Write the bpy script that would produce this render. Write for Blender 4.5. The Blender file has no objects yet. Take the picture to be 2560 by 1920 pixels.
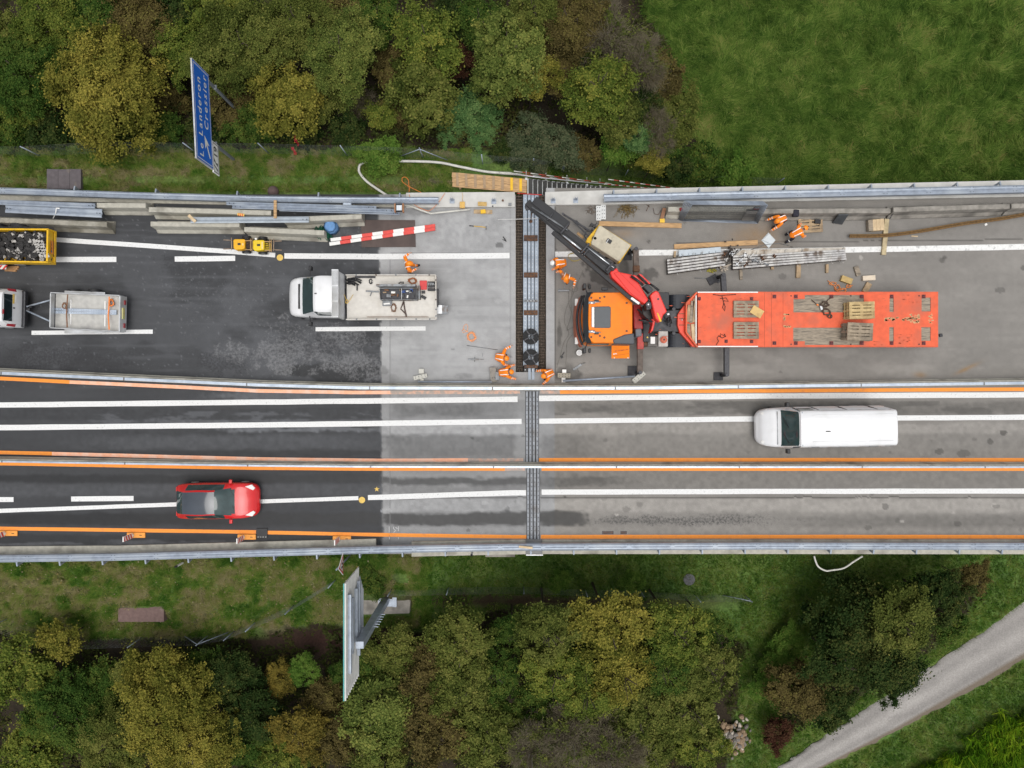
import bpy, bmesh, math, random
import numpy as np
from mathutils import Vector, Matrix
random.seed(7)
R = math.radians
SC = bpy.context.scene
COL = SC.collection
# ------------------------------------------------------------------ camera
H = 35.5                      # metres above the road
cam_d = bpy.data.cameras.new('camera'); cam = bpy.data.objects.new('camera', cam_d); COL.objects.link(cam)
cam.location = (0, 0, H); cam.rotation_euler = (0, 0, 0)
cam_d.sensor_width = 36; cam_d.lens = 36*0.6934; cam_d.clip_start = 0.5; cam_d.clip_end = 2000
SC.camera = cam
# ------------------------------------------------------------------ sky, sun, exposure
SUN_EL, SUN_AZ = R(79), R(160)      # azimuth measured clockwise from +y
w = bpy.data.worlds.new('World'); SC.world = w; w.use_nodes = True
nt = w.node_tree; nt.nodes.clear()
sky = nt.nodes.new('ShaderNodeTexSky'); sky.sky_type = 'NISHITA'; sky.sun_disc = False
sky.sun_elevation = SUN_EL; sky.sun_rotation = SUN_AZ; sky.dust_density = 3.0; sky.air_density = 1.0; sky.ozone_density = 1.0
hs = nt.nodes.new('ShaderNodeHueSaturation'); hs.inputs['Saturation'].default_value = 0.18   # overcast: grey sky
bg = nt.nodes.new('ShaderNodeBackground'); bg.inputs['Strength'].default_value = 0.14
wo = nt.nodes.new('ShaderNodeOutputWorld')
nt.links.new(sky.outputs[0], hs.inputs['Color']); nt.links.new(hs.outputs[0], bg.inputs['Color']); nt.links.new(bg.outputs[0], wo.inputs['Surface'])
sd = bpy.data.lights.new('sun', 'SUN'); sd.energy = 1.25; sd.angle = R(42); sd.color = (1.0, 0.97, 0.92)
so = bpy.data.objects.new('sun', sd); COL.objects.link(so)
dsun = Vector((math.sin(SUN_AZ)*math.cos(SUN_EL), math.cos(SUN_AZ)*math.cos(SUN_EL), math.sin(SUN_EL)))
so.rotation_euler = dsun.to_track_quat('Z', 'Y').to_euler(); so.location = dsun*60
SC.view_settings.view_transform = 'Standard'; SC.view_settings.look = 'None'
SC.view_settings.exposure = 0.2; SC.view_settings.gamma = 1.0
SC.cycles.max_bounces = 6; SC.cycles.diffuse_bounces = 3; SC.cycles.transparent_max_bounces = 8
# ------------------------------------------------------------------ helpers
PX = 50.0                     # photo pixels per metre at road level
def W(p, z=0.0):
    k = (H-z)/H/PX
    return Vector(((p[0]-1280)*k, (960-p[1])*k, z))
RG = {}
for i in range(4):
    RG['T%d' % (i+1)] = (640*i, 0, 3.45625); RG['M%d' % (i+1)] = (640*i, 480, 3.45625)
    RG['S%d' % (i+1)] = (640*i, 960, 3.45625); RG['B%d' % (i+1)] = (640*i, 1440, 3.45625)
RG['C'] = (1430, 680, 6.9125); RG['D'] = (1640, 500, 4.6083); RG['E'] = (1100, 410, 3.8138); RG['F'] = (1220, 860, 11.06)
RG['N'] = (0, 0, 1.0)
def pz(r, x, y):
    a = RG[r]; return (a[0]+x/a[2], a[1]+y/a[2])
def q(r, x, y, z=0.0):
    return W(pz(r, x, y), z)
def V(x, y, z=0.0): return Vector((x, y, z))

class MB:
    def __init__(s): s.v = []; s.f = []; s.m = []; s.s = []
    def add(s, vs, fs, m=0, sm=False):
        b = len(s.v); s.v += [tuple(v) for v in vs]
        for f in fs:
            s.f.append(tuple(b+i for i in f)); s.m.append(m); s.s.append(sm)
        return s
    def box(s, c, d, rz=0.0, m=0, top=1.0):
        x, y, z = d[0]/2, d[1]/2, d[2]/2; ca, sa = math.cos(rz), math.sin(rz); vs = []
        for dz, t in ((-z, 1.0), (z, top)):
            for dx, dy in ((-x, -y), (x, -y), (x, y), (-x, y)):
                dx *= t; dy *= t
                vs.append((c[0]+dx*ca-dy*sa, c[1]+dx*sa+dy*ca, c[2]+dz))
        return s.add(vs, [(3, 2, 1, 0), (4, 5, 6, 7), (0, 1, 5, 4), (1, 2, 6, 5), (2, 3, 7, 6), (3, 0, 4, 7)], m)
    def bar(s, a, b, wd, h, m=0):
        """solid bar, a and b on the middle of its top face"""
        a = Vector(a); b = Vector(b); d = b-a; n = Vector((-d.y, d.x, 0))
        n = n.normalized()*wd/2 if n.length > 1e-6 else Vector((wd/2, 0, 0)); u = Vector((0, 0, h))
        if abs(d.z) > 0.2*d.length: u = n.cross(d).normalized()*h; u = -u if u.z < 0 else u
        vs = [a-n-u, b-n-u, b+n-u, a+n-u, a-n, b-n, b+n, a+n]
        return s.add(vs, [(3, 2, 1, 0), (4, 5, 6, 7), (0, 1, 5, 4), (1, 2, 6, 5), (2, 3, 7, 6), (3, 0, 4, 7)], m)
    def prism(s, top, zb, m=0, sc=1.0):
        """top: 3D points of the upper face; straight sides down to zb (absolute)"""
        n = len(top); top = [Vector(t) for t in top]; c = sum(top, Vector())/n
        bot = [Vector((c.x+(t.x-c.x)*sc, c.y+(t.y-c.y)*sc, zb)) for t in top]
        fs = [tuple(range(n)), tuple(range(2*n-1, n-1, -1))]+[(i, n+i, n+(i+1) % n, (i+1) % n) for i in range(n)]
        return s.add(top+bot, fs, m)
    def ring(s, a, d, r, n, r2=None, up=None):
        d = Vector(d).normalized(); x = d.cross(up or Vector((0, 0, 1)))
        if x.length < 1e-3: x = d.cross(Vector((0, 1, 0)))
        x.normalize(); y = x.cross(d)
        return [Vector(a)+x*r*math.cos(2*math.pi*i/n)+y*(r2 or r)*math.sin(2*math.pi*i/n) for i in range(n)]
    def tube(s, pts, r, n=6, m=0, cap=True, r2=None):
        pts = [Vector(p) for p in pts]; k = len(pts); vs = []
        for i, p in enumerate(pts):
            d = pts[min(i+1, k-1)]-pts[max(i-1, 0)]
            rr = r if r2 is None else r+(r2-r)*i/max(1, k-1)
            vs += s.ring(p, d, rr, n)
        fs = [(i*n+j, i*n+(j+1) % n, (i+1)*n+(j+1) % n, (i+1)*n+j) for i in range(k-1) for j in range(n)]
        if cap: fs += [tuple(range(n-1, -1, -1)), tuple((k-1)*n+j for j in range(n))]
        return s.add(vs, fs, m, True)
    def cyl(s, a, b, r, n=14, m=0, r2=None):
        a = Vector(a); b = Vector(b); r2 = r if r2 is None else r2
        vs = s.ring(a, b-a, r, n)+s.ring(b, b-a, r2, n)
        s.add(vs, [(j, (j+1) % n, n+(j+1) % n, n+j) for j in range(n)], m, True)
        k = len(s.v)-2*n
        for f in (tuple(range(n-1, -1, -1)), tuple(n+j for j in range(n))):
            s.f.append(tuple(k+i for i in f)); s.m.append(m); s.s.append(False)
        return s
    def sweep(s, prof, path, m=0, cap=True):
        """prof: closed list of (offset to the left of the path, z); path: points, z added"""
        path = [Vector(p) for p in path]; n = len(prof); k = len(path); vs = []
        for i, p in enumerate(path):
            d = path[min(i+1, k-1)]-path[max(i-1, 0)]; d.z = 0; d.normalize(); l = Vector((-d.y, d.x, 0))
            vs += [p+l*o+Vector((0, 0, z)) for o, z in prof]
        fs = [(i*n+j, i*n+(j+1) % n, (i+1)*n+(j+1) % n, (i+1)*n+j) for i in range(k-1) for j in range(n)]
        if cap: fs += [tuple(range(n-1, -1, -1)), tuple((k-1)*n+j for j in range(n))]
        return s.add(vs, fs, m)
    def ball(s, c, r, m=0, nu=10, nv=6, half=False):
        r = (r, r, r) if not isinstance(r, (tuple, list)) else r; vs = []; fs = []
        lo = 0 if half else -math.pi/2
        for j in range(nv+1):
            t = lo+(math.pi/2-lo)*j/nv
            for i in range(nu):
                a = 2*math.pi*i/nu
                vs.append((c[0]+r[0]*math.cos(t)*math.cos(a), c[1]+r[1]*math.cos(t)*math.sin(a), c[2]+r[2]*math.sin(t)))
        fs = [(j*nu+i, j*nu+(i+1) % nu, (j+1)*nu+(i+1) % nu, (j+1)*nu+i) for j in range(nv) for i in range(nu)]
        return s.add(vs, fs, m, True)
    def quad(s, a, b, c, d, m=0): return s.add([a, b, c, d], [(0, 1, 2, 3)], m)
    def build(s, name, mats, parent=None, bevel=0.0, origin=None, norm=True):
        me = bpy.data.meshes.new(name)
        if parent is not None: o0 = wloc(parent)
        elif origin is not None: o0 = Vector(origin)
        else:
            a = np.array(s.v); o0 = Vector(((a[:, 0].min()+a[:, 0].max())/2, (a[:, 1].min()+a[:, 1].max())/2, a[:, 2].min()))
        me.from_pydata([(v[0]-o0.x, v[1]-o0.y, v[2]-o0.z) for v in s.v], [], s.f)
        for x in (mats if isinstance(mats, (list, tuple)) else [mats]): me.materials.append(x)
        me.polygons.foreach_set('material_index', s.m); me.polygons.foreach_set('use_smooth', s.s)
        if norm:
            bm = bmesh.new(); bm.from_mesh(me); bmesh.ops.recalc_face_normals(bm, faces=bm.faces); bm.to_mesh(me); bm.free()
        o = bpy.data.objects.new(name, me); COL.objects.link(o)
        if parent is not None: o.parent = parent
        else: o.location = o0
        if bevel:
            md = o.modifiers.new('bevel', 'BEVEL'); md.width = bevel; md.segments = 2; md.limit_method = 'ANGLE'; md.angle_limit = R(35)
        return o
def wloc(o):
    v = Vector()
    while o is not None: v += o.location; o = o.parent
    return v
def tag(o, label=None, cat=None, group=None, kind=None):
    if label: o['label'] = label
    if cat: o['category'] = cat
    if group: o['group'] = group
    if kind: o['kind'] = kind
    return o
def thing(name, label, cat, loc, group=None, rz=0.0):
    o = bpy.data.objects.new(name, None); COL.objects.link(o); o.empty_display_size = 0.3
    o.location = loc; o.rotation_euler.z = rz
    return tag(o, label, cat, group)
def copy_tree(o, parent=None):
    c = o.copy(); COL.objects.link(c)
    if parent is not None: c.parent = parent
    for ch in [x for x in SC.objects if x.parent == o]: copy_tree(ch, c)
    return c
def struct(name, mb, m, **k): return tag(mb.build(name, m, **k), kind='structure')
# ------------------------------------------------------------------ materials
MATS = {}
def mat(name, col, rough=0.6, metal=0.0, var=0.12, vs=7.0, col2=None, c2s=1.2, c2lo=0.5, c2hi=0.65, bump=0.0, bs=40.0, spec=0.4, stretch=None, coat=0.0):
    if name in MATS: return MATS[name]
    m = bpy.data.materials.new(name); m.use_nodes = True; t = m.node_tree; N = t.nodes; L = t.links
    b = N['Principled BSDF']; b.inputs['Roughness'].default_value = rough; b.inputs['Metallic'].default_value = metal
    b.inputs['Specular IOR Level'].default_value = spec; b.inputs['Coat Weight'].default_value = coat
    tc = N.new('ShaderNodeTexCoord'); src = tc.outputs['Object']
    if stretch:
        mp = N.new('ShaderNodeMapping'); mp.inputs['Scale'].default_value = stretch; L.new(src, mp.inputs['Vector']); src = mp.outputs[0]
    def noise(sc, det=4.0):
        n = N.new('ShaderNodeTexNoise'); n.inputs['Scale'].default_value = sc; n.inputs['Detail'].default_value = det
        L.new(src, n.inputs['Vector']); return n
    def mix(f, a, c):
        x = N.new('ShaderNodeMix'); x.data_type = 'RGBA'; L.new(f, x.inputs[0])
        for i, v in ((6, a), (7, c)):
            if isinstance(v, (tuple, list)): x.inputs[i].default_value = (*v[:3], 1)
            else: L.new(v, x.inputs[i])
        return x.outputs[2]
    n1 = noise(vs); mr = N.new('ShaderNodeMapRange'); mr.inputs[1].default_value = 0.3; mr.inputs[2].default_value = 0.7; L.new(n1.outputs['Fac'], mr.inputs[0])
    out = mix(mr.outputs[0], tuple(c*(1-var) for c in col), tuple(min(1, c*(1+var)) for c in col))
    if col2:
        n2 = noise(c2s, 6.0); m2 = N.new('ShaderNodeMapRange'); m2.inputs[1].default_value = c2lo; m2.inputs[2].default_value = c2hi
        L.new(n2.outputs['Fac'], m2.inputs[0]); out = mix(m2.outputs[0], out, col2)
    L.new(out, b.inputs['Base Color'])
    if bump:
        n3 = noise(bs); bp = N.new('ShaderNodeBump'); bp.inputs['Strength'].default_value = bump; bp.inputs['Distance'].default_value = 0.02
        L.new(n3.outputs['Fac'], bp.inputs['Height']); L.new(bp.outputs[0], b.inputs['Normal'])
    MATS[name] = m; return m
M_ = mat
galv = M_('galvanised_steel', (.30, .34, .40), .42, .35, .14, 5, (.38, .42, .47), .8)
galv_new = M_('bright_galvanised_steel', (.46, .52, .60), .35, .3, .10, 8, (.36, .42, .50), 2)
steel_dark = M_('dark_steel', (.05, .05, .055), .45, .5, .25, 9)
steel_grey = M_('worn_grey_steel', (.20, .21, .22), .5, .5, .3, 6, (.12, .09, .07), 2.5)
rust = M_('rusty_steel', (.13, .065, .035), .8, .1, .35, 8, (.07, .045, .035), 3, bump=.3)
rust_brown = M_('brown_rust_beam', (.15, .085, .03), .8, 0, .35, 10)
conc = M_('precast_concrete', (.42, .40, .34), .85, 0, .14, 5, (.24, .225, .19), 1.1, .52, .7, bump=.25)
conc_new = M_('fresh_concrete', (.55, .54, .51), .85, 0, .08, 3, (.42, .41, .38), .9, .5, .75, bump=.15)
conc_old = M_('weathered_concrete', (.27, .25, .22), .9, 0, .2, 4, (.13, .12, .105), 1.2, .48, .7, bump=.3)
wood = M_('fresh_timber', (.47, .30, .15), .75, 0, .25, 4, (.32, .20, .10), 2.5, stretch=(1, 6, 6))
wood_pale = M_('pale_timber', (.58, .44, .27), .75, 0, .18, 6)
wood_old = M_('grey_weathered_wood', (.30, .25, .19), .85, 0, .3, 5, (.17, .145, .115), 2, stretch=(1, 7, 7))
wood_tan = M_('pallet_wood', (.40, .29, .175), .8, 0, .28, 6, (.26, .19, .12), 2.2)
white_paint = M_('white_vehicle_paint', (.74, .74, .745), .28, 0, .02, 3, (.66, .66, .655), 1.6, .55, .75, spec=.5, coat=.3)
white_pl = M_('white_coating', (.78, .78, .76), .5, 0, .06, 6)
black_pl = M_('black_plastic', (.018, .018, .02), .45, 0, .3, 8)
rubber = M_('black_rubber', (.02, .02, .021), .6, 0, .3, 12)
glass_dk = M_('tinted_glass', (.015, .025, .028), .06, 0, .2, 3, spec=.8)
glass_lt = M_('windscreen_glass', (.03, .055, .055), .05, 0, .25, 2.5, spec=.9)
or_cab = M_('orange_cab_paint', (.88, .225, .012), .5, 0, .06, 3, (.78, .20, .02), 1.4, .52, .75, spec=.25)
or_bed = M_('red_orange_deck_paint', (.72, .115, .045), .6, 0, .13, 3, (.50, .12, .065), 1.1, .47, .72, bump=.1)
red_cr = M_('red_crane_paint', (.72, .03, .02), .35, 0, .06, 3, coat=.2)
red_car = M_('red_car_paint', (.62, .018, .02), .22, 0, .03, 3, coat=.5)
yellow = M_('yellow_machine_paint', (.75, .44, .012), .45, 0, .1, 6, (.45, .27, .03), 3, .58, .75)
orange = M_('orange_plastic', (.86, .28, .03), .5, 0, .1, 8)
hiviz = M_('orange_work_clothing', (1.0, .24, .012), .8, 0, .12, 14)
reflect = M_('reflective_tape', (.85, .84, .80), .5, 0, .05, 10)
navy = M_('dark_navy_cloth', (.022, .022, .032), .85, 0, .3, 14)
skin = M_('skin', (.52, .30, .21), .6, 0, .06, 10)
helm_or = M_('orange_helmet_plastic', (1.0, .27, .015), .35, 0, .04, 4)
helm_wh = M_('white_helmet_plastic', (.82, .82, .80), .35, 0, .04, 4)
sign_red = M_('sign_red', (.62, .035, .03), .5, 0, .08, 5)
sign_wh = M_('sign_white', (.78, .77, .74), .45, 0, .05, 5)
sign_blue = M_('sign_blue', (.016, .135, .60), .4, 0, .05, 3)
cable_o = M_('orange_cable', (.80, .24, .05), .6, 0, .1, 8)
cable_g = M_('grey_cable', (.16, .15, .13), .7, 0, .1, 8)
hose_w = M_('pale_hose', (.55, .54, .49), .6, 0, .12, 4)
strap_br = M_('brown_strap', (.20, .10, .055), .8, 0, .2, 8)
alu = M_('aluminium', (.56, .57, .58), .4, .4, .1, 6, (.42, .42, .41), 1.5)
bedplate = M_('dirty_white_bed', (.62, .59, .54), .6, 0, .07, 5, (.48, .44, .38), 1.0, .5, .75)
beige = M_('beige_hood', (.52, .47, .36), .6, 0, .08, 4, (.33, .29, .22), 3, .56, .75)
# ------------------------------------------------------------------ numpy noise
def vnoise(x, y, seed=0):
    xi = np.floor(x).astype(np.int64); yi = np.floor(y).astype(np.int64); fx = x-xi; fy = y-yi
    fx = fx*fx*(3-2*fx); fy = fy*fy*(3-2*fy)
    def h(a, b):
        n = (a*374761393+b*668265263+seed*1442695041) & 0xffffffff
        n = ((n ^ (n >> 13))*1274126177) & 0xffffffff
        return ((n ^ (n >> 16)) & 0xffff)/65535.0
    return (h(xi, yi)*(1-fx)+h(xi+1, yi)*fx)*(1-fy)+(h(xi, yi+1)*(1-fx)+h(xi+1, yi+1)*fx)*fy
def fbm(x, y, seed=0, o=4):
    s = 0; a = 0.5; t = 0
    for i in range(o):
        s = s+a*vnoise(x*2**i, y*2**i, seed+i*17); t += a; a *= 0.5
    return s/t
def ss(a, b, x):
    t = np.clip((x-a)/(b-a), 0, 1); return t*t*(3-2*t)
def npmesh(name, v, f, attrs=None, m=None, smooth=False):
    """big mesh from arrays; f is (n,3) or (n,4)"""
    me = bpy.data.meshes.new(name); k = f.shape[1]
    me.vertices.add(len(v)); me.vertices.foreach_set('co', np.ascontiguousarray(v, dtype=np.float32).ravel())
    me.loops.add(f.size); me.loops.foreach_set('vertex_index', np.ascontiguousarray(f, dtype=np.int32).ravel())
    me.polygons.add(len(f)); me.polygons.foreach_set('loop_start', np.arange(0, f.size, k, dtype=np.int32))
    if smooth: me.polygons.foreach_set('use_smooth', np.ones(len(f), dtype=bool))
    me.update(calc_edges=True)
    for n, (ty, dom, arr) in (attrs or {}).items():
        a = me.attributes.new(n, ty, dom)
        a.data.foreach_set('color' if 'COLOR' in ty else 'value', np.ascontiguousarray(arr, dtype=np.float32).ravel())
    if m: me.materials.append(m)
    return me
def link_mesh(name, me, parent=None, loc=(0, 0, 0)):
    o = bpy.data.objects.new(name, me); COL.objects.link(o); o.location = loc
    if parent is not None: o.parent = parent
    return o
def text_into(mb, s, size, ox, ux, uy, m=0, bold=0.0):
    """lay text s into mb: ox origin, ux / uy unit vectors of the writing; letter height about 0.7*size"""
    cu = bpy.data.curves.new('t', 'FONT'); cu.body = s; cu.size = size; cu.offset = bold; cu.resolution_u = 3
    o = bpy.data.objects.new('t', cu); COL.objects.link(o)
    dg = bpy.context.evaluated_depsgraph_get(); me = bpy.data.meshes.new_from_object(o.evaluated_get(dg))
    ox = Vector(ox); ux = Vector(ux); uy = Vector(uy)
    mb.add([ox+ux*v.co.x+uy*v.co.y for v in me.vertices], [tuple(p.vertices) for p in me.polygons], m)
    wd = max(v.co.x for v in me.vertices)
    bpy.data.objects.remove(o); bpy.data.curves.remove(cu); bpy.data.meshes.remove(me)
    return wd
# ================================================================== terrain
def gz(px, py):
    px = np.asarray(px, float); py = np.asarray(py, float)
    tn = (470-py)/PX; ts = (py-1385)/PX
    en = ss(1230, 1560, px); es = ss(1000, 1380, px)
    zn = -0.35-2.4*ss(1.2, 5.5, tn)-1.0*ss(5, 12, tn); zs = -0.35-2.3*ss(0.2, 4.2, ts)-1.2*ss(4.5, 11, ts)
    zl = np.where(py < 900, zn, zs); e = np.where(py < 900, en, es)
    return zl*(1-e)-6.0*e
def gzw(x, y):
    z = -3.0
    for _ in range(6):
        k = H/(H-z)*PX; z = float(gz(x*k+1280, 960-y*k))
    return z
def axis(lo, hi, st, far):
    a = list(np.arange(lo, hi+1, st)); g = st; l = lo; h = hi; pre = []; post = []
    while h < far:
        g *= 1.7; l -= g; h += g; pre.insert(0, l); post.append(h)
    return np.array(pre+a+post)
def in_forest(X, Y):
    n = (fbm(X/60, Y/60, 5)-.5)*90
    a = (Y < 372+n*.3) & (X < 1650+(Y-100)*.38+n)
    lim = np.interp(X, [0, 160, 620, 800, 1060, 1250, 1700, 1830], [1575, 1600, 1590, 1560, 1575, 1525, 1525, 1600])
    b = (Y > lim+n*.25) & (X < 1850+(1700-Y)*.12+n*.5)
    c = ((X-2215)/250+(Y-1640)/-330*.0)**2+((Y-(1640-(X-2170)*.66))/95)**2 < 1+n*.008
    return a, b, c
def path_edges(t):
    xl = np.interp(t, [0, 1, 2, 3, 4], [1700, 1948, 2128, 2354, 2760]); yl = np.interp(t, [0, 1, 2, 3, 4], [2080, 1917, 1796, 1648, 1372])
    xr = np.interp(t, [0, 1, 2, 3, 4], [1820, 2060, 2256, 2456, 2800]); yr = np.interp(t, [0, 1, 2, 3, 4], [2055, 1919, 1822, 1709, 1510])
    return xl, yl, xr, yr
def path_dist(X, Y):
    """signed px distance to the path's centre line, along its normal"""
    ax, ay, bx, by = 2000., 1918., 2560., 1572.
    d = np.hypot(bx-ax, by-ay); return ((X-ax)*(by-ay)-(Y-ay)*(bx-ax))/d
gx = axis(-260, 2820, 14, 16000); gy = axis(-260, 2180, 14, 16000)
GX, GY = np.meshgrid(gx, gy); GZ = gz(GX, GY)+(fbm(GX/45, GY/45, 3)-.5)*.25
GZ = np.where((GY > 455) & (GY < 1400) & (GX < 1400), np.minimum(GZ, -.45), GZ)
K = (H-GZ)/H/PX
vv = np.stack([(GX-1280)*K, (960-GY)*K, GZ], -1).reshape(-1, 3)
ny, nx = GX.shape; idx = np.arange(ny*nx).reshape(ny, nx)
ff = np.stack([idx[:-1, :-1], idx[1:, :-1], idx[1:, 1:], idx[:-1, 1:]], -1).reshape(-1, 4)
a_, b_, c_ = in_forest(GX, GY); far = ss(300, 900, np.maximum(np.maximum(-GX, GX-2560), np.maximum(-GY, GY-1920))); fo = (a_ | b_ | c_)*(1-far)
n1 = (fbm(GX/70, GY/70, 11)*(1-far)+.5*far)[..., None]; n2 = (fbm(GX/16, GY/16, 12)*(1-far)+.5*far)[..., None]
grass = np.array([.060, .130, .026])*(1-n1)+np.array([.12, .15, .036])*n1
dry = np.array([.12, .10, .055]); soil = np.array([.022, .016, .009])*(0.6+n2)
col = grass*(.5+n2*.9)
sv = ((GY > 1390) & (GY < 1640) & (GX < 1000)).astype(float)*ss(.42, .62, fbm(GX/40, GY/26, 21)); sv = (sv*.75)[..., None]
col = col*(1-sv)+dry*(.6+.7*n2)*sv
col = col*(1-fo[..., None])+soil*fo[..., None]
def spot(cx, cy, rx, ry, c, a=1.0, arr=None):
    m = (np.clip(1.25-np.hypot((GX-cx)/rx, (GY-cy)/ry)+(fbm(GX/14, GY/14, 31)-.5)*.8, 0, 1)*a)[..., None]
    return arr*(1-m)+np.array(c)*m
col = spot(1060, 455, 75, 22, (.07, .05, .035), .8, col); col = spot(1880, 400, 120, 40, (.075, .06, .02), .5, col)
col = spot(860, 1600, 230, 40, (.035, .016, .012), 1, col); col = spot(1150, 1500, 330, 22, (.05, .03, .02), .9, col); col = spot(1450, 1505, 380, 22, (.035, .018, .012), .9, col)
ca = np.concatenate([col, np.ones(col.shape[:2]+(1,))], -1)
def attr_mat(name, rough=.9, fine=60.0, amt=.25, wet=False, bump=.0):
    m = bpy.data.materials.new(name); m.use_nodes = True; t = m.node_tree; N = t.nodes; L = t.links; b = N['Principled BSDF']
    at = N.new('ShaderNodeAttribute'); at.attribute_name = 'Col'
    tc = N.new('ShaderNodeTexCoord'); n = N.new('ShaderNodeTexNoise'); n.inputs['Scale'].default_value = fine; n.inputs['Detail'].default_value = 3
    L.new(tc.outputs['Object'], n.inputs['Vector'])
    mr = N.new('ShaderNodeMapRange'); mr.inputs[1].default_value = .3; mr.inputs[2].default_value = .7; mr.inputs[3].default_value = 1-amt; mr.inputs[4].default_value = 1+amt
    L.new(n.outputs['Fac'], mr.inputs[0])
    mx = N.new('ShaderNodeVectorMath'); mx.operation = 'SCALE'; L.new(at.outputs['Color'], mx.inputs[0]); L.new(mr.outputs[0], mx.inputs['Scale'])
    outc = mx.outputs[0]
    if wet:     # crisp dust and damp speckle
        a2 = N.new('ShaderNodeAttribute'); a2.attribute_name = 'Dust'; sp = N.new('ShaderNodeSeparateColor'); L.new(a2.outputs['Color'], sp.inputs[0])
        for ch, sc_, cc in (('Red', 7.0, (.20, .20, .205, 1)), ('Green', 8.5, (.030, .030, .033, 1))):
            nn = N.new('ShaderNodeTexNoise'); nn.inputs['Scale'].default_value = sc_; nn.inputs['Detail'].default_value = 9; nn.inputs['Roughness'].default_value = .78; L.new(tc.outputs['Object'], nn.inputs['Vector'])
            ad = N.new('ShaderNodeMath'); ad.operation = 'MULTIPLY_ADD'; L.new(sp.outputs[ch], ad.inputs[0]); ad.inputs[1].default_value = .42; L.new(nn.outputs['Fac'], ad.inputs[2])
            m2 = N.new('ShaderNodeMapRange'); m2.inputs[1].default_value = .72; m2.inputs[2].default_value = .93; m2.inputs[4].default_value = .8; L.new(ad.outputs[0], m2.inputs[0])
            mm = N.new('ShaderNodeMix'); mm.data_type = 'RGBA'; L.new(m2.outputs[0], mm.inputs[0]); L.new(outc, mm.inputs[6]); mm.inputs[7].default_value = cc; outc = mm.outputs[2]
    L.new(outc, b.inputs['Base Color']); b.inputs['Roughness'].default_value = rough; b.inputs['Specular IOR Level'].default_value = .3
    if wet:
        r = N.new('ShaderNodeMapRange'); r.inputs[3].default_value = rough; r.inputs[4].default_value = .38; L.new(at.outputs['Alpha'], r.inputs[0]); L.new(r.outputs[0], b.inputs['Roughness'])
    if bump:
        bp = N.new('ShaderNodeBump'); bp.inputs['Strength'].default_value = bump; bp.inputs['Distance'].default_value = .01; L.new(n.outputs['Fac'], bp.inputs['Height']); L.new(bp.outputs[0], b.inputs['Normal'])
    return m
mt_ground = attr_mat('soil_and_turf', .95, 9, .35)
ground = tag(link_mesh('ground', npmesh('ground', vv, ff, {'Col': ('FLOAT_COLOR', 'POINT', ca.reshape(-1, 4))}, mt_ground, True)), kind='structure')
# country path in the corner
mt_path = M_('pale_gravel', (.40, .355, .315), .95, 0, .1, 1.2, (.30, .265, .24), .5, .45, .7, bump=.2)
T = np.linspace(0, 4, 160); xl, yl, xr, yr = path_edges(T); vs = []; fs = []; cols = []
for i in range(len(T)):
    for j in range(13):
        f = j/12; wob = (fbm(np.array([T[i]*11.]), np.array([j*3.]), 8)[0]-.5)*(14 if j in (0, 12) else 0)
        p = (xl[i]*(1-f)+xr[i]*f+wob, yl[i]*(1-f)+yr[i]*f+wob*.5); vs.append(W(p, float(gz(*p))+.17-(.14 if j in (0, 12) else 0)))
        c = .285+.045*math.cos(f*12.5)+.10*(fbm(np.array([T[i]*7.]), np.array([f*5]), 9)[0]-.5)
        cols.append((c*1.03, c*.97, c*.91, 0) if f < .88 else (.16, .13, .10, 0))
fs = [(i*13+j, (i+1)*13+j, (i+1)*13+j+1, i*13+j+1) for i in range(len(T)-1) for j in range(12)]
tag(link_mesh('path', npmesh('path', np.array([tuple(v) for v in vs]), np.array(fs), {'Col': ('FLOAT_COLOR', 'POINT', np.array(cols))}, attr_mat('pale_gravel_path', .95, 14, .15), True)), kind='structure')

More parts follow.
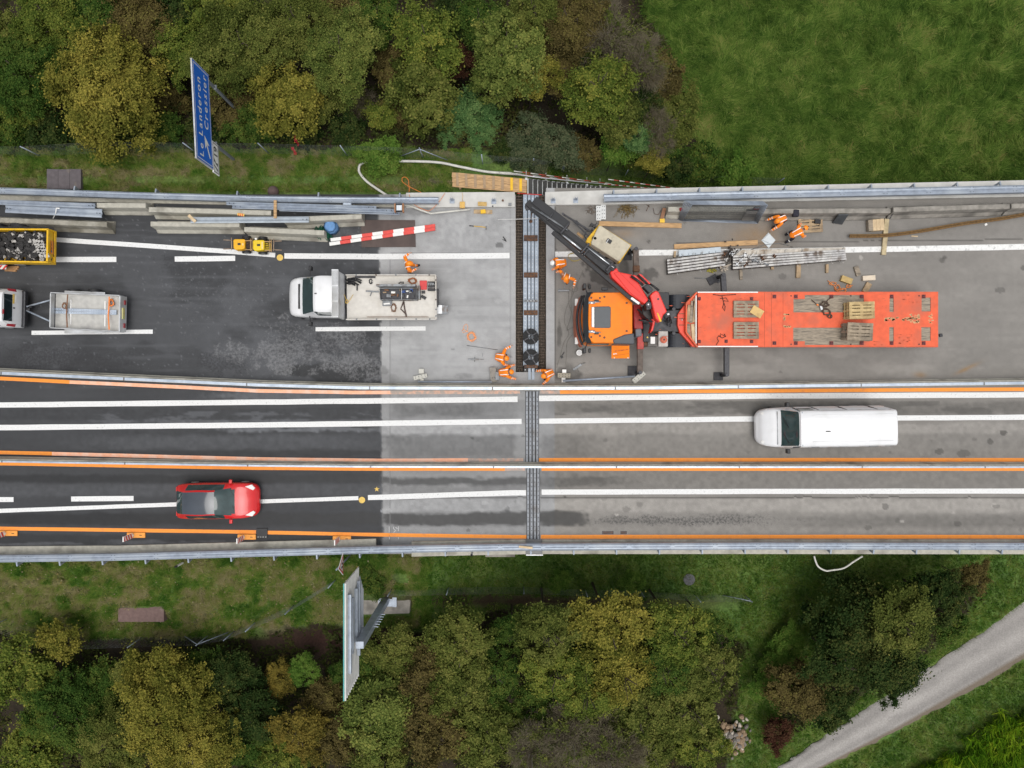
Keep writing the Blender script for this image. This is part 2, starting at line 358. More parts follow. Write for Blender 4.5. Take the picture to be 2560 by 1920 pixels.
# ================================================================== road surface
def noise_edge(Y, sd, a=5, s=18): return (fbm(Y/s, Y*0+sd, sd, 3)-.5)*2*a
def road_paint(X, Y):
    n_f = fbm(X/9, Y/9, 41, 2); n_m = fbm(X/30, Y/30, 42); n_l = fbm(X/160, Y/90, 43); n_s = fbm(X/140, Y/9, 44); n_ff = vnoise(X/6.5, Y/6.5, 45)*.6+vnoise(X/13, Y/13, 46)*.4
    ones = np.ones_like(X)
    xb = 947+(Y-520)*.013+(n_m-.5)*6+(vnoise(X*0, Y/9, 47)-.5)*5
    asp = X < xb; deck = X > 1388
    lane = Y > 970
    # base albedos
    dust = np.zeros_like(X); damp = np.zeros_like(X)
    g = np.where(asp, .047, np.where(deck, .205, .32))
    g = np.where(lane & asp, .050, g); g = np.where(lane & deck, .210, g); g = np.where(lane & ~asp & ~deck, .245, g)
    g = g*(.80+.4*n_l)*(.90+.2*n_s)
    wet = np.where(asp, .35, .0)*ones
    def put(m, v, wv=None):
        nonlocal g, wet
        m = np.clip(m, 0, 1); g = g*(1-m)+v*m
        if wv is not None: wet = wet*(1-m)+wv*m
    def band(y0, y1, so, x0, x1, sx, v, a=1, wv=None, nz=10, grain=.0, sd=50, to=None):
        dy = (fbm(X/48, Y/16+sd, sd, 3)-.5)*nz*2.2
        m = ss(y0-so, y0+so, Y+dy)*(1-ss(y1-so, y1+so, Y+dy))*ss(x0-sx, x0+sx, X+dy)*(1-ss(x1-sx, x1+sx, X-dy))
        if to is not None: to[:] = np.maximum(to, m*a); return
        if grain: m = np.clip(m+grain*(n_ff-.5)*4*m*(1-m)*1.6, 0, 1)
        put(m*a, v*(.85+.3*n_f), wv)
    def blot(cx, cy, rx, ry, v, a=1, sd=60, rag=.9, hard=.25, wv=None, sc=22, grain=0, to=None):
        d = np.hypot((X-cx)/rx, (Y-cy)/ry)+(fbm(X/sc, Y/sc, sd, 5)-.5)*2*rag
        m = 1-ss(1-hard, 1+hard, d)
        if to is not None: to[:] = np.maximum(to, m*a); return
        if grain: m = m*np.clip(.5+(n_ff-.5)*grain+.3, 0, 1)
        put(m*a, v*(.8+.4*n_f), wv)
    # --- work site, asphalt: dusty grey film with darker damp patches
    work = asp & ~lane
    put(work*ss(.44, .62, fbm(X/120, Y/60, 71))*.55*ss(520, 620, Y), .085, .1)
    put(work*ss(.56, .74, n_s)*.35, .10, .1)
    put(work*ss(400, 620, X)*ss(.40, .60, fbm(X/60, Y/40, 72))*.4, .11, .05)
    blot(800, 870, 190, 75, .19, .74, 73, 1.2, .6, to=dust, sc=44); blot(700, 905, 90, 30, .19, .8, 74, 1.1, .6, to=dust, sc=30)
    blot(870, 910, 90, 30, .20, .8, 75, 1.1, .6, to=dust, sc=30); blot(610, 880, 60, 28, .18, .7, 76, 1.1, .6, to=dust, sc=30); blot(730, 830, 120, 40, .15, .55, 77, 1.0, .7, to=dust, sc=40); blot(500, 740, 240, 110, .15, .42, 177, .8, .7, to=dust, sc=60); blot(880, 585, 90, 50, .15, .45, 178, .8, .7, to=dust, sc=40)
    blot(850, 930, 115, 24, .030, .95, 78, .5, .12, .5, 40); blot(820, 868, 60, 30, .030, .85, 79, 1.0, .6, to=damp); blot(915, 850, 40, 22, .035, .75, 80, 1.0, .6, to=damp)
    blot(120, 895, 170, 38, .024, .85, 81, .9, .6, to=damp, sc=34); blot(280, 905, 60, 24, .022, .8, 82, 1.0, .6, to=damp); blot(560, 910, 100, 32, .026, .75, 83, 1.0, .6, to=damp, sc=30); blot(430, 655, 60, 22, .026, .7, 84, 1.0, .6, to=damp)
    blot(930, 505, 60, 26, .035, .9, 85, .5, .3, .5); blot(870, 610, 90, 16, .05, .5, 86, 1, .4); blot(880, 622, 80, 20, .045, .6, 87, .8, .3, .4); blot(800, 790, 120, 16, .03, .6, 88, .8, .3, .4)
    # --- work site, concrete approach slab
    cw = (~asp) & (~deck) & ~lane
    put(cw*ss(.45, .65, fbm(X/80, Y/45, 90))*.5, .42); put(cw*ss(.52, .72, fbm(X/30, Y/22, 91))*.35, .27); put(cw*ss(.55, .75, fbm(X/200, Y/14, 92))*.4, .40)
    put(cw*(X < 976+n_m*2)*.35, .40)
    blot(1095, 752, 26, 40, .22, .5, 93, .6, .5); blot(1160, 940, 22, 7, .24, .8, 94, .5, .4); blot(1130, 575, 110, 50, .29, .4, 95, .8, .5); blot(1045, 525, 26, 14, .20, .8, 96, .6, .3); blot(1195, 555, 90, 40, .36, .5, 97, .8, .5)
    blot(975, 945, 18, 12, .22, .7, 98, .6, .4)
    # --- work site, bridge deck
    dw = deck & ~lane
    put(dw*ss(.45, .65, fbm(X/110, Y/60, 101))*.5, .255); put(dw*ss(.50, .7, fbm(X/60, Y/30, 102))*.4, .175)
    put(dw*(Y > 870)*ss(.42, .6, fbm(X/100, Y/40, 103))*.5, .30); put(dw*ss(1900, 2200, X)*.25, .235)
    blot(1510, 690, 42, 30, .075, .9, 104, .9, .12, .3, 14); blot(1622, 685, 22, 16, .085, .85, 105, .6, .15, .3, 12); blot(1470, 660, 20, 6, .085, .8, 106, 1.2, .2, .3, 8); blot(1560, 672, 14, 24, .08, .9, 107, .5, .2, .3)
    blot(1397, 840, 6, 34, .09, .8, 108, .7, .2); blot(1422, 935, 34, 18, .105, .85, 109, .6, .2, .2); blot(1545, 570, 30, 6, .10, .6, 110, .7, .4); blot(1480, 660, 8, 6, .09, .8, 111, .8, .3)
    put(dw*np.exp(-((X-1888)/70)**2-((Y-592)/40)**2)*.75*(.5+n_m), np.array(.21)); blot(2200, 620, 0.1, .1, .2, 0)
    blot(2355, 652, 8, 7, .10, .8, 112, .5, .3); blot(2361, 644, 6, 5, .06, .7, 113, .5, .3)
    put(dw*(Y < 600)*ss(1700, 1800, X)*.3, .185)
    # --- traffic lanes, asphalt side
    A0, A1 = -900, 949
    band(1022, 1050, 3, A0, A1, 1, .024, .75, .7, 6, .5, 121); band(1018, 1062, 4, A0, A1, 1, .060, .35, .3, 8, .5, 122)
    put((asp & (Y > 1028) & (Y < 1062))*ss(.5, .68, fbm(X/40, Y/9, 123))*ss(140, 300, X)*.6, .12, .1)
    band(1072, 1090, 6, 300, A1, 200, .030, .7, .7, 12, 1, 124); band(1090, 1124, 8, 250, A1, 160, .080, .75, .3, 8, .6, 125); band(1126, 1140, 5, A0, A1, 1, .026, .7, .6, 6, .6, 126)
    band(976, 1000, 3, 560, A1, 100, .15, .55, .1, 9, 1, 127); band(1066, 1078, 4, 560, A1, 90, .17, .7, .1, 8, 1, 128); band(1050, 1058, 3, 380, A1, 90, .13, .6, .1, 6, 1, 129)
    band(1186, 1208, 5, A0, A1, 1, .020, .85, .8, 5, .4, 130); band(1211, 1240, 6, A0, A1, 1, .070, .75, .4, 4, .4, 131); band(1260, 1275, 6, 300, A1, 100, .045, .6, .4, 5, .4, 132)
    band(1282, 1314, 6, A0, A1, 1, .017, .88, .85, 6, .4, 133); band(1335, 1362, 4, A0, A1, 1, .022, .7, .5, 6, .4, 134); band(1351, 1366, 3, 280, 620, 60, .11, .6, .1, 12, .6, 135); band(1357, 1366, 2, A0, 260, 60, .12, .55, .1, 8, .6, 136)
    # --- traffic lanes, concrete slab and bridge deck
    band(978, 1000, 4, 951, 1316, 3, .33, .55, 0, 4, .4, 140)
    band(1010, 1040, 6, 990, 1205, 18, .105, .7, .4, 9, .5, 141); band(1000, 1048, 6, 976, 1290, 10, .15, .5, .2, 5, .4, 142)
    band(1060, 1086, 6, 951, 1316, 4, .34, .8, 0, 6, .6, 143); band(1088, 1142, 7, 976, 1288, 10, .135, .75, .35, 6, .5, 144)
    band(1194, 1214, 6, 951, 1510, 12, .046, .82, .6, 7, .5, 145); band(1216, 1234, 5, 951, 1316, 8, .16, .6, .2, 4, .4, 146); band(1246, 1280, 5, 955, 1316, 3, .30, .8, 0, 6, .5, 147)
    band(1281, 1313, 6, 955, 1450, 14, .033, .92, .8, 8, .8, 148); band(1286, 1318, 12, 1420, 1960, 160, .090, .78, .4, 9, 1.6, 149, damp); band(1290, 1312, 12, 1850, 2160, 160, .12, .5, .3, 8, 1.4, 150, damp)
    band(1288, 1322, 10, 2000, 4000, 100, .125, .7, .3, 6, .6, 151); band(1315, 1334, 4, 955, 1316, 6, .27, .6, 0, 6, .6, 152)
    band(1004, 1036, 7, 1390, 3600, 30, .115, .75, .3, 8, .5, 153); put((deck & (Y > 1004) & (Y < 1038))*ss(.48, .62, fbm(X/70, Y/16, 154))*.6, .075, .4)
    band(1058, 1084, 7, 1350, 3600, 12, .27, .7, 0, 6, .4, 155); band(1092, 1142, 9, 1350, 3600, 12, .185, .7, .1, 6, .4, 156); band(1085, 1140, 9, 1372, 1480, 40, .12, .55, .3, 12, .5, 157)
    band(1176, 1226, 5, 1350, 3600, 8, .165, .8, .2, 5, .4, 158); band(1192, 1214, 5, 1382, 1560, 70, .07, .7, .6, 8, .6, 159); band(1246, 1280, 6, 1350, 3600, 10, .29, .75, 0, 6, .5, 160); band(1318, 1336, 6, 1350, 3600, 8, .24, .5, 0, 5, .5, 161)
    band(1280, 1312, 6, 1348, 1470, 16, .034, .88, .8, 8, .9, 163)
    put((deck & (X < 1382+n_m*3) & lane)*.35, .26)
    # --- seams and cracks
    def line(fx, w_, v, a=1, x0=-9e9, x1=9e9): put((np.abs(Y-fx) < w_)*(X > x0)*(X < x1)*a*(.5+.5*n_m), v)
    line(1243.5+(fbm(X/25, X*0, 171)-.5)*4, 1.6, .05, .95, 1352); line(1246+(X-960)*-.006+(fbm(X/25, X*0, 172)-.5)*5, 1.6, .08, .9, 952, 1318)
    line(631+(2560-X)*-.0005-0*X, 1.2, .06, .0); line(606-(X-1920)*.012+(fbm(X/25, X*0, 173)-.5)*4, 1.4, .06, .9, 1690, 2700); line(625+(fbm(X/25, X*0, 174)-.5)*3, 1.2, .08, .8, 1390, 1700); line(632, 1.2, .16, .8, 976, 1275)
    put((np.abs(X-976-(n_m-.5)*2) < 1.6)*(Y > 640)*.5, .16); put((np.abs(X-1388.5-(n_m-.5)*3) < 1.8)*(Y > 515)*(Y < 940)*.8, .06); put((np.abs(X-1275) < 1.8)*(Y > 500)*(Y < 935)*.8, .07)
    put((np.abs(X-xb) < 2)*(Y > 480)*.6, .10)
    put(((X > 1276) & (X < 1288) & ~lane)*.7, .36); put(((X > 1364) & (X < 1387) & ~lane)*.7, .37)
    rq = random.Random(99)
    for i in range(70):     # oil drips, spilt grout, tar specks
        bx, by = rq.uniform(960, 2600), rq.choice((rq.uniform(520, 940), rq.uniform(1080, 1140), rq.uniform(1220, 1330))); br = rq.uniform(2.5, 8)
        put((np.hypot((X-bx)/rq.uniform(.8, 2.2), Y-by) < br*(.5+n_m))*rq.uniform(.3, .75), rq.choice((.06, .10, .13, .40)))
    put((asp & ~lane)*(vnoise(X/4.2, Y/4.2, 48) > .93)*.5, .16)
    put((deck & ~lane)*(np.abs(Y-(880+10*n_l)) < 26)*.18+(deck & ~lane)*(np.abs(Y-(700+10*n_l)) < 20)*.12, .16)
    g = g*(.93+.14*n_f)
    tint = np.where((asp)[..., None], np.array([.97, 1.0, 1.07]), np.where(deck[..., None], np.array([1.06, 1.0, .92]), np.array([1.0, 1.0, 1.0])))
    c = g[..., None]*tint
    for (cx, cy, rx, ry, a) in ((1888, 592, 60, 34, .6), (2300, 937, 14, 7, .7), (2418, 921, 26, 5, .7), (1560, 585, 40, 12, .3), (1150, 880, 60, 30, 0)):
        sl = (Y-cy)+(X-cx)*(.45 if cx > 2400 else 0)
        m = (np.exp(-((X-cx)/rx)**2-(sl/ry)**2)*a*(.4+1.2*n_m))[..., None]; m = np.clip(m, 0, 1); c = c*(1-m)+np.array([.27, .155, .055])*m
    dust = np.where(asp & ~lane, np.maximum(dust, .30+.25*(fbm(X/70, Y/40, 179)-.5)), dust)
    return c, np.clip(wet, 0, 1), dust*(X < xb+2), damp
rx_ = np.concatenate([axis(-60, 2620, 5, 60)[:0], [-6000, -3500, -2000, -1200, -700, -400, -200], np.arange(-100, 2661, 3.2), [2760, 3000, 3400, 4200, 5500, 7500]])
ry_ = np.linspace(470, 1385, 287)
RX, RY = np.meshgrid(rx_, ry_); c, wt, du, da = road_paint(RX, RY)
vv = np.stack([(RX-1280)/PX, (960-RY)/PX, np.zeros_like(RX)], -1).reshape(-1, 3); ny, nx = RX.shape; idx = np.arange(ny*nx).reshape(ny, nx)
ff = np.stack([idx[:-1, :-1], idx[1:, :-1], idx[1:, 1:], idx[:-1, 1:]], -1).reshape(-1, 4)
cx_ = (RX[:-1, :-1]+1.6).reshape(-1); cy_ = (RY[:-1, :-1]+1.6).reshape(-1)
keep = ~((cx_ > 1290) & (cx_ < 1365) & (cy_ < 930)) & ~((cx_ < 1290) & (cy_ < 486))
ca = np.concatenate([c, wt[..., None]], -1).reshape(-1, 4)
road = tag(link_mesh('road', npmesh('road', vv, ff[keep], {'Col': ('FLOAT_COLOR', 'POINT', ca), 'Dust': ('FLOAT_COLOR', 'POINT', np.stack([du, da, du*0, du*0+1], -1).reshape(-1, 4))}, attr_mat('road_surface', .85, 38, .22, True))), kind='structure')
s = MB()   # slab under the surface, bridge deck, abutment and the open joint trench
yN, yS = W((0, 488)).y, W((0, 1384)).y
s.box(((-140+.19)/2, (yN+yS)/2, -.255), (140.19, yN-yS, .5)); s2 = MB()
s2.box(((1.7+130)/2, (W((0, 470)).y+yS)/2, -.505), (128.3, W((0, 470)).y-yS, 1.0)); s2.box((0.95, (.6+yS)/2, -.505), (1.5, .6-yS, 1.0))
for yy in (7.0, 2.0, -3.0, -7.0): s2.box((66, yy, -1.6), (126, .9, 1.19))
struct('bridge_deck', s2, conc_old); struct('road_base', s, conc_old)
s = MB(); s.box((-.6, (yN+yS)/2, -3.35), (1.5, yN-yS+.6, 5.6)); struct('abutment_wall', s, conc_old)
s = MB(); s.box((.93, 5.08, -.62), (1.48, 9.0, .1)); s.box((.93, .56, -.35), (1.48, .06, .5))
struct('joint_trench', s, M_('trench_dirt', (.05, .045, .04), .95, 0, .4, 12))
# ================================================================== markings (paint sheets 4 mm up)
mk_w = M_('road_paint_white', (.72, .72, .71), .7, 0, .07, 14, (.52, .52, .51), 9, .60, .70, bump=.3)
mk_worn = M_('worn_road_paint_white', (.74, .74, .72), .75, 0, .08, 9, (.45, .45, .44), 5, .55, .7)
mk_o = M_('road_paint_orange', (.88, .30, .045), .7, 0, .05, 9, (.75, .26, .06), 3, .55, .7)
mk_p = M_('faded_road_paint_orange', (.92, .46, .29), .75, 0, .08, 6, (.86, .55, .42), 2, .45, .6)
mk_vp = M_('rubbed_road_paint_orange', (.60, .38, .29), .8, 0, .1, 6, (.40, .33, .29), 4, .42, .55)
mk_y = M_('road_paint_yellow', (.70, .48, .12), .7, 0, .1, 9)
def strip(name, pts, wpx, m, z=.004, label=None):
    p = [W(a) for a in pts]; b = MB(); vs = []
    q_ = []
    for i in range(len(p)-1):
        n = max(1, int((p[i+1]-p[i]).length/1.2))
        q_ += [p[i].lerp(p[i+1], k/n) for k in range(n)]
    q_.append(p[-1])
    for i, a in enumerate(q_):
        d = q_[min(i+1, len(q_)-1)]-q_[max(i-1, 0)]; l = Vector((-d.y, d.x, 0)).normalized()*(wpx/PX/2)
        vs += [a+l*(1+random.uniform(-.05, .05))+Vector((0, 0, z)), a-l*(1+random.uniform(-.05, .05))+Vector((0, 0, z))]
    b.add(vs, [(2*i, 2*i+1, 2*i+3, 2*i+2) for i in range(len(q_)-1)])
    return b.build(name, m, road)
LX, RXX = -3000, 5000
for pts, wd in (([(-300, 582), (139, 599), (579, 629), (688, 638)], 11.5), ([(711, 640), (945, 641.5), (1274, 639)], 14), ([(-250, 650), (291, 648.5)], 13), ([(437, 647.5), (588, 646)], 13),
                ([(79, 832), (382, 829)], 10.5), ([(789, 823), (1064, 821)], 10.5), ([(-1000, 1040), (0, 1012.5), (640, 1005.5), (1294, 998)], 13.5), ([(1347, 996), (1920, 990), (2560, 987), (RXX, 975)], 13.5),
                ([(-1000, 1084), (0, 1069), (640, 1062.5), (1304, 1053.5)], 13.5), ([(1348, 1053), (1920, 1047), (2560, 1043), (RXX, 1030)], 13), ([(-1000, 1307), (0, 1277), (440, 1261), (896, 1245)], 10),
                ([(-140, 1249), (34, 1249)], 12), ([(178, 1247.5), (334, 1246)], 12.5), ([(920, 1244), (1280, 1232), (1315, 1232)], 13), ([(1354, 1230.5), (1920, 1228.5), (2560, 1227.6), (RXX, 1225)], 13)):
    strip('white_line', pts, wd, mk_w)
for pts, wd in (([(1388, 636), (1595, 632), (1740, 631), (2112, 624.5), (2560, 617), (RXX, 590)], 14),): strip('white_line', pts, wd, mk_worn)
for pts, wd, m in (([(-1500, 900), (0, 946), (174, 955)], 9, mk_o), ([(174, 955), (289, 960), (460, 968), (640, 977)], 9, mk_p), ([(640, 977), (880, 981), (976, 981)], 9, mk_p), ([(976, 981), (1190, 980.5), (1300, 980)], 9, mk_vp),
                   ([(1350, 980), (1400, 980)], 8, mk_vp), ([(1400, 980), (1920, 977), (2560, 973), (RXX, 955)], 9, mk_o), ([(-1500, 1090), (0, 1131), (130, 1134)], 9, mk_o), ([(130, 1134), (640, 1147.5), (958, 1151)], 9, mk_p),
                   ([(958, 1151), (1170, 1150)], 9, mk_p), ([(1170, 1150), (1308, 1149.5)], 8, mk_vp), ([(1347, 1149.5), (2560, 1149.5), (RXX, 1149)], 9, mk_o), ([(-1500, 1130), (0, 1159), (640, 1170.5), (900, 1172.5)], 8.5, mk_o),
                   ([(900, 1172.5), (1262, 1172.7)], 8.5, mk_o), ([(1262, 1172.7), (1312, 1172.7)], 8, mk_vp), ([(1354, 1172.7), (2560, 1172.7), (RXX, 1172)], 8.5, mk_o), ([(-1500, 1300), (0, 1321), (640, 1330)], 9, mk_o),
                   ([(667, 1331), (958, 1337), (1280, 1342), (1318, 1342)], 9, mk_o), ([(1352, 1342), (1920, 1341.5), (2560, 1342), (RXX, 1342)], 9.5, mk_o)):
    strip('orange_line', pts, wd, m)
mk_c = M_('chalk', (.62, .62, .62), .9, 0, .2, 20)
for pts in ([(973, 1316), (973, 1332)], [(996, 1316), (996, 1328)], [(973.5, 1338), (973.5, 1348)], [(984, 1317), (984, 1322), (989, 1326), (984, 1331)], [(989, 1318), (994, 1322)], [(996, 1340), (996, 1348)]): strip('chalk_mark', pts, 1.1, mk_c)
for p in ((905, 1250), (700, 644)):
    b = MB(); c0 = W(p); b.cyl(c0, c0+V(0, 0, .014), .16, 20); o = b.build('marking_disc', mk_y); tag(o, 'yellow round marker dot on the %s white line' % ('thin southern' if p[1] > 900 else 'work site'), 'marker')
b = MB(); c0 = W((942, 1223), .006)
b.add([c0+Vector((math.cos(a)*r_, math.sin(a)*r_, 0)) for a, r_ in ((2*math.pi*i/10+.31, .14 if i % 2 == 0 else .055) for i in range(10))], [tuple(range(10))]); b.build('yellow_star_mark', mk_y, road)
# ================================================================== kerbs, edge beams, rails, barriers
def wp(pts, z=0.0): return [W(p, z) for p in pts]
def offset_path(path, o):
    out = []
    for i, p in enumerate(path):
        d = path[min(i+1, len(path)-1)]-path[max(i-1, 0)]; d.z = 0; d.normalize(); out.append(p+Vector((-d.y, d.x, 0))*o)
    return out
def along(path, step, start=0.0):
    out = []; acc = -start
    for a, b in zip(path, path[1:]):
        L = (b-a).length; t = -acc if acc < 0 else (step-acc if acc > 0 else 0)
        d0 = t
        while d0 < L: out.append((a.lerp(b, d0/L), (b-a).normalized())); d0 += step
        acc = (L-(d0-step)) if L > t else acc+L
    return out
def flat(pts): return [Vector((p.x, p.y, 0)) for p in pts]
# --- north kerb strip (left part)
k = MB(); k.sweep([(-.12, -.3), (-.12, .10), (.12, .12), (.12, -.3)], flat(wp([(-2500, 440), (0, 494), (300, 500), (640, 507), (1015, 512)], .1))); struct('kerb', k, conc)
k = MB(); k.sweep([(-.2, -.3), (-.2, .10), (.2, .12), (.2, -.3)], flat(wp([(-3000, 1432), (0, 1376), (300, 1374), (640, 1364.5), (940, 1357)], .1))); struct('kerb', k, conc)
# --- edge beams of the bridge
def edge_beam(pts_in, pts_out, z, zb, m=conc_new):
    b = MB(); a = wp(pts_in, z); c_ = wp(pts_out, z)
    n = len(a); vs = a+c_+[Vector((p.x, p.y, zb)) for p in a]+[Vector((p.x, p.y, zb)) for p in c_]
    fs = [(i, i+1, n+i+1, n+i) for i in range(n-1)]+[(i, 2*n+i, 2*n+i+1, i+1) for i in range(n-1)]+[(n+i, n+i+1, 3*n+i+1, 3*n+i) for i in range(n-1)]+[(0, n, 3*n, 2*n), (n-1, 3*n-1, 4*n-1, 2*n-1)]
    return struct('edge_beam', b.add(vs, fs), m)
edge_beam([(1015, 519), (1100, 518), (1287, 517)], [(1015, 482), (1100, 481), (1287, 480)], .18, -.6)
edge_beam([(1363, 512), (1500, 511.5), (1700, 507.5), (2560, 491.5), (4500, 452)], [(1363, 480), (1500, 476), (1700, 469.5), (2560, 450.5), (4500, 405)], .2, -1.0)
edge_beam([(1029, 1355), (1280, 1350), (1314, 1349.5)], [(1029, 1391.5), (1280, 1386), (1314, 1385.5)], .2, -.9, conc)
edge_beam([(1356, 1349.5), (1920, 1349.5), (2560, 1349.5), (4500, 1349)], [(1356, 1385), (1920, 1385), (2560, 1385.5), (4500, 1386)], .2, -1.0, conc)
# --- steel guard rails
def guard_rail(label, pts, width, zt, sp=4.0, start=.5, brack=True, m=galv, base_z=0.2, out=1):
    path = flat(wp(pts, zt)); mid = path[len(path)//2]; t = thing('guard_rail', label, 'guard rail', (mid.x, mid.y, 0), 'steel guard rails along the road edges')
    h = width/2; r = MB()
    r.sweep([(-h, -.30), (-h, -.05), (-h*.55, 0), (-h*.15, -.012), (0, -.035), (h*.15, -.012), (h*.55, 0), (h, -.05), (h, -.30), (h*.8, -.30), (h*.8, -.07), (-h*.8, -.07), (-h*.8, -.30)], [p+Vector((0, 0, zt)) for p in path])
    r.build('rail', m, t)
    for i, (p, d) in enumerate(along(path, sp, start)):
        if abs(p.x) > 34: continue
        l = Vector((-d.y, d.x, 0))*out; b = MB(); c = p+l*(h*.3)
        b.bar(Vector((c.x-.0, c.y, zt-.02))-l*.0, Vector((c.x, c.y, base_z-.6)), .10, .06); b.bar(p+l*(h*.6)+Vector((0, 0, zt-.09)), p+l*(h+.16)+Vector((0, 0, zt-.14)), .07, .08)
        b.bar(p+l*(h+.16)+Vector((0, 0, zt-.14)), p+l*(h+.05)+Vector((0, 0, base_z)), .07, .07)
        b.build('post', galv, t)
    for i, (p, d) in enumerate(along(path, sp, start+.6)):
        if abs(p.x) > 28: continue
        b = MB(); l = Vector((-d.y, d.x, 0)); [b.cyl(p+d*u+l*v*width+Vector((0, 0, zt-.03)), p+d*u+l*v*width+Vector((0, 0, zt+.008)), .016, 6) for u in (-.08, .08) for v in (-.3, .3)]; b.bar(p-d*.11+Vector((0, 0, zt-.02)), p+d*.11+Vector((0, 0, zt-.02)), width*.7, .02, 1)
        b.build('splice_plate', [steel_dark, m], t)
    return t
guard_rail('long grey steel guard rail beside the northern grass verge', [(-2500, 425), (0, 475.5), (300, 486), (640, 496), (860, 499), (1096, 499.5)], .30, .75)
guard_rail('grey steel rail on the northern bridge edge behind the crane truck', [(1510, 493.5), (1920, 484.5), (2560, 471), (4500, 425)], .36, .95, 2.1)
guard_rail('grey steel rail at the far southern edge with grass behind it', [(-3000, 1470), (0, 1398), (285, 1394), (640, 1384), (960, 1375), (1280, 1369), (1920, 1366), (2560, 1367), (4500, 1368)], .34, .85, 2.1, .5, True, galv, .2, -1)
# --- temporary barriers between the lanes
def temp_barrier(label, pts, wd, off, seg=6.0):
    path = flat(wp(pts, .8)); mid = path[len(path)//2]; t = thing('temporary_barrier', label, 'barrier', (mid.x, mid.y, 0), 'temporary lane barriers')
    a = wd/2; b = MB(); b.sweep([(-a, 0.006), (-a, .10), (-a*.72, .16), (-a*.45, .55), (-a*.45, .70), (a*.45, .70), (a*.45, .55), (a*.72, .16), (a, .10), (a, .006)], path); b.build('concrete_body', conc, t)
    r = MB(); r.sweep([(-a*.7+off, .701), (-a*.7+off, .84), (a*.1+off, .84), (a*.1+off, .701)], path); r.build('steel_cap', galv_new, t)
    for p, d in along(path, seg, 1.0):
        if abs(p.x) > 28: continue
        b = MB(); l = Vector((-d.y, d.x, 0)); b.bar(p-d*.03-l*(a*.3-off)+Vector((0, 0, .852)), p+d*.03-l*(a*.3-off)+Vector((0, 0, .852)), a*.9, .02); b.build('joint_clamp', steel_grey, t)
    return t
temp_barrier('pale temporary barrier between the work site and the open lanes', [(-2500, 830), (-300, 913), (0, 929), (320, 944), (640, 958.5), (900, 966), (1280, 967.5), (1600, 966.5), (1920, 962), (2560, 954), (4500, 930)], .34, -.02)
temp_barrier('thin pale temporary barrier between the two opposing open lanes', [(-2500, 1122), (0, 1150.5), (640, 1161), (900, 1163.5), (1280, 1164.5), (1920, 1164.5), (2560, 1164.5), (4500, 1164)], .21, -.03)
# --- existing expansion joint in the open lanes
def lamella_joint(label, x0, x1, y0, y1, n, z, m, parent_label=None):
    c0 = W(((x0+x1)/2, (y0+y1)/2), 0); t = thing('expansion_joint', label, 'bridge joint', (c0.x, c0.y, 0)); f = MB()
    a = W((x0, y0)); b = W((x1, y1)); f.box(((a.x+b.x)/2, (a.y+b.y)/2, z/2+.001), (b.x-a.x, a.y-b.y, z), m=0); f.build('rubber_bed', rubber, t)
    for i in range(n):
        xc = x0+(x1-x0)*(i+.5)/n; b_ = MB(); b_.box((W((xc, 0)).x, (a.y+b.y)/2, z+.012), ((b.x-a.x)/n*.62, a.y-b.y-.02, .02))
        yy = a.y-.3
        while yy > b.y+.2: b_.box((W((xc, 0)).x, yy, z+.025), ((b.x-a.x)/n*.22, .05, .012), m=1); yy -= .22
        b_.build('steel_lamella', [m, steel_dark], t)
    return t
worn_j = M_('polished_worn_steel', (.25, .265, .29), .6, .15, .25, 5, (.16, .15, .145), 1.5, .52, .7)
lamella_joint('worn steel joint strip across the upper open lane', 1313, 1347.5, 978, 1156, 4, .006, worn_j)
lamella_joint('worn steel joint strip across the lower open lanes', 1316, 1350, 1168.5, 1348, 4, .006, worn_j)
# --- new expansion joint lying in the trench
c0 = q('M1', 0, 0); J = thing('new_expansion_joint', 'new pale grey steel joint lying lengthwise in the open trench', 'bridge joint', W((1327, 700), -.55))
x0, x1 = pz('M3', 97, 0)[0], pz('M3', 228, 0)[0]; yA, yB = 486, pz('M3', 0, 1620)[1]
bd = MB(); a = W((x0, yA), -.12); b = W((x1, yB), -.12); bd.box(((a.x+b.x)/2, (a.y+b.y)/2, -.33), (b.x-a.x-.06, a.y-b.y, .44)); bd.build('rubber_core', black_pl, J)
for i, (u, v) in enumerate(((97, 130), (137, 160), (167, 190), (196, 228))):
    m = MB(); a = q('M3', u, 25, .0); b = q('M3', v, 1500, .0); m.box(((a.x+b.x)/2, (a.y+b.y)/2, -.02), (b.x-a.x, a.y-b.y, .18))
    for k in range(46): m.cyl(((a.x+b.x)/2, a.y-.2-k*.19, .068), ((a.x+b.x)/2, a.y-.2-k*.19, .078), .022, 6, 1)
    m.build('steel_beam', [M_('blue_grey_beam', (.33, .38, .44), .6, .1, .12, 6, (.26, .30, .35), 1.5), alu], J)
for u, v in ((140, 163), (170, 194)):
    m = MB(); a = q('M3', u, 1515, .0); b = q('M3', v, 1622, .0); m.box(((a.x+b.x)/2, (a.y+b.y)/2, -.02), (b.x-a.x, a.y-b.y, .18)); m.build('beam_end', M_('blue_grey_beam', (1, 1, 1)), J)
for y, h, mm in ((397, 48, rust), (716, 42, rust), (940, 18, steel_grey), (1042, 40, rust), (1508, 26, rust)):
    m = MB(); a = q('M3', 103, y, .2); b = q('M3', 222, y, .2); m.bar(a, b, h/3.456/PX, .12)
    for i in range(4): p = a.lerp(b, .15+.23*i); m.cyl(p, p+V(0, 0, .03), .03, 6, 1)
    m.build('cross_beam', [mm, steel_dark], J)
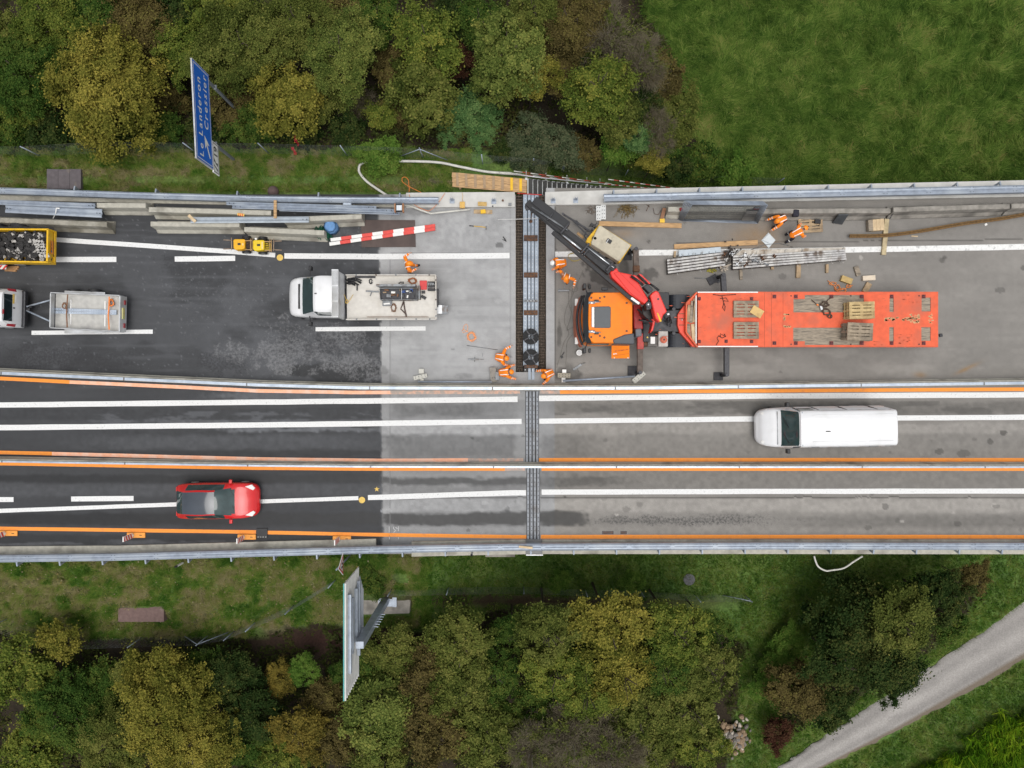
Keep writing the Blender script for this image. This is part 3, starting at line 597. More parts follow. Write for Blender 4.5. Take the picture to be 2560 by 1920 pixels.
# reinforcing steel either side
for nm, u0, u1, lb in (('rebar_grid', 30, 94, 'rusty reinforcing bar grid on the west side of the new joint'), ('rebar_grid', 231, 290, 'rusty reinforcing bar grid on the east side of the new joint')):
    m = MB()
    for k in range(62):
        y = 40+k*24.4+random.uniform(-4, 4); zz = -.08+random.uniform(-.03, .03)
        m.tube([q('M3', u0+random.uniform(-2, 4), y, zz), q('M3', u1+random.uniform(-4, 6), y+random.uniform(-3, 3), zz)], .013, 4)
    for k in range(6):
        x = u0+4+(u1-u0-8)*k/5; zz = -.14-.12*(k % 2)
        m.tube([q('M3', x, 30, zz), q('M3', x+2, 500, zz), q('M3', x-1, 1000, zz), q('M3', x, 1545, zz)], .014, 4)
    for k in range(40):
        x = random.uniform(u0, u1); y = random.uniform(40, 1540); m.tube([q('M3', x, y, -.07), q('M3', x+random.uniform(-8, 8), y+random.uniform(10, 26), -.07), q('M3', x+random.uniform(-8, 8), y+20, -.4)], .011, 4)
    tag(m.build(nm, M_('rebar', (.20, .155, .12), .7, .2, .35, 14)), lb, 'reinforcing steel')
def coil(label, cx, cy, r):
    t = MB(); z0 = .17
    for lay in range(3):
        pts = []
        for i in range(7*24):
            a = i/24*2*math.pi; rr = r*(.36+.64*i/(7*24)); c_ = q('M3', cx, cy, z0+lay*.05); k = (H-z0)/H/PX/3.456
            pts.append(c_+Vector((math.cos(a)*rr*k*(1+.02*math.sin(5*a+lay)), math.sin(a)*rr*k, .012*math.sin(3*a))))
        t.tube(pts, .024, 5)
    o = t.build('rubber_coil', rubber); tag(o, label, 'coil', 'coiled black rubber profiles')
    s = MB(); c_ = q('M3', cx, cy, z0+.15); k = (H-z0)/H/PX/3.456
    for a in (.55, 2.2): s.bar(c_+V(math.cos(a)*r*k, math.sin(a)*r*k, .03), c_-V(math.cos(a)*r*k, math.sin(a)*r*k, -.03), .05, .02)
    s.build('strap', steel_dark, o)
coil('upper coil of black rubber profile on the new joint', 162, 1248, 68); coil('lower coil of black rubber profile on the new joint', 163, 1426, 70)
# ================================================================== vehicles
def wheel(root, p, r=.33, w=.22, axis=(0, 1, 0)):
    a = Vector(axis)*w/2; p = Vector(p); t = MB(); t.cyl(p-a, p+a, r, 20); t.ring
    o = t.build('wheel', rubber, root, bevel=.02); rm = MB(); rm.cyl(p-a*1.03, p+a*1.03, r*.6, 14); rm.build('rim', alu, o); return o
def place(mb, o, rz):
    """local -> world for one MB"""
    c, s_ = math.cos(rz), math.sin(rz); mb.v = [(o.x+x*c-y*s_, o.y+x*s_+y*c, o.z+z) for x, y, z in mb.v]; return mb
def catmull(keys, n):
    out = []
    for i in range(len(keys)-1):
        p0 = keys[max(i-1, 0)]; p1 = keys[i]; p2 = keys[i+1]; p3 = keys[min(i+2, len(keys)-1)]
        for k in range(n):
            t = k/n
            out.append([min(max(.5*(2*b+(c-a)*t+(2*a-5*b+4*c-d)*t*t+(3*b-a-3*c+d)*t**3), min(b, c)-.01), max(b, c)+.01) for a, b, c, d in zip(p0, p1, p2, p3)])
    out.append(list(keys[-1])); return out
def car_shell(keys, glass_of, n=5):
    """keys: (x, half width, belt z, roof half width, roof z, sill z); returns body MB and glass MB, local with +x forward"""
    rows = catmull(keys, n); body = MB(); glass = MB(); rings = []
    for x, hw, bz, rw, rz_, sz in rows:
        mid = (bz+sz)/2
        half = [(hw*.90, sz), (hw*.985, sz+.10), (hw, mid), (hw*.985, bz-.06), (hw*.95, bz), (rw*1.0, rz_-.10*min(1, (rz_-bz)*3)), (rw*.88, rz_-.015), (rw*.5, rz_+.015), (0, rz_+.025)]
        rings.append([V(x, y, z) for y, z in half]+[V(x, -y, z) for y, z in half[-2::-1]])
    k = len(rings[0]); vs = [p for r_ in rings for p in r_]; fb, fg, fr_ = [], [], []
    for i in range(len(rings)-1):
        xm = (rows[i][0]+rows[i+1][0])/2
        for j in range(k-1):
            jj = j if j < 8 else k-2-j
            ((fb, fg, fr_)[int(glass_of(xm, jj))]).append((i*k+j, (i+1)*k+j, (i+1)*k+j+1, i*k+j+1))
    fb += [tuple(range(k)), tuple((len(rings)-1)*k+j for j in range(k))]
    body.add(vs, fb, 0, True); glass.add(vs, fg, 0, True); car_shell.roof = MB().add(vs, fr_, 0, True); return body, glass
def finish(root, name, mb, m, rz, parent=None, bevel=0):
    place(mb, root.location, rz)
    me = mb.build(name, m, parent or root, bevel=bevel)
    bm = bmesh.new(); bm.from_mesh(me.data); loose = [v for v in bm.verts if not v.link_faces]
    bmesh.ops.delete(bm, geom=loose, context='VERTS'); bm.to_mesh(me.data); bm.free(); return me
# ---------------------------------------------------------------- red hatchback
root = thing('red_car', 'red hatchback with dark glass roof driving right along the lower lanes', 'car', (-14.45, -5.72, 0)); rz = R(.6)
roof_gl = M_('dark_glass_roof', (.045, .055, .07), .12, 0, .1, 2, spec=.7)
keys = [(-1.98, .62, .62, .50, .64, .30), (-1.93, .76, .80, .60, .84, .25), (-1.72, .83, .92, .62, 1.10, .2), (-1.30, .865, .95, .60, 1.42, .2), (-.6, .875, .95, .62, 1.49, .2), (.15, .875, .94, .60, 1.42, .2), (.98, .87, .92, .68, 1.0, .2), (1.45, .85, .80, .66, .86, .2), (1.80, .77, .66, .56, .70, .22), (1.95, .62, .5, .4, .55, .28), (1.99, .50, .45, .3, .5, .30)]
b, g = car_shell(keys, lambda x, j: 2 if j in (6, 7) and -1.36 < x < .15 else (j in (5, 6, 7) and .15 < x < .97 and not (j == 5 and x > .9)) or (j in (6, 7) and -1.9 < x < -1.36) or (j == 4 and -1.35 < x < .42))
finish(root, 'body', b, red_car, rz); finish(root, 'window', g, glass_lt, rz)
finish(root, 'glass_roof', car_shell.roof, roof_gl, rz)
for s_ in (-1, 1):
    m = MB(); m.prism([V(1.42, s_*.70, .865), V(1.78, s_*.50, .755), V(1.86, s_*.60, .70), V(1.72, s_*.78, .74)], .6); finish(root, 'headlight', m, sign_wh, rz, bevel=.015)
    m = MB(); m.box((.78, s_*.97, .98), (.14, .20, .13)); finish(root, 'wing_mirror', m, red_car, rz, bevel=.03)
    m = MB(); m.box((-1.93, s_*.60, .72), (.10, .22, .14)); finish(root, 'tail_light', m, sign_red, rz, bevel=.02)
    for x in (-1.25, 1.25): wheel(root, root.location+Matrix.Rotation(rz, 3, 'Z') @ V(x, s_*.78, .31), .31, .19)
for s_ in (-.3, .3):
    m = MB(); m.bar(V(.97, s_-.1, 1.04), V(.80, s_+.32, 1.10), .02, .015); finish(root, 'wiper', m, black_pl, rz)
# ---------------------------------------------------------------- white van
root = thing('white_van', 'long white panel van driving left along the upper open lane', 'van', (15.0, -2.08, 0)); rz = R(181)
keys = [(-3.0, .80, .9, .70, 1.0, .35), (-2.98, .96, 1.25, .80, 2.30, .28), (-2.6, .985, 1.3, .84, 2.42, .25), (0, .99, 1.3, .85, 2.46, .25), (1.35, .985, 1.3, .83, 2.36, .25), (1.55, .98, 1.28, .80, 2.26, .25), (2.08, .96, 1.2, .86, 1.42, .25), (2.45, .93, 1.1, .80, 1.20, .25), (2.80, .84, .86, .66, .95, .28), (2.96, .70, .65, .5, .70, .32), (3.02, .55, .55, .4, .6, .35)]
b, g = car_shell(keys, lambda x, j: (j in (5, 6, 7) and 1.56 < x < 2.08) or (j == 4 and .75 < x < 1.5))
finish(root, 'body', b, white_paint, rz); finish(root, 'window', g, glass_lt, rz)
for s_ in (-1, 1):
    m = MB(); m.prism([V(2.50, s_*.80, 1.12), V(2.84, s_*.60, .93), V(2.88, s_*.72, .85), V(2.62, s_*.90, .95)], .75); finish(root, 'headlight', m, sign_wh, rz, bevel=.02)
    m = MB(); m.box((1.75, s_*1.12, 1.35), (.16, .22, .28)); finish(root, 'wing_mirror', m, black_pl, rz, bevel=.03)
    m = MB(); m.box((-2.99, s_*.84, 1.2), (.06, .14, .5)); finish(root, 'tail_light', m, sign_red, rz, bevel=.02)
    for x in (-1.9, 1.95): wheel(root, root.location+Matrix.Rotation(rz, 3, 'Z') @ V(x, s_*.88, .34), .34, .22)
    for x in (-2.2, -.9, .4): m = MB(); m.box((x, s_*.62, 2.462), (1.15, .03, .02)); finish(root, 'roof_rib', m, white_paint, rz)
for s_ in (-1, 1):      # door gaps and window rails along the sides
    for x in (1.45, .55, -.75, -2.2): m = MB(); m.prism([V(x, s_*.995, 1.28), V(x+.025, s_*.995, 1.28), V(x+.025, s_*.87, 2.2), V(x, s_*.87, 2.2)], .5); finish(root, 'door_gap', m, steel_grey, rz)
    m = MB(); m.bar(V(-2.7, s_*.865, 2.40), V(1.2, s_*.865, 2.38), .02, .02); finish(root, 'roof_gutter', m, steel_grey, rz)
m = MB(); m.bar(V(1.42, -.8, 2.335), V(1.42, .8, 2.335), .025, .02); finish(root, 'roof_seam', m, galv, rz)
for s_ in (-.35, .4): m = MB(); m.bar(V(2.06, s_-.25, 1.46), V(1.86, s_+.30, 1.80), .025, .02); finish(root, 'wiper', m, black_pl, rz)
m = MB(); m.bar(V(2.22, -.8, 1.335), V(2.22, .8, 1.335), .03, .02); finish(root, 'bonnet_gap', m, steel_grey, rz)
m = MB(); m.box((.3, .12, 2.50), (.20, .04, .04)); finish(root, 'antenna', m, black_pl, rz)
m = MB(); m.box((-2.99, 0, 1.9), (.05, .8, .4)); finish(root, 'rear_window', m, glass_dk, rz)
# ---------------------------------------------------------------- van at the frame's edge, with the trailer
root = thing('white_tow_van', 'small white van with a dark rear window, towing the aluminium trailer', 'van', (-26.28, 3.74, 0)); rz = R(178.6)
keys = [(-2.22, .72, .75, .62, .80, .35), (-2.18, .90, 1.0, .70, 1.12, .28), (-2.08, .93, 1.1, .68, 1.72, .25), (-1.85, .935, 1.1, .72, 1.82, .25), (0, .935, 1.1, .72, 1.86, .25), (.6, .935, 1.1, .70, 1.80, .25), (1.35, .92, 1.05, .76, 1.12, .25), (2.0, .82, .8, .64, .88, .28), (2.2, .6, .6, .5, .66, .32)]
b, g = car_shell(keys, lambda x, j: (j in (5, 6, 7) and .62 < x < 1.34) or (j == 4 and -1.7 < x < .55))
finish(root, 'body', b, white_paint, rz); finish(root, 'window', g, glass_lt, rz)
def rear(y0, y1, t0, t1, e=.012):
    # points on the sloping tail door: t from bumper (0) to roof (1)
    f = lambda y, t: V(-2.20+.115*t-e, y, 1.03+.70*t+e); return [f(y0, t0), f(y1, t0), f(y1, t1), f(y0, t1)]
for nm, y0, y1, t0, t1, m_ in (('rear_window', -.62, .66, .30, .95, glass_dk), ('number_plate', -.62, -.28, -.02, .10, sign_wh), ('yellow_sticker', -.66, -.20, .13, .26, mk_y), ('door_handle', -.02, .04, .08, .22, black_pl)):
    m = MB(); a = rear(y0, y1, t0, t1); m.prism([V(p.x, p.y, p.z) for p in a], .0) if 0 else m.add(a+[p+V(.03, 0, 0) for p in a], [(0, 1, 2, 3), (7, 6, 5, 4), (0, 4, 5, 1), (1, 5, 6, 2), (2, 6, 7, 3), (3, 7, 4, 0)]); finish(root, nm, m, m_, rz)
for s_ in (-1, 1):
    m = MB(); m.prism([V(-2.08, s_*.80, 1.45), V(-2.20, s_*.78, 1.12), V(-2.16, s_*.92, 1.08), V(-2.02, s_*.90, 1.45)], .98); finish(root, 'tail_light', m, M_('deep_red_lamp', (.34, .025, .035), .3), rz, bevel=.02)
    for x in (-1.4, 1.35): wheel(root, root.location+Matrix.Rotation(rz, 3, 'Z') @ V(x, s_*.84, .32), .32, .2)
m = MB(); m.box((-2.27, 0, .52), (.20, 1.8, .26)); finish(root, 'bumper', m, steel_dark, rz, bevel=.05)
m = MB(); m.box((-2.14, .25, 1.80), (.05, .22, .04)); finish(root, 'brake_light', m, M_('deep_red_lamp', (1, 1, 1)), rz)
# trailer
t0 = q('M1', 760, 1035, 0); TR = thing('aluminium_trailer', 'open aluminium box trailer hitched behind the small white van', 'trailer', (t0.x, t0.y, 0))
Cn = [q('M1', 435, 868, 1.0), q('M1', 1032, 893, 1.0), q('M1', 1026, 1206, 1.0), q('M1', 428, 1172, 1.0)]
fl = MB(); fl.prism([c+V(0, 0, -.38) for c in Cn], .52); fl.build('floor', M_('scratched_trailer_floor', (.47, .46, .43), .6, .1, .1, 5, (.33, .32, .31), 1.4, .52, .7), TR)
def wall(a, b, z1, z0, th, nm, m_, par): w_ = MB(); w_.bar(V(a.x, a.y, z1), V(b.x, b.y, z1), th, z1-z0); return w_.build(nm, m_, par, bevel=.008)
wall(Cn[0], Cn[1], 1.0, .55, .035, 'side_wall', alu, TR); wall(Cn[3], Cn[2], 1.0, .55, .035, 'side_wall', alu, TR)
wall(Cn[0].lerp(Cn[3], .02), Cn[3].lerp(Cn[0], .02), .99, .55, .05, 'front_wall', alu, TR)
e0 = q('M1', 1040, 900, 1.0); e1 = q('M1', 1034, 1208, 1.0); g0 = q('M1', 1098, 906, .55); g1 = q('M1', 1090, 1211, .55); tg = MB()
tg.add([e0, e1, g1, g0, e0+V(-.05, 0, 0), e1+V(-.05, 0, 0), g1+V(-.05, 0, -.02), g0+V(-.05, 0, -.02)], [(0, 1, 2, 3), (7, 6, 5, 4), (0, 4, 5, 1), (1, 5, 6, 2), (2, 6, 7, 3), (3, 7, 4, 0)]); tgo = tg.build('tailgate', alu, TR)
for v in (.17, .82):
    m = MB(); a = g0.lerp(g1, v).lerp(e0.lerp(e1, v), .35); m.box((a.x+.02, a.y, a.z), (.07, .22, .09)); m.build('tail_light', M_('dark_tail_lamp', (.20, .02, .025), .3), TR)
m = MB(); a = g0.lerp(g1, .48).lerp(e0.lerp(e1, .48), .55); m.box((a.x+.02, a.y, a.z), (.05, .54, .16)); yp = m.build('yellow_plate', M_('pale_yellow_plate', (.52, .48, .20), .5), TR); m = MB(); m.box((a.x+.035, a.y-.2, a.z+.045), (.03, .11, .05)); m.build('green_patch', M_('plate_green', (.20, .36, .20), .5), yp); m = MB(); m.box((a.x+.047, a.y+.04, a.z-.02), (.012, .34, .02)); m.build('text_line', M_('plate_ochre', (.36, .29, .08), .5), yp)
for v in (.13, .87):
    m = MB(); a = Cn[0].lerp(Cn[3], v); m.tube([V(a.x, a.y, .5), V(q('M1', 245, 1015).x, q('M1', 0, 1013).y, .52)], .045, 6); m.build('drawbar', galv, TR)
m = MB(); a = q('M1', 245, 1015, .5); m.cyl(a+V(.2, .12, -.1), a+V(.2, .12, .2), .05, 10); m.box(a+V(-.05, 0, 0), (.3, .10, .10)); m.build('coupling', steel_dark, TR)
for x in (640, 820):
    for s_ in (860, 1185): a = q('M1', x, s_, .3); wheel(TR, a+V(0, .0, 0), .30, .2)
for y in (872, 1200):
    m = MB(); a = q('M1', 555, y, .6); b = q('M1', 905, y+(14 if y < 1000 else -4), .6); m.bar(a, b, .24, .06); m.build('mudguard', alu, TR, bevel=.02)
for x0 in (480,):
    m = MB(); m.bar(q('M1', 476, 880, .98), q('M1', 470, 1168, .98), .03, .04); m.build('front_rail', steel_dark, TR)
def loose(nm, lb, cat, mb, m_, **k):
    g_ = k.pop('group', None); o = mb.build(nm, m_, **k); return tag(o, lb, cat, g_)
m = MB()
for dy in (0, 1): a = q('M1', 466, 1012+dy*26, .74); b = q('M1', 1005, 1030+dy*20, .74); m.bar(a, b, .12, .07); [m.cyl(a.lerp(b, .04+.04*i), a.lerp(b, .04+.04*i)+V(0, 0, .006), .014, 6, 1) for i in range(23)]
loose('steel_profile', 'perforated bright steel profile lying lengthwise in the aluminium trailer', 'profile', m, [galv_new, steel_dark])
for x, lb in ((612, 'white crossbar under the steel profile, near the trailer front'), (908, 'white crossbar under the steel profile, near the trailer tailgate')):
    m = MB(); m.bar(q('M1', x, 930 if x < 700 else 942, .66), q('M1', x-2, 1142 if x < 700 else 1160, .66), .06, .04); loose('crossbar', lb, 'bar', m, sign_wh, group='white crossbars in the trailer')
def ribbon(pts, wd, z0=0): 
    m = MB(); m.sweep([(-wd/2, 0), (-wd/2, .012), (wd/2, .012), (wd/2, 0)], pts); return m
def bunch(r, cx, cy, rx, ry, z, n, rad, sd, turns=3.0):
    rn = random.Random(sd); pts = []
    for i in range(n):
        a = i/n*turns*2*math.pi; k = .55+.45*rn.random()
        pts.append(q(r, cx+math.cos(a)*rx*k+rn.uniform(-.15, .15)*rx, cy+math.sin(a)*ry*k, z+rn.random()*rad*4))
    return pts
m = ribbon([q('M1', 945, 905, 1.02), q('M1', 942, 990, .79), q('M1', 936, 1060, .79), q('M1', 944, 1190, 1.02)], .06); m.tube(bunch('M1', 962, 955, 24, 34, .68, 46, .02, 3), .022, 5)
loose('ratchet_strap', 'bright orange ratchet strap over the steel profile in the trailer', 'strap', m, cable_o)
m = ribbon([q('M1', 586, 885, 1.02), q('M1', 578, 1000, .79), q('M1', 576, 1060, .79), q('M1', 582, 1170, 1.02)], .06); m.tube(bunch('M1', 558, 985, 20, 34, .80, 36, .02, 4), .02, 5)
loose('ratchet_strap', 'brown ratchet strap over the steel profile in the trailer', 'strap', m, strap_br)
# ---------------------------------------------------------------- yellow tipper with rubble
t0 = q('M1', 120, 470, 0); TP = thing('tipper_truck', 'small truck with a yellow tipping body full of broken asphalt', 'truck', (t0.x-1.2, t0.y, 0))
A = [q('M1', 418, 322, 1.65), q('M1', 412, 605, 1.65), q('M1', -560, 590, 1.65), q('M1', -560, 318, 1.65)]
B = [q('M1', 476, 345, 1.05), q('M1', 470, 630, 1.05)]
m = MB(); m.bar(A[0]+V(-.0, .0, -.0), A[3], .07, .62); m.bar(A[1], A[2], .07, .62); m.bar(A[3], A[2], .07, .62); m.prism([a+V(0, 0, -.5) for a in A], 1.02); m.build('tipping_body', yellow, TP, bevel=.01)
m = MB(); m.add([A[0], A[1], B[1], B[0], A[0]+V(-.08, 0, 0), A[1]+V(-.08, 0, 0), B[1]+V(-.08, 0, 0), B[0]+V(-.08, 0, 0)], [(0, 1, 2, 3), (7, 6, 5, 4), (0, 4, 5, 1), (1, 5, 6, 2), (2, 6, 7, 3), (3, 7, 4, 0)]); tgt = m.build('tailgate', yellow, TP)
m = MB(); a = A[0].lerp(A[1], .50).lerp(B[0].lerp(B[1], .50), .5); n_ = (B[0]-A[0]).normalized(); u = V(0, -1, 0)
c_ = a+V(.03, .0, .0); m.quad(c_+u*-.30-n_*.13, c_+u*.34-n_*.13, c_+u*.34+n_*.13, c_+u*-.30+n_*.13); mo = m.build('sticker', mk_o, tgt)
e_ = V(.006, 0, 0); rn = random.Random(32); m = MB()
for i in range(7): p = c_+e_+u*(-.24+.062*i)-n_*.09; m.add([p, p+u*rn.uniform(.02, .045), p+u*.035+n_*rn.uniform(.05, .09), p+n_*.06], [(0, 1, 2, 3)])
m.build('sticker_mark', steel_dark, mo, norm=False); m = MB(); m.add([c_+e_+u*.22-n_*.05+u*math.cos(t)*.06+n_*math.sin(t)*.06 for t in np.linspace(0, 5.7, 12)], [tuple(range(12))]); m.build('sticker_emblem', M_('blue_grey_emblem', (.10, .17, .22), .5), mo, norm=False)
m = MB(); m.box((t0.x-2.2, t0.y, .75), (6.2, .8, .25)); m.build('chassis', steel_dark, TP)
m = MB(); m.box((t0.x-5.6, t0.y, 1.35), (1.7, 2.0, 1.7)); m.build('cab', yellow, TP, bevel=.12)
for x in (t0.x+.6, t0.x-.5, t0.x-5.4):
    for s_ in (-.85, .85): wheel(TP, V(x, t0.y+s_, .42), .42, .28)
rn = random.Random(11); m = MB(); asp_ = M_('broken_asphalt', (.035, .033, .032), .9, 0, .4, 10); slab_ = M_('broken_concrete_slab', (.42, .40, .37), .9, 0, .2, 8)
X0, X1 = A[3].x, A[0].x
for i in range(520):
    x = X1-.12-abs(rn.gauss(0, 1.2)) if rn.random() < .7 else rn.uniform(X0+.2, X1-.15); y = rn.uniform(A[1].y+.12, A[0].y-.12)
    if x < X0+.1: continue
    z = 1.15+.33*math.exp(-((x-X1+1.0)/1.3)**2)*(1-((y-t0.y)/1.2)**2)+rn.uniform(0, .12); sz = rn.uniform(.04, .16)
    c_ = V(x, y, z); rot = Matrix.Rotation(rn.uniform(0, 6.3), 3, (rn.random()-.5, rn.random()-.5, 1)); pl = 0 if rn.random() < .83 else 1
    pts = [c_+rot @ V(math.cos(k*1.257)*sz*rn.uniform(.7, 1.2), math.sin(k*1.257)*sz*rn.uniform(.6, 1.1), 0) for k in range(5)]; dn = rot @ V(0, 0, -rn.uniform(.03, .09))
    m.add(pts+[p+dn for p in pts], [(0, 1, 2, 3, 4), (9, 8, 7, 6, 5)]+[(k, 5+k, 5+(k+1) % 5, (k+1) % 5) for k in range(5)], pl)
for i in range(24):
    c_ = q('M1', 300+(i % 4)*22+(i//4)*9, 430+(i//4)*24+rn.uniform(-5, 5), 1.62); ang = -1.0+rn.uniform(-.2, .2); sz = (rn.uniform(.15, .26), rn.uniform(.08, .12), .05)
    m.box(c_, sz, ang, 1)
m.box(((X0+X1)/2, t0.y, 1.16), (X1-X0-.1, A[0].y-A[1].y-.1, .02), 0, 0)
tag(m.build('rubble', [asp_, slab_]), 'heap of broken dark asphalt and pale slabs in the yellow tipper', 'rubble', kind='stuff')
# ---------------------------------------------------------------- white flatbed pickup
PK = thing('flatbed_pickup', 'white pickup truck with an open flatbed full of tools', 'pickup truck', (-7.3, 4.22, 0)); rz = math.pi
cx = -7.3; keys = [(.95, .98, 1.30, .82, 2.26, .35), (1.12, .99, 1.30, .85, 2.33, .3), (1.7, .99, 1.30, .85, 2.34, .3), (2.02, .985, 1.28, .82, 2.24, .3), (2.76, .97, 1.2, .86, 1.40, .3), (3.12, .94, 1.1, .82, 1.20, .3), (3.45, .86, .86, .70, .98, .3), (3.60, .70, .65, .5, .72, .34), (3.64, .55, .55, .4, .6, .38)]
b, g = car_shell(keys, lambda x, j: (j in (5, 6, 7) and 2.05 < x < 2.76) or (j == 4 and 1.25 < x < 2.05))
finish(PK, 'cab', b, white_paint, rz); finish(PK, 'window', g, glass_lt, rz)
for s_ in (-1, 1):
    m = MB(); m.prism([V(3.1, s_*.84, 1.13), V(3.46, s_*.64, .93), V(3.5, s_*.76, .85), V(3.25, s_*.93, .95)], .75); finish(PK, 'headlight', m, sign_wh, rz, bevel=.02)
    m = MB(); m.bar(V(2.42, s_*.95, 1.42), V(2.36, s_*1.25, 1.45), .05, .05); m.box((2.36, s_*1.33, 1.42), (.13, .20, .34)); finish(PK, 'wing_mirror', m, black_pl, rz, bevel=.02)
    for x in (2.75, -1.9): wheel(PK, V(cx-x, 4.22+s_*(.88 if x > 0 else .82), .36), .36, .24 if x > 0 else .34)
m = MB(); m.box((2.95, 0, 1.30), (.10, 1.2, .03)); finish(PK, 'bonnet_vent', m, black_pl, rz, bevel=.01)
m = MB(); m.box((.98, 0, 1.98), (.10, 1.45, .34)); finish(PK, 'rear_window', m, glass_dk, rz)
m = MB(); m.box((1.86, 0, 2.40), (.10, .04, .06)); finish(PK, 'antenna', m, black_pl, rz)
bc = [q('M2', 772, 716, 1.25), q('M2', 1552, 716, 1.25), q('M2', 1556, 1098, 1.25), q('M2', 776, 1100, 1.25)]
m = MB(); m.prism([c_+V(0, 0, -.27) for c_ in bc], .86); m.build('bed_floor', bedplate, PK)
for a, b, nm in ((bc[0], bc[1], 'side_board'), (bc[3], bc[2], 'side_board'), (bc[1], bc[2], 'tail_board')):
    wb = wall(a, b, 1.25, .9, .045, nm, bedplate, PK)
    for v in (.12, .34, .56, .78, .93):
        m = MB(); p = a.lerp(b, v); m.box((p.x, p.y, 1.23), (.07, .07, .07)); m.build('latch', steel_grey, wb)
m = MB(); m.bar(q('M2', 958, 1079, 1.1), q('M2', 1490, 1079, 1.1), .02, .03); m.build('lashing_rail', strap_br, PK)
hb = MB(); x_ = -8.12
for i, z in enumerate((1.05, 1.28, 1.5, 1.72, 1.94, 2.14, 2.32)): hb.box((x_-.035-.02*i/6, 4.22, z), (.05, 2.16, .17 if i == 0 else .09))
for y in (-1.06, -.5, .5, 1.06): hb.box((x_-.08, 4.22+y, 1.7), (.06, .08, 1.4))
hb.box((x_-.12, 4.22, 2.40), (.30, 2.20, .03), 0, 1)
for i in range(6): hb.box((x_-.255+.054*i, 4.22, 2.435), (.034, 2.22, .03))
for y in (-1.09, -.36, .36, 1.09): hb.box((x_-.12, 4.22+y, 2.455), (.31, .05, .03))
hb.build('headboard', [alu, steel_dark], PK)
m = MB(); m.box((cx+.6, 4.22, .68), (6.2, .9, .22)); m.build('chassis', steel_dark, PK)
m = MB(); m.box(q('M2', 1585, 1015, .72), (.26, .42, .05)); m.build('tow_step', alu, PK)
m = MB(); m.box(q('M2', 1634, 1018, .70), (.28, .42, .10)); m.build('tow_box', steel_grey, PK)
# things on the bed (floor z .98)
ZB = .985
TB = thing('tool_chest', 'long grey steel tool chest with its lid open on the pickup bed', 'tool chest', q('M2', 1235, 870, ZB))
tc = [q('M2', 1068, 832, 1.38), q('M2', 1392, 832, 1.38), q('M2', 1392, 930, 1.38), q('M2', 1074, 930, 1.38)]
for i in range(4): wall(tc[i], tc[(i+1) % 4], 1.38, ZB, .03, 'side_panel', steel_grey, TB)
m = MB(); m.prism([p+V(0, 0, -.2) for p in tc], ZB+.01); m.build('bottom', steel_dark, TB)
m = MB(); a = q('M2', 1040, 826, 1.72); b = q('M2', 1372, 834, 1.72); a2 = q('M2', 1068, 805, 1.40); b2 = q('M2', 1388, 803, 1.40)
a, b = V(tc[0].x-.1, tc[0].y+.05, 1.72), V(tc[1].x-.04, tc[1].y+.05, 1.72); a2 = V(tc[0].x, tc[0].y+.02, 1.39); b2 = V(tc[1].x, tc[1].y+.02, 1.39)
m.add([a, b, b2, a2]+[p+V(0, .1, .03) for p in (a, b, b2, a2)], [(0, 1, 2, 3), (7, 6, 5, 4), (0, 4, 5, 1), (1, 5, 6, 2), (2, 6, 7, 3), (3, 7, 4, 0)]); m.build('lid', steel_grey, TB)
m = MB(); m.box(q('M2', 1413, 870, 1.15), (.10, .66, .32)); m.box(q('M2', 1300, 936, 1.1), (.75, .05, .22)); m.build('outer_case', steel_grey, TB, bevel=.02)
rn = random.Random(5)
cols_ = [steel_dark, M_('blue_tool', (.03, .07, .22), .5), steel_grey, M_('tan_tool', (.38, .27, .16), .6), sign_wh, strap_br]
for k in range(18):
    m = MB(); p = q('M2', 1095+rn.random()*270, 848+rn.random()*66, 1.24); m.box(p, (rn.uniform(.06, .22), rn.uniform(.05, .14), .10), rn.uniform(-.2, .2)); m.build('tool', cols_[k % 6], TB)
m = MB(); m.bar(q('M2', 1258, 834, 1.33), q('M2', 1258, 928, 1.33), .02, .25); m.build('divider', alu, TB)
rc = thing('red_tool_case', 'open red plastic tool case at the rear of the pickup bed', 'tool case', q('M2', 1480, 810, ZB))
m = MB(); m.box(q('M2', 1446, 805, ZB+.035), (.35, .45, .07)); m.build('lid', M_('red_plastic', (.60, .05, .05), .5), rc, bevel=.02)
m = MB(); m.box(q('M2', 1515, 815, ZB+.04), (.36, .46, .08)); m.build('tray', black_pl, rc, bevel=.02)
for k in range(8): m = MB(); m.box(q('M2', 1492+14*(k % 4), 795+34*(k//4), ZB+.09), (.05, .13, .03), .3*k); m.build('drill_part', steel_grey, rc)
m = MB(); rn = random.Random(6)
for k in range(16):
    p = q('M2', 770+rn.random()*60, 740+rn.random()*50, ZB+.05+.1*rn.random()); p2 = q('M2', 830+rn.random()*90, 750+rn.random()*60, ZB+.05+.15*rn.random())
    m.tube([p, p.lerp(p2, .5)+V(0, rn.uniform(-.12, .12), .1), p2], .03, 5)
m.box(q('M2', 874, 825, ZB+.05), (.06, .30, .06)); loose('tripod', 'folded black tripod and cables heaped beside the pickup headboard', 'tripod', m, black_pl)
m = MB(); m.bar(q('M2', 855, 735, ZB+.09), q('M2', 1030, 735, ZB+.09), .08, .08); m.tube(bunch('M2', 990, 775, 16, 24, ZB+.03, 24, .01, 8, 1.5), .025, 5); loose('drill_machine', 'black bar tool with hook near the pickup headboard', 'tool', m, steel_dark)
m = MB(); m.tube(bunch('M2', 1355, 768, 42, 28, ZB+.03, 80, .02, 9, 6), .018, 5); loose('rope', 'coiled brown rope on the pickup bed beside the red case', 'rope', m, M_('brown_rope', (.33, .13, .06), .9, 0, .2, 12))
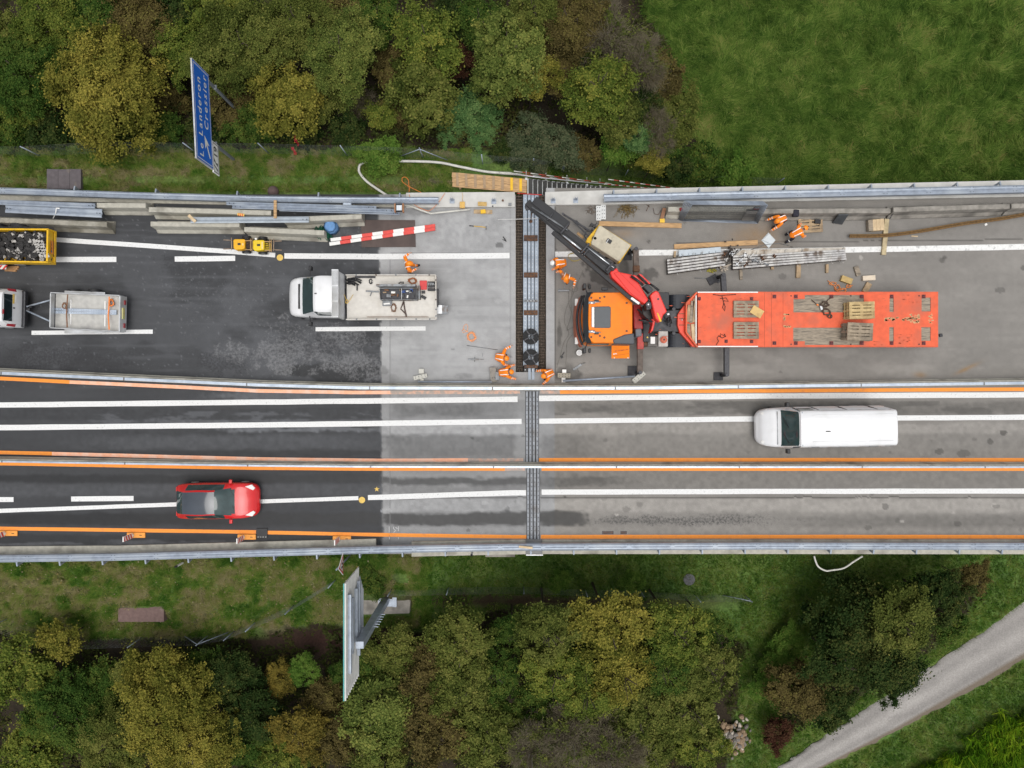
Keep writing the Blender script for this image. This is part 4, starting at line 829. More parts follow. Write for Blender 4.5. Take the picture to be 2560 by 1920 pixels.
m = MB(); m.tube(bunch('M2', 1190, 1000, 26, 40, ZB+.02, 60, .02, 10, 5), .012, 5); loose('cable_bundle', 'tangled brown cable in front of the grey tool chest', 'cable', m, strap_br)
m = MB(); m.tube([q('M2', 1275, 945, ZB+.04), q('M2', 1258, 990, ZB+.03), q('M2', 1250, 1010, ZB+.03), q('M2', 1300, 1060, ZB+.05)], .03, 6); m.tube([q('M2', 1275, 945, ZB+.04), q('M2', 1285, 1010, ZB+.03), q('M2', 1300, 1080, ZB+.05)], .035, 6); loose('sling', 'dark lifting sling lying on the pickup bed edge', 'sling', m, M_('dark_sling', (.10, .07, .06), .8))
m = MB(); m.bar(q('M2', 948, 855, ZB+.08), q('M2', 1060, 862, ZB+.08), .07, .07); m.bar(q('M2', 1000, 862, ZB+.08), q('M2', 985, 898, ZB+.08), .04, .05); loose('grinder', 'grey power tool on the bed left of the tool chest', 'power tool', m, steel_grey)
m = MB(); m.box(q('M2', 1135, 962, ZB+.06), (.46, .26, .12), 0, 0); m.box(q('M2', 1130, 965, ZB+.125), (.30, .08, .02), .1, 1); loose('cable_box', 'small grey box with silver foil in front of tool chest', 'box', m, [steel_grey, sign_wh], bevel=.01)
m = MB(); m.box(q('M2', 1447, 866, ZB+.05), (.16, .13, .10)); m.box(q('M2', 1448, 910, ZB+.05), (.25, .14, .10), -.5); loose('battery_pair', 'pair of black battery packs beside the tool chest end', 'battery', m, black_pl)
m = MB(); m.tube([q('M2', 1232, 790, ZB+.03), q('M2', 1250, 778, ZB+.05), q('M2', 1275, 778, ZB+.05), q('M2', 1272, 792, ZB+.03), q('M2', 1245, 798, ZB+.03)], .025, 5); loose('shackle', 'black shackle lying behind the open chest lid', 'shackle', m, steel_dark)
m = MB(); m.tube([q('M2', 735, 880, ZB+.03), q('M2', 765, 890, ZB+.2), q('M2', 780, 930, ZB+.03), q('M2', 800, 950, ZB+.03), q('M2', 840, 885, ZB+.03)], .012, 5); m.tube(bunch('M2', 785, 945, 14, 22, ZB+.03, 24, .01, 12, 2), .014, 5); loose('yellow_cable', 'thin yellow cable beside the pickup headboard', 'cable', m, mk_y)
# ---------------------------------------------------------------- crane truck
CT = thing('crane_truck', 'orange cab truck carrying a red and black loading crane', 'crane truck', (W((1590, 815)).x, W((1590, 815)).y, 0))
ZR = 2.95; yc = (q('C', 0, 345, ZR).y+q('C', 0, 1225, ZR).y)/2
top = [(290, 560), (300, 450), (330, 380), (380, 350), (1050, 345), (1050, 1225), (380, 1228), (330, 1195), (300, 1120), (285, 900)]
xf = q('C', 285, 0, ZR).x
cab = MB(); n = len(top); T_ = [q('C', x, y, ZR) for x, y in top]
lv = [(ZR, .985, 0), (ZR-.12, 1.0, -.04), (1.75, 1.02, -.12), (1.0, 1.03, -.16), (.75, 1.02, -.14)]; vs = []
cc = sum(T_, Vector())/n
for z, sc_, dx in lv: vs += [V(cc.x+(t.x-cc.x)*sc_+(dx if t.x < cc.x else 0), cc.y+(t.y-cc.y)*sc_, z) for t in T_]
fs = [tuple(range(n))]+[(i*n+j, (i+1)*n+j, (i+1)*n+(j+1) % n, i*n+(j+1) % n) for i in range(len(lv)-1) for j in range(n)]
cabo = cab.add(vs, fs).build('cab', or_cab, CT, bevel=.03)
yN_, yS_ = q('C', 0, 350, ZR).y, q('C', 0, 1222, ZR).y
m = MB(); fx = xf-.13
m.add([V(xf-.05, yN_-.1, 2.75), V(xf-.05, yS_+.1, 2.75), V(fx-.02, yS_+.05, 1.75), V(fx-.02, yN_-.05, 1.75)]+[V(xf-.03, yN_-.1, 2.75), V(xf-.03, yS_+.1, 2.75), V(fx+.03, yS_+.05, 1.75), V(fx+.03, yN_-.05, 1.75)], [(0, 1, 2, 3), (7, 6, 5, 4), (0, 4, 5, 1), (1, 5, 6, 2), (2, 6, 7, 3), (3, 7, 4, 0)]); m.build('windscreen', glass_dk, CT)
for s_, y in ((1, yN_), (-1, yS_)):
    m = MB(); m.add([V(xf+.15, y+s_*.035, 2.6), V(xf+1.0, y+s_*.035, 2.6), V(xf+1.05, y+s_*.055, 1.8), V(xf+.02, y+s_*.055, 1.8)], [(0, 1, 2, 3)]); m.build('side_window', glass_dk, CT)
def arc(xs, y0, y1, bow, z, r_, m_, nm):
    k = 15; pts = [V(xs-bow*(1-((i/(k-1))*2-1)**2)*1.0+bow, y0+(y1-y0)*i/(k-1), z) for i in range(k)]
    b_ = MB(); b_.tube(pts, r_, 8); return b_.build(nm, m_, CT)
# visor, bull bar, bumper across the front
def xfront(u, z): return q('C', u, 0, z).x
k = 13; m = MB(); vz = []
for i in range(k):
    f = i/(k-1)*2-1; y = yN_+.02+(yS_-yN_-.04)*i/(k-1); bo = .16*f*f
    vz += [V(xf+bo-.02, y, 2.93), V(xf+bo-.22, y, 2.70), V(xf+bo-.22, y, 2.66), V(xf+bo-.02, y, 2.86)]
m.add(vz, [(i*4+j, (i+1)*4+j, (i+1)*4+(j+1) % 4, i*4+(j+1) % 4) for i in range(k-1) for j in range(4)]); m.build('sun_visor', M_('smoked_visor', (.03, .033, .037), .3, 0, .1, 4), CT)
arc(xf-.34, yN_-.08, yS_+.08, .20, 2.45, .045, black_pl, 'bull_bar'); arc(xf-.40, yN_+.02, yS_-.02, .26, 1.5, .06, steel_dark, 'bull_bar')
m = MB(); vz = []
for i in range(k):
    f = i/(k-1)*2-1; y = yN_+.08+(yS_-yN_-.16)*i/(k-1); bo = .30*f**4
    vz += [V(xf-.42+bo, y, .95), V(xf-.48+bo, y, .45), V(xf-.1, y, .45), V(xf-.1, y, .95)]
m.add(vz, [(i*4+j, (i+1)*4+j, (i+1)*4+(j+1) % 4, i*4+(j+1) % 4) for i in range(k-1) for j in range(4)]); m.build('bumper', M_('copper_red_paint', (.36, .10, .05), .4), CT)
for s_, y in ((1, yN_), (-1, yS_)):
    m = MB(); m.box((xf-.36, y-s_*.22, .85), (.16, .34, .18)); m.build('headlight', sign_wh, CT, bevel=.03)
    m = MB(); m.bar(V(xf-.02, y, 2.6), V(xf-.12, y+s_*.26, 2.62), .05, .05); m.box((xf-.14, y+s_*.34, 2.25), (.13, .24, .75)); m.box((xf+.12, y+s_*.33, 2.3), (.10, .2, .3)); m.build('wing_mirror', black_pl, CT, bevel=.03)
m = MB(); m.box(q('C', 565, 292, 2.8), (.30, .14, .12)); m.bar(q('C', 565, 330, 2.8), q('C', 565, 292, 2.8), .04, .04); m.build('kerb_mirror', black_pl, CT, bevel=.03)
m = MB(); m.prism([q('C', 388, 598, ZR+.04), q('C', 640, 593, ZR+.04), q('C', 672, 612, ZR+.04), q('C', 668, 958, ZR+.04), q('C', 640, 968, ZR+.04), q('C', 388, 966, ZR+.04)], ZR-.02); m.build('roof_hatch', M_('smoked_hatch', (.062, .07, .078), .35, 0, .06, 4), CT, bevel=.02)
for x0, x1, y0, y1 in ((690, 1040, 660, 1045),):
    for i in range(8): m = MB(); y = y0+(y1-y0)*i/7; m.bar(q('C', 740, y, ZR+.012), q('C', 1020, y, ZR+.012), .04, .02); m.build('roof_rib', or_cab, CT)
m = MB(); m.box(q('C', 362, 780, ZR+.10), (.12, .92, .12)); m.build('light_bar', sign_wh, CT, bevel=.02)
chrome = M_('chrome', (.75, .76, .78), .15, .9, .05, 4)
for y, s_ in ((520, 1), (1040, -1)):
    m = MB(); m.cyl(q('C', 290, y, ZR+.10), q('C', 500, y-4*s_, ZR+.10), .035, 10, 0, .025); m.cyl(q('C', 285, y+14*s_, ZR+.10), q('C', 400, y+14*s_, ZR+.10), .05, 10, 0, .05); m.build('air_horn', chrome, CT)
    m = MB(); m.box(q('C', 425, y-20*s_, ZR+.09), (.20, .09, .10)); m.build('spotlight', black_pl, CT, bevel=.01)
for x, y in ((333, 445), (483, 450), (560, 428), (333, 1125), (482, 1105), (560, 1133), (945, 535), (945, 1020)): m = MB(); m.cyl(q('C', x, y, ZR), q('C', x, y, ZR+.02), .05, 10); m.build('roof_cap', M_('dark_rust_cap', (.12, .05, .03), .6), CT)
m = MB(); m.prism([q('C', x, y, ZR+.05) for x, y in ((705, 1190), (720, 1160), (905, 1082), (1075, 1055), (1082, 1235), (1060, 1245), (735, 1238))], 1.4); m.build('wind_deflector', M_('dark_grey_deflector', (.065, .07, .08), .45, 0, .06, 4), CT, bevel=.05)
m = MB(); m.prism([q('C', x, y, 2.9) for x, y in ((1095, 985), (1200, 968), (1212, 1105), (1100, 1122))], 1.0); m.build('air_filter', M_('grey_filter_box', (.12, .125, .14), .5, 0, .15, 6), CT, bevel=.05)
# open side flap with faint lettering
fp = MB(); fa, fb_, fc_, fd = q('C', 685, 1268, 1.45), q('C', 990, 1268, 1.45), q('C', 993, 1492, 1.05), q('C', 682, 1494, 1.05)
fp.add([fa, fb_, fc_, fd]+[p+V(0, 0, -.04) for p in (fa, fb_, fc_, fd)], [(0, 1, 2, 3), (7, 6, 5, 4), (0, 4, 5, 1), (1, 5, 6, 2), (2, 6, 7, 3), (3, 7, 4, 0)]); fo_ = fp.build('side_flap', or_cab, CT)
ux = (fb_-fa).normalized(); uy = (fa-fd).normalized(); nn = ux.cross(uy).normalized(); nn = nn if nn.z > 0 else -nn; r_ = Matrix.Rotation(R(9), 3, nn)
ux2, uy2 = r_ @ ux, r_ @ uy; m = MB(); rn = random.Random(31)    # lettering too small to read: short uneven strokes
def strokes(mb, o, n, pitch, h):
    for i in range(n): p = o+ux2*pitch*i; w_ = pitch*rn.uniform(.35, .75); y0 = rn.uniform(0, .25)*h; mb.add([p+uy2*y0, p+ux2*w_+uy2*y0, p+ux2*w_+uy2*h*rn.uniform(.8, 1), p+uy2*h], [(0, 1, 2, 3)])
strokes(m, fd+nn*.006+ux*.12+uy*.36, 11, .065, .085); m.add([p+nn*.005 for p in (fd+ux*.06+uy*.14, fd+ux*.84+uy*.27, fd+ux*.84+uy*.285, fd+ux*.06+uy*.155)], [(0, 1, 2, 3)]); m.build('faint_lettering', M_('dark_lettering', (.46, .10, .03), .5), fo_, norm=False)
m = MB(); strokes(m, fd+nn*.006+ux*.09+uy*.21, 4, .048, .075); [m.add([fd+nn*.006+ux*a_+uy*.04+V(math.cos(t)*.03, math.sin(t)*.03, 0) for t in (0, .8, 1.6, 2.4, 3.2, 4, 4.8, 5.6)], [tuple(range(8))]) for a_ in (.14, .80)]; m.build('white_lettering', sign_wh, fo_, norm=False)
# chassis, tanks, fenders
m = MB(); m.box(((q('C', 330, 0).x+q('M3', 2020, 0).x)/2, yc, .80), (q('M3', 2020, 0).x-q('C', 330, 0).x, 1.0, .30)); m.build('chassis', steel_dark, CT)
m = MB(); m.prism([q('C', 1380, 690, 1.15), q('C', 1880, 655, 1.15), q('C', 1880, 1035, 1.15), q('C', 1380, 1010, 1.15)], .9); m.build('deck_plate', M_('oily_deck_plate', (.045, .045, .05), .5, .2, .3, 6, (.09, .09, .095), 2), CT)
for x0, x1, y0, y1, z in ((1690, 2060, 388, 630, 1.12), (1665, 2080, 1060, 1300, 1.12)):
    a, b = q('C', x0, y0, z), q('C', x1, y1, z); m = MB(); k = 10; vs = []
    for i in range(k+1): t = i/k; x = a.x+(b.x-a.x)*t; zz = z-.30*(2*t-1)**4; vs += [V(x, a.y, zz), V(x, b.y, zz), V(x, b.y, zz-.05), V(x, a.y, zz-.05)]
    m.add(vs, [(i*4+j, (i+1)*4+j, (i+1)*4+(j+1) % 4, i*4+(j+1) % 4) for i in range(k) for j in range(4)])
    for i in range(1, 9): yy = a.y+(b.y-a.y)*i/9; m.bar(V(a.x+.15, yy, z+.004), V(b.x-.15, yy, z+.004), .025, .02)
    m.build('mudguard', M_('black_mudguard', (.022, .026, .034), .5, 0, .1, 5), CT)
    wheel(CT, V((a.x+b.x)/2, (a.y+b.y)/2, .5), .5, .55)
wheel(CT, V(xf+.75, yN_-.22, .5), .5, .3); wheel(CT, V(xf+.75, yS_+.22, .5), .5, .3)
for nm, c_, z, zb, m_ in (('plate', (1495, 1020, 1660, 1288), 1.15, .5, M_('pale_tank', (.45, .43, .40), .55, .1, .1, 5)), ('step_box', (1310, 1105, 1485, 1285), 1.0, .5, M_('grimy_grey_box', (.13, .12, .11), .7, 0, .3, 6)), ('battery_box', (1230, 880, 1345, 1205), 1.2, .5, M_('black_box', (.03, .032, .036), .5, 0, .15, 5)), ('tank', (1500, 350, 1680, 640), 1.2, .5, M_('black_tank', (.032, .033, .036), .5, 0, .15, 5)), ('valve_block', (1235, 1210, 1310, 1290), .95, .5, rust)):
    m = MB(); x0, y0, x1, y1 = c_; m.prism([q('C', x0, y0, z), q('C', x1, y0, z), q('C', x1, y1, z), q('C', x0, y1, z)], zb); m.build(nm, m_, CT, bevel=.03)
m = MB(); a = q('C', 1580, 1172, 1.16); m.cyl(a, a+V(0, 0, .10), .17, 18); m.cyl(a+V(0, 0, .10), a+V(0, 0, .16), .12, 18); m.cyl(a+V(0, 0, .16), a+V(0, 0, .162), .045, 12, 1); m.build('filler_cap', [M_('terracotta_cap', (.52, .13, .07), .6), black_pl], CT)
m = MB(); m.box(q('C', 1395, 1180, 1.02), (.22, .34, .04)); m.build('white_rag', sign_wh, CT, bevel=.01)
m = MB(); a = q('C', 1300, 1130, 1.22); m.cyl(a, a+V(0, 0, .06), .04, 10); m.build('yellow_cap', mk_y, CT)
# crane base, column
m = MB(); m.prism([q('C', 1060, 560, 1.6), q('C', 1190, 560, 1.6), q('C', 1230, 985, 1.6), q('C', 1070, 985, 1.6)], .7); m.build('crane_base', M_('dark_red_paint', (.36, .018, .016), .4, 0, .15, 4), CT, bevel=.04)
m = MB(); a = q('C', 1250, 720, 1.0); m.cyl(a, V(a.x, a.y, 2.6), .36, 24); m.cyl(V(a.x, a.y, 2.6), V(a.x, a.y, 2.7), .42, 24); m.build('slewing_column', M_('greasy_black', (.018, .016, .016), .35, .2, .3, 6), CT, bevel=.02)
m = MB(); m.prism([q('C', x, y, 2.3) for x, y in ((1240, 690), (1310, 650), (1440, 850), (1400, 1010), (1350, 1060), (1390, 890))], 1.7); m.build('column_bracket', red_cr, CT, bevel=.03)
m = MB(); m.cyl(q('C', 1130, 640, 2.5), q('C', 1390, 870, 2.5), .05, 10); m.cyl(q('C', 1150, 830, 2.4), q('C', 1370, 860, 2.4), .04, 10); m.build('hydraulic_pipe', steel_dark, CT)
# first boom (short red, right) and main red boom
zb1 = 3.55
m = MB(); m.prism([q('C', x, y, zb1) for x, y in ((1345, 400), (1400, 345), (1455, 315), (1500, 345), (1540, 430), (1645, 680), (1580, 745), (1545, 850), (1510, 875), (1440, 800), (1380, 560))], zb1-.55); m.build('lifting_arm', red_cr, CT, bevel=.06)
m = MB(); m.prism([q('C', x, y, zb1+.02) for x, y in ((1465, 700), (1490, 715), (1550, 850), (1520, 860))], zb1-.3); m.build('yellow_bracket', yellow, CT)
m = MB(); m.cyl(q('C', 1490, 468, zb1-.02), q('C', 1490, 468, zb1+.02), .05, 12); m.build('pivot_bolt', steel_dark, CT)
m = MB(); m.prism([q('C', x, y, zb1+.12) for x, y in ((1155, 25), (1200, 40), (1360, 190), (1350, 215), (1300, 190), (1140, 45))], zb1-.3); m.build('upper_arm_cover', red_cr, CT, bevel=.04)
m = MB(); m.prism([q('C', x, y, zb1+.02) for x, y in ((1060, 45), (1110, 60), (1260, 205), (1240, 225), (1035, 65))], zb1-.3); m.build('upper_arm_cover', red_cr, CT, bevel=.04)
m = MB(); m.prism([q('C', x, y, zb1+.16) for x, y in ((1230, 250), (1315, 200), (1400, 295), (1400, 320), (1340, 365))], zb1-.3); m.build('winch_cover', M_('grey_black_cover', (.035, .036, .04), .5, 0, .15, 5), CT, bevel=.05)
m = MB(); m.tube([q('C', 1020, 70, zb1+.1), q('C', 1150, 160, zb1+.1), q('C', 1230, 230, zb1+.1)], .06, 6); m.tube([q('C', 1140, 50, zb1+.1), q('C', 1220, 120, zb1+.12), q('C', 1300, 200, zb1+.14)], .05, 6); m.tube([q('C', 1340, 200, zb1-.1), q('C', 1430, 260, zb1-.1), q('C', 1500, 320, zb1-.1)], .05, 6); m.build('hydraulic_hose', black_pl, CT)
m = MB(); m.prism([q('C', x, y, zb1-.1) for x, y in ((1150, 310), (1240, 330), (1390, 560), (1370, 640), (1290, 660), (1270, 560), (1330, 490))], zb1-.6); m.cyl(q('C', 1320, 560, zb1-.1), q('C', 1320, 560, zb1+.0), .14, 16); m.build('knuckle', steel_dark, CT, bevel=.03)
m = MB(); m.cyl(q('C', 1320, 560, zb1), q('C', 1320, 560, zb1+.02), .035, 10); m.build('pivot_bolt', alu, CT)
def gradz(p0, p1, z0, z1, pts, r='M3'):
    a = Vector(pz(r, *p0)); b = Vector(pz(r, *p1)); d = b-a; out = []
    for p in pts:
        t = max(-.2, min(1.2, (Vector(pz(r, *p))-a).dot(d)/d.length_squared)); out.append(q(r, p[0], p[1], z0+(z1-z0)*t))
    return out
def slab3(top, th):
    n = len(top); return MB().add(list(top)+[p+V(0, 0, -th) for p in top], [tuple(range(n)), tuple(range(2*n-1, n-1, -1))]+[(i, n+i, n+(i+1) % n, (i+1) % n) for i in range(n)])
g0_, g1_ = (1180, 960), (150, 80); zc, zt = 3.6, 3.2
m = slab3(gradz(g0_, g1_, zc, zt, [(845, 690), (905, 652), (925, 690), (1035, 712), (1075, 745), (1180, 930), (1145, 970), (1010, 880), (860, 735)]), .5); m.build('main_boom', red_cr, CT, bevel=.05)
m = slab3(gradz(g0_, g1_, zc+.05, zt, [(880, 700), (925, 690), (1120, 880), (1175, 935), (1145, 965), (1020, 870)]), .2); m.build('boom_side_plate', red_cr, CT, bevel=.02)
# black telescopic sections
for i, (a, b, wd, th, dz, m_) in enumerate((((130, 85), (850, 690), .30, .34, 0, black_pl), ((190, 65), (480, 290), .40, .30, .05, M_('boom_black', (.02, .021, .024), .4, 0, .15, 5)), ((330, 230), (890, 665), .26, .30, .04, black_pl))):
    P = gradz(g0_, g1_, zc+dz, zt+dz, [a, b]); m = MB(); m.bar(P[0], P[1], wd, th); m.build('telescopic_boom', m_, CT, bevel=.02)
for a, b, wd, m_ in (((170, 130), (480, 330), .06, steel_grey), ((430, 365), (600, 500), .09, chrome), ((640, 470), (880, 655), .07, chrome), ((250, 170), (470, 320), .035, steel_grey), ((520, 440), (640, 530), .05, rust)):
    P = gradz(g0_, g1_, zc+.12, zt+.12, [a, b]); m = MB(); m.tube(P, wd/2, 8); m.build('ram_rod', m_, CT)
for c_, sz in (((455, 320), (.62, .09, .46)), ((630, 490), (.58, .09, .44)), ((640, 520), (.36, .08, .40)), ((330, 215), (.44, .06, .36)), ((840, 650), (.46, .10, .44))):
    p = gradz(g0_, g1_, zc+.02, zt+.02, [c_])[0]; m = MB(); m.box(p+V(0, 0, -.06), sz, R(50)); m.build('boom_collar', steel_dark, CT, bevel=.02)
P = gradz(g0_, g1_, zc-.05, zt-.05, [(350, 345), (620, 575), (880, 800), (1080, 965)]); m = MB(); m.bar(P[0], P[3], .17, .16); m.build('hose_guide', black_pl, CT, bevel=.02)
P = gradz(g0_, g1_, zc+.02, zt, [(1030, 915), (1100, 965)]); m = MB(); m.bar(P[0], P[1], .10, .04); m.build('warning_plate', sign_wh, CT)
P = gradz(g0_, g1_, zc, zt, [(180, 130), (150, 190)]); m = MB(); m.box(P[0]+V(0, 0, -.25), (.30, .34, .3), .6); m.box(P[0]+V(-.25, .02, -.2), (.2, .22, .16), .3); m.build('boom_head', steel_dark, CT, bevel=.03)
a = q('M3', 170, 185, 2.6); m = MB(); m.cyl(V(a.x, a.y, 1.0), V(a.x, a.y, 2.9), .02, 8); m.ball(V(a.x, a.y, 1.0), .09); m.tube([V(a.x, a.y, .95), V(a.x+.07, a.y, .85), V(a.x, a.y, .76), V(a.x-.06, a.y, .82)], .025, 6); m.build('hook', rust, CT)
m = MB(); rn = random.Random(3)
for i in range(9):
    a = q('C', 1570+rn.uniform(-20, 30), 720+rn.uniform(-30, 40), 2.2); b = q('C', 1640+rn.uniform(-60, 110), 870+rn.uniform(-40, 80), 1.25); m.tube([a, a.lerp(b, .5)+V(rn.uniform(-.15, .15), rn.uniform(-.15, .15), .2), b], .022, 5)
m.box(q('C', 1640, 740, 2.0), (.30, .22, .25), .5); m.build('hose_bundle', black_pl, CT)
m = MB(); m.box(q('C', 1660, 730, 2.1), (.1, .08, .12), .4); m.build('valve', alu, CT)
for x in (1760,):
    for y in (640, 1055): m = MB(); m.cyl(q('C', x, y, 1.2), q('C', x, y, 1.32), .08, 12); m.build('hitch_pin', steel_dark, CT)
# outriggers
def outrig(b0, b1, wd, pad, padsz, m_, cut=None, padrot=0.0):
    m = MB(); a = q('M3', *b0, 1.0); b = q('M3', *b1, 1.0); m.bar(V(a.x, yc, 1.0) if a.y*b.y > 1e9 else a, b, wd, .22); o = m.build('outrigger_beam', m_, CT, bevel=.015)
    l = MB(); p = q('M3', *pad, .1); e = b; l.cyl(V(e.x, e.y, .10), V(e.x, e.y, 1.06), .09, 12); l.build('outrigger_leg', steel_dark, o)
    k_ = MB(); k_.box((e.x+padsz[2], e.y+padsz[3], .05), (padsz[0], padsz[1], .08), padrot); k_.build('outrigger_pad', M_('dark_pad', (.05, .05, .055), .8, 0, .3, 8), o, bevel=.01)
brn = M_('brown_grime_beam', (.11, .085, .07), .6, .1, .3, 6)
outrig((1078, 760), (1072, 490), .27, (1030, 550), (.40, .42, -.25, -.18), brn); outrig((1108, 1200), (1108, 1560), .27, (1050, 1530), (.46, .48, -.22, .10), brn)
for y, h in ((1290, 70), (665, 40)): m = MB(); m.box(q('M3', 1107 if y > 1000 else 1073, y, 1.0), (.31, h*.011 if y > 1000 else .30, .27)); m.build('beam_sleeve', M_('worn_red', (.42, .05, .04), .5, 0, .2, 5) if y > 1000 else rust, CT, bevel=.02)
outrig((1838, 900), (1828, 715), .25, (1800, 740), (.52, .40, -.26, -.10), steel_dark, None, .5); outrig((1858, 1300), (1858, 1580), .24, (1830, 1600), (.46, .40, -.15, -.06), steel_dark)
# ---------------------------------------------------------------- flatbed semi trailer
FT = thing('flatbed_trailer', 'long red orange flatbed trailer with worn wooden inlays', 'trailer', (W((2044, 798)).x, W((2044, 798)).y, 0))
ZD = 1.35; d0, d1 = q('M3', 1606, 867, ZD), q('M4', 1470, 1335, ZD)
y1_, y0_ = d0.y, d1.y; X0, X1 = d0.x, d1.x; ym = (y0_+y1_)/2
holes = []
for (u0, v0, u1, v1) in ((220, 925, 828, 1040), (318, 890, 828, 925), (218, 1172, 828, 1290), (318, 1290, 800, 1322), (1050, 912, 1086, 1036), (1048, 1168, 1086, 1292), (1327, 912, 1405, 1032), (1325, 1168, 1405, 1286)):
    a, b = q('M4', u0, v0, ZD), q('M4', u1, v1, ZD); holes.append((a.x, b.y, b.x, a.y))
xs = sorted(set([X0, X1]+[round(h_[i], 4) for h_ in holes for i in (0, 2)])); ys = sorted(set([y0_, y1_]+[round(h_[i], 4) for h_ in holes for i in (1, 3)]))
m = MB(); wd_ = MB(); tp = .03
for i in range(len(xs)-1):
    for j in range(len(ys)-1):
        cx_, cy_ = (xs[i]+xs[i+1])/2, (ys[j]+ys[j+1])/2
        ins = any(h_[0]-1e-3 < cx_ < h_[2]+1e-3 and h_[1]-1e-3 < cy_ < h_[3]+1e-3 for h_ in holes); z = ZD-(.025 if ins else 0)
        (wd_ if ins else m).add([V(xs[i], ys[j], z), V(xs[i+1], ys[j], z), V(xs[i+1], ys[j+1], z), V(xs[i], ys[j+1], z)], [(0, 1, 2, 3)])
m.box(((X0+X1)/2, ym, ZD-.12), (X1-X0, y1_-y0_, .16)); dk = m.build('deck', or_bed, FT)
for k_ in (0, 2, 4, 5, 6, 7):
    g_ = MB(); hh = holes[k_:k_+2] if k_ < 4 else [holes[k_]]
    for f_ in wd_.f:
        c_ = sum((Vector(wd_.v[i]) for i in f_), Vector())/4
        if any(h_[0]-1e-3 < c_.x < h_[2]+1e-3 and h_[1]-1e-3 < c_.y < h_[3]+1e-3 for h_ in hh): g_.add([wd_.v[i] for i in f_], [(0, 1, 2, 3)])
    g_.build('wood_inlay', wood_old, FT)
for y in (y1_, y0_):
    m = MB(); m.bar(V(X0-.02, y, ZD+.06), V(q('M3', 2122, 0, ZD).x, y, ZD+.06), .05, .12); m.build('white_edge_rail', sign_wh, FT)
    m = MB(); m.box(((X0+X1)/2, y+(.012 if y > ym else -.012), ZD-.13), (X1-X0, .03, .26)); m.build('side_rave', or_bed, FT)
m = MB(); a, b = q('M3', 1591, 893, ZD+.25), q('M3', 1591, 1308, ZD+.25); m.bar(a, b, .05, .26); m.build('white_front_rail', sign_wh, FT)
fr = [(1600, 867), (1512, 958), (1498, 1000), (1510, 1215), (1545, 1290), (1605, 1340), (1588, 1308), (1588, 893)]
m = MB(); P = [q('M3', x, y, ZD+.28) for x, y in ((1600, 867), (1508, 962), (1506, 1212), (1605, 1340))]
for a, b in zip(P, P[1:]): m.bar(a, b, .07, .40)
m.prism([p+V(0, 0, -.22) for p in P], ZD-.3); m.build('front_board', or_bed, FT, bevel=.01)
m = MB(); m.prism([q('M3', x, y, ZD+.02) for x, y in ((1500, 965), (1450, 1030), (1432, 1060), (1430, 1150), (1450, 1212), (1560, 1335), (1600, 1340), (1508, 1215), (1505, 965))], ZD-.35); m.build('gooseneck', M_('shiny_red_orange', (.70, .055, .02), .35, 0, .1, 3), FT, bevel=.02)
for y in (1052, 1092, 1150): m = MB(); m.bar(q('M3', 1445, y, ZD+.05), q('M3', 1500, y, ZD+.05), .03, .06); m.build('lamp_cable', strap_br, FT)
m = MB(); m.cyl(q('M3', 1462, 1106, ZD+.05), q('M3', 1480, 1104, ZD+.05), .03, 8); m.build('coupling_hose', chrome, FT)
for i, u in enumerate((1618, 1850, 2070)):
    for v in ((922, 1292) if u != 1850 else (1290,)):
        m = MB(); a = q('M3', u, v, ZD+.006); m.box(a, (.16, .16, .012)); o = m.build('lashing_plate', M_('dark_red_recess', (.16, .03, .03), .6), FT); m = MB(); m.tube([a+V(math.cos(t)*.05, math.sin(t)*.05, .02) for t in np.linspace(.6, 5.6, 9)], .012, 5); m.build('lashing_ring', steel_dark, o)
for u in (55, 240, 548, 810, 1068, 1345):
    for v in (903, 1306):
        m = MB(); a = q('M4', u, v, ZD+.006); m.box(a, (.18, .18, .012)); o = m.build('lashing_plate', M_('dark_red_recess', (.16, .03, .03), .6), FT); m = MB(); m.tube([a+V(math.cos(t)*.055, math.sin(t)*.055, .02) for t in np.linspace(.6+u, 5.6+u, 9)], .012, 5); m.build('lashing_ring', steel_dark, o)
for u in (200, 716, 1305):
    for v in (897, 1316): m = MB(); a = q('M4', u, v, ZD+.003); m.cyl(a, a+V(0, 0, .004), .035, 10); m.build('stake_hole', black_pl, FT)
for u in (30, 130): m = MB(); m.bar(q('M4', u, 872, ZD+.003), q('M4', u, 1335, ZD+.003), .015, .01); m.build('deck_seam', M_('seam_rust', (.30, .06, .03), .8), FT)
m = MB(); m.bar(q('M3', 2182, 870, ZD+.003), q('M3', 2182, 1338, ZD+.003), .015, .01); m.build('deck_seam', M_('seam_rust', (.30, .06, .03), .8), FT)
mw = M_('worn_pale_deck', (.55, .33, .17), .8, 0, .25, 6)
rn = random.Random(4); m = MB()
for u0, v0, u1, v1, n in ((1010, 1085, 1240, 1110, 40), (1230, 1060, 1310, 1130, 40), (1390, 1050, 1420, 1140, 14), (140, 1055, 190, 1060, 5), (138, 1055, 145, 1165, 8), (140, 1160, 190, 1168, 5)):
    for i in range(n): a = q('M4', rn.uniform(u0, u1), rn.uniform(v0, v1), ZD+.003); s_ = rn.uniform(.02, .07); m.add([a+V(math.cos(t)*s_*rn.uniform(.6, 1.6), math.sin(t)*s_*rn.uniform(.4, .9), 0) for t in (0, 1.05, 2.1, 3.14, 4.2, 5.2)], [tuple(range(6))])
m.build('paint_wear', mw, FT, norm=False); m = MB()
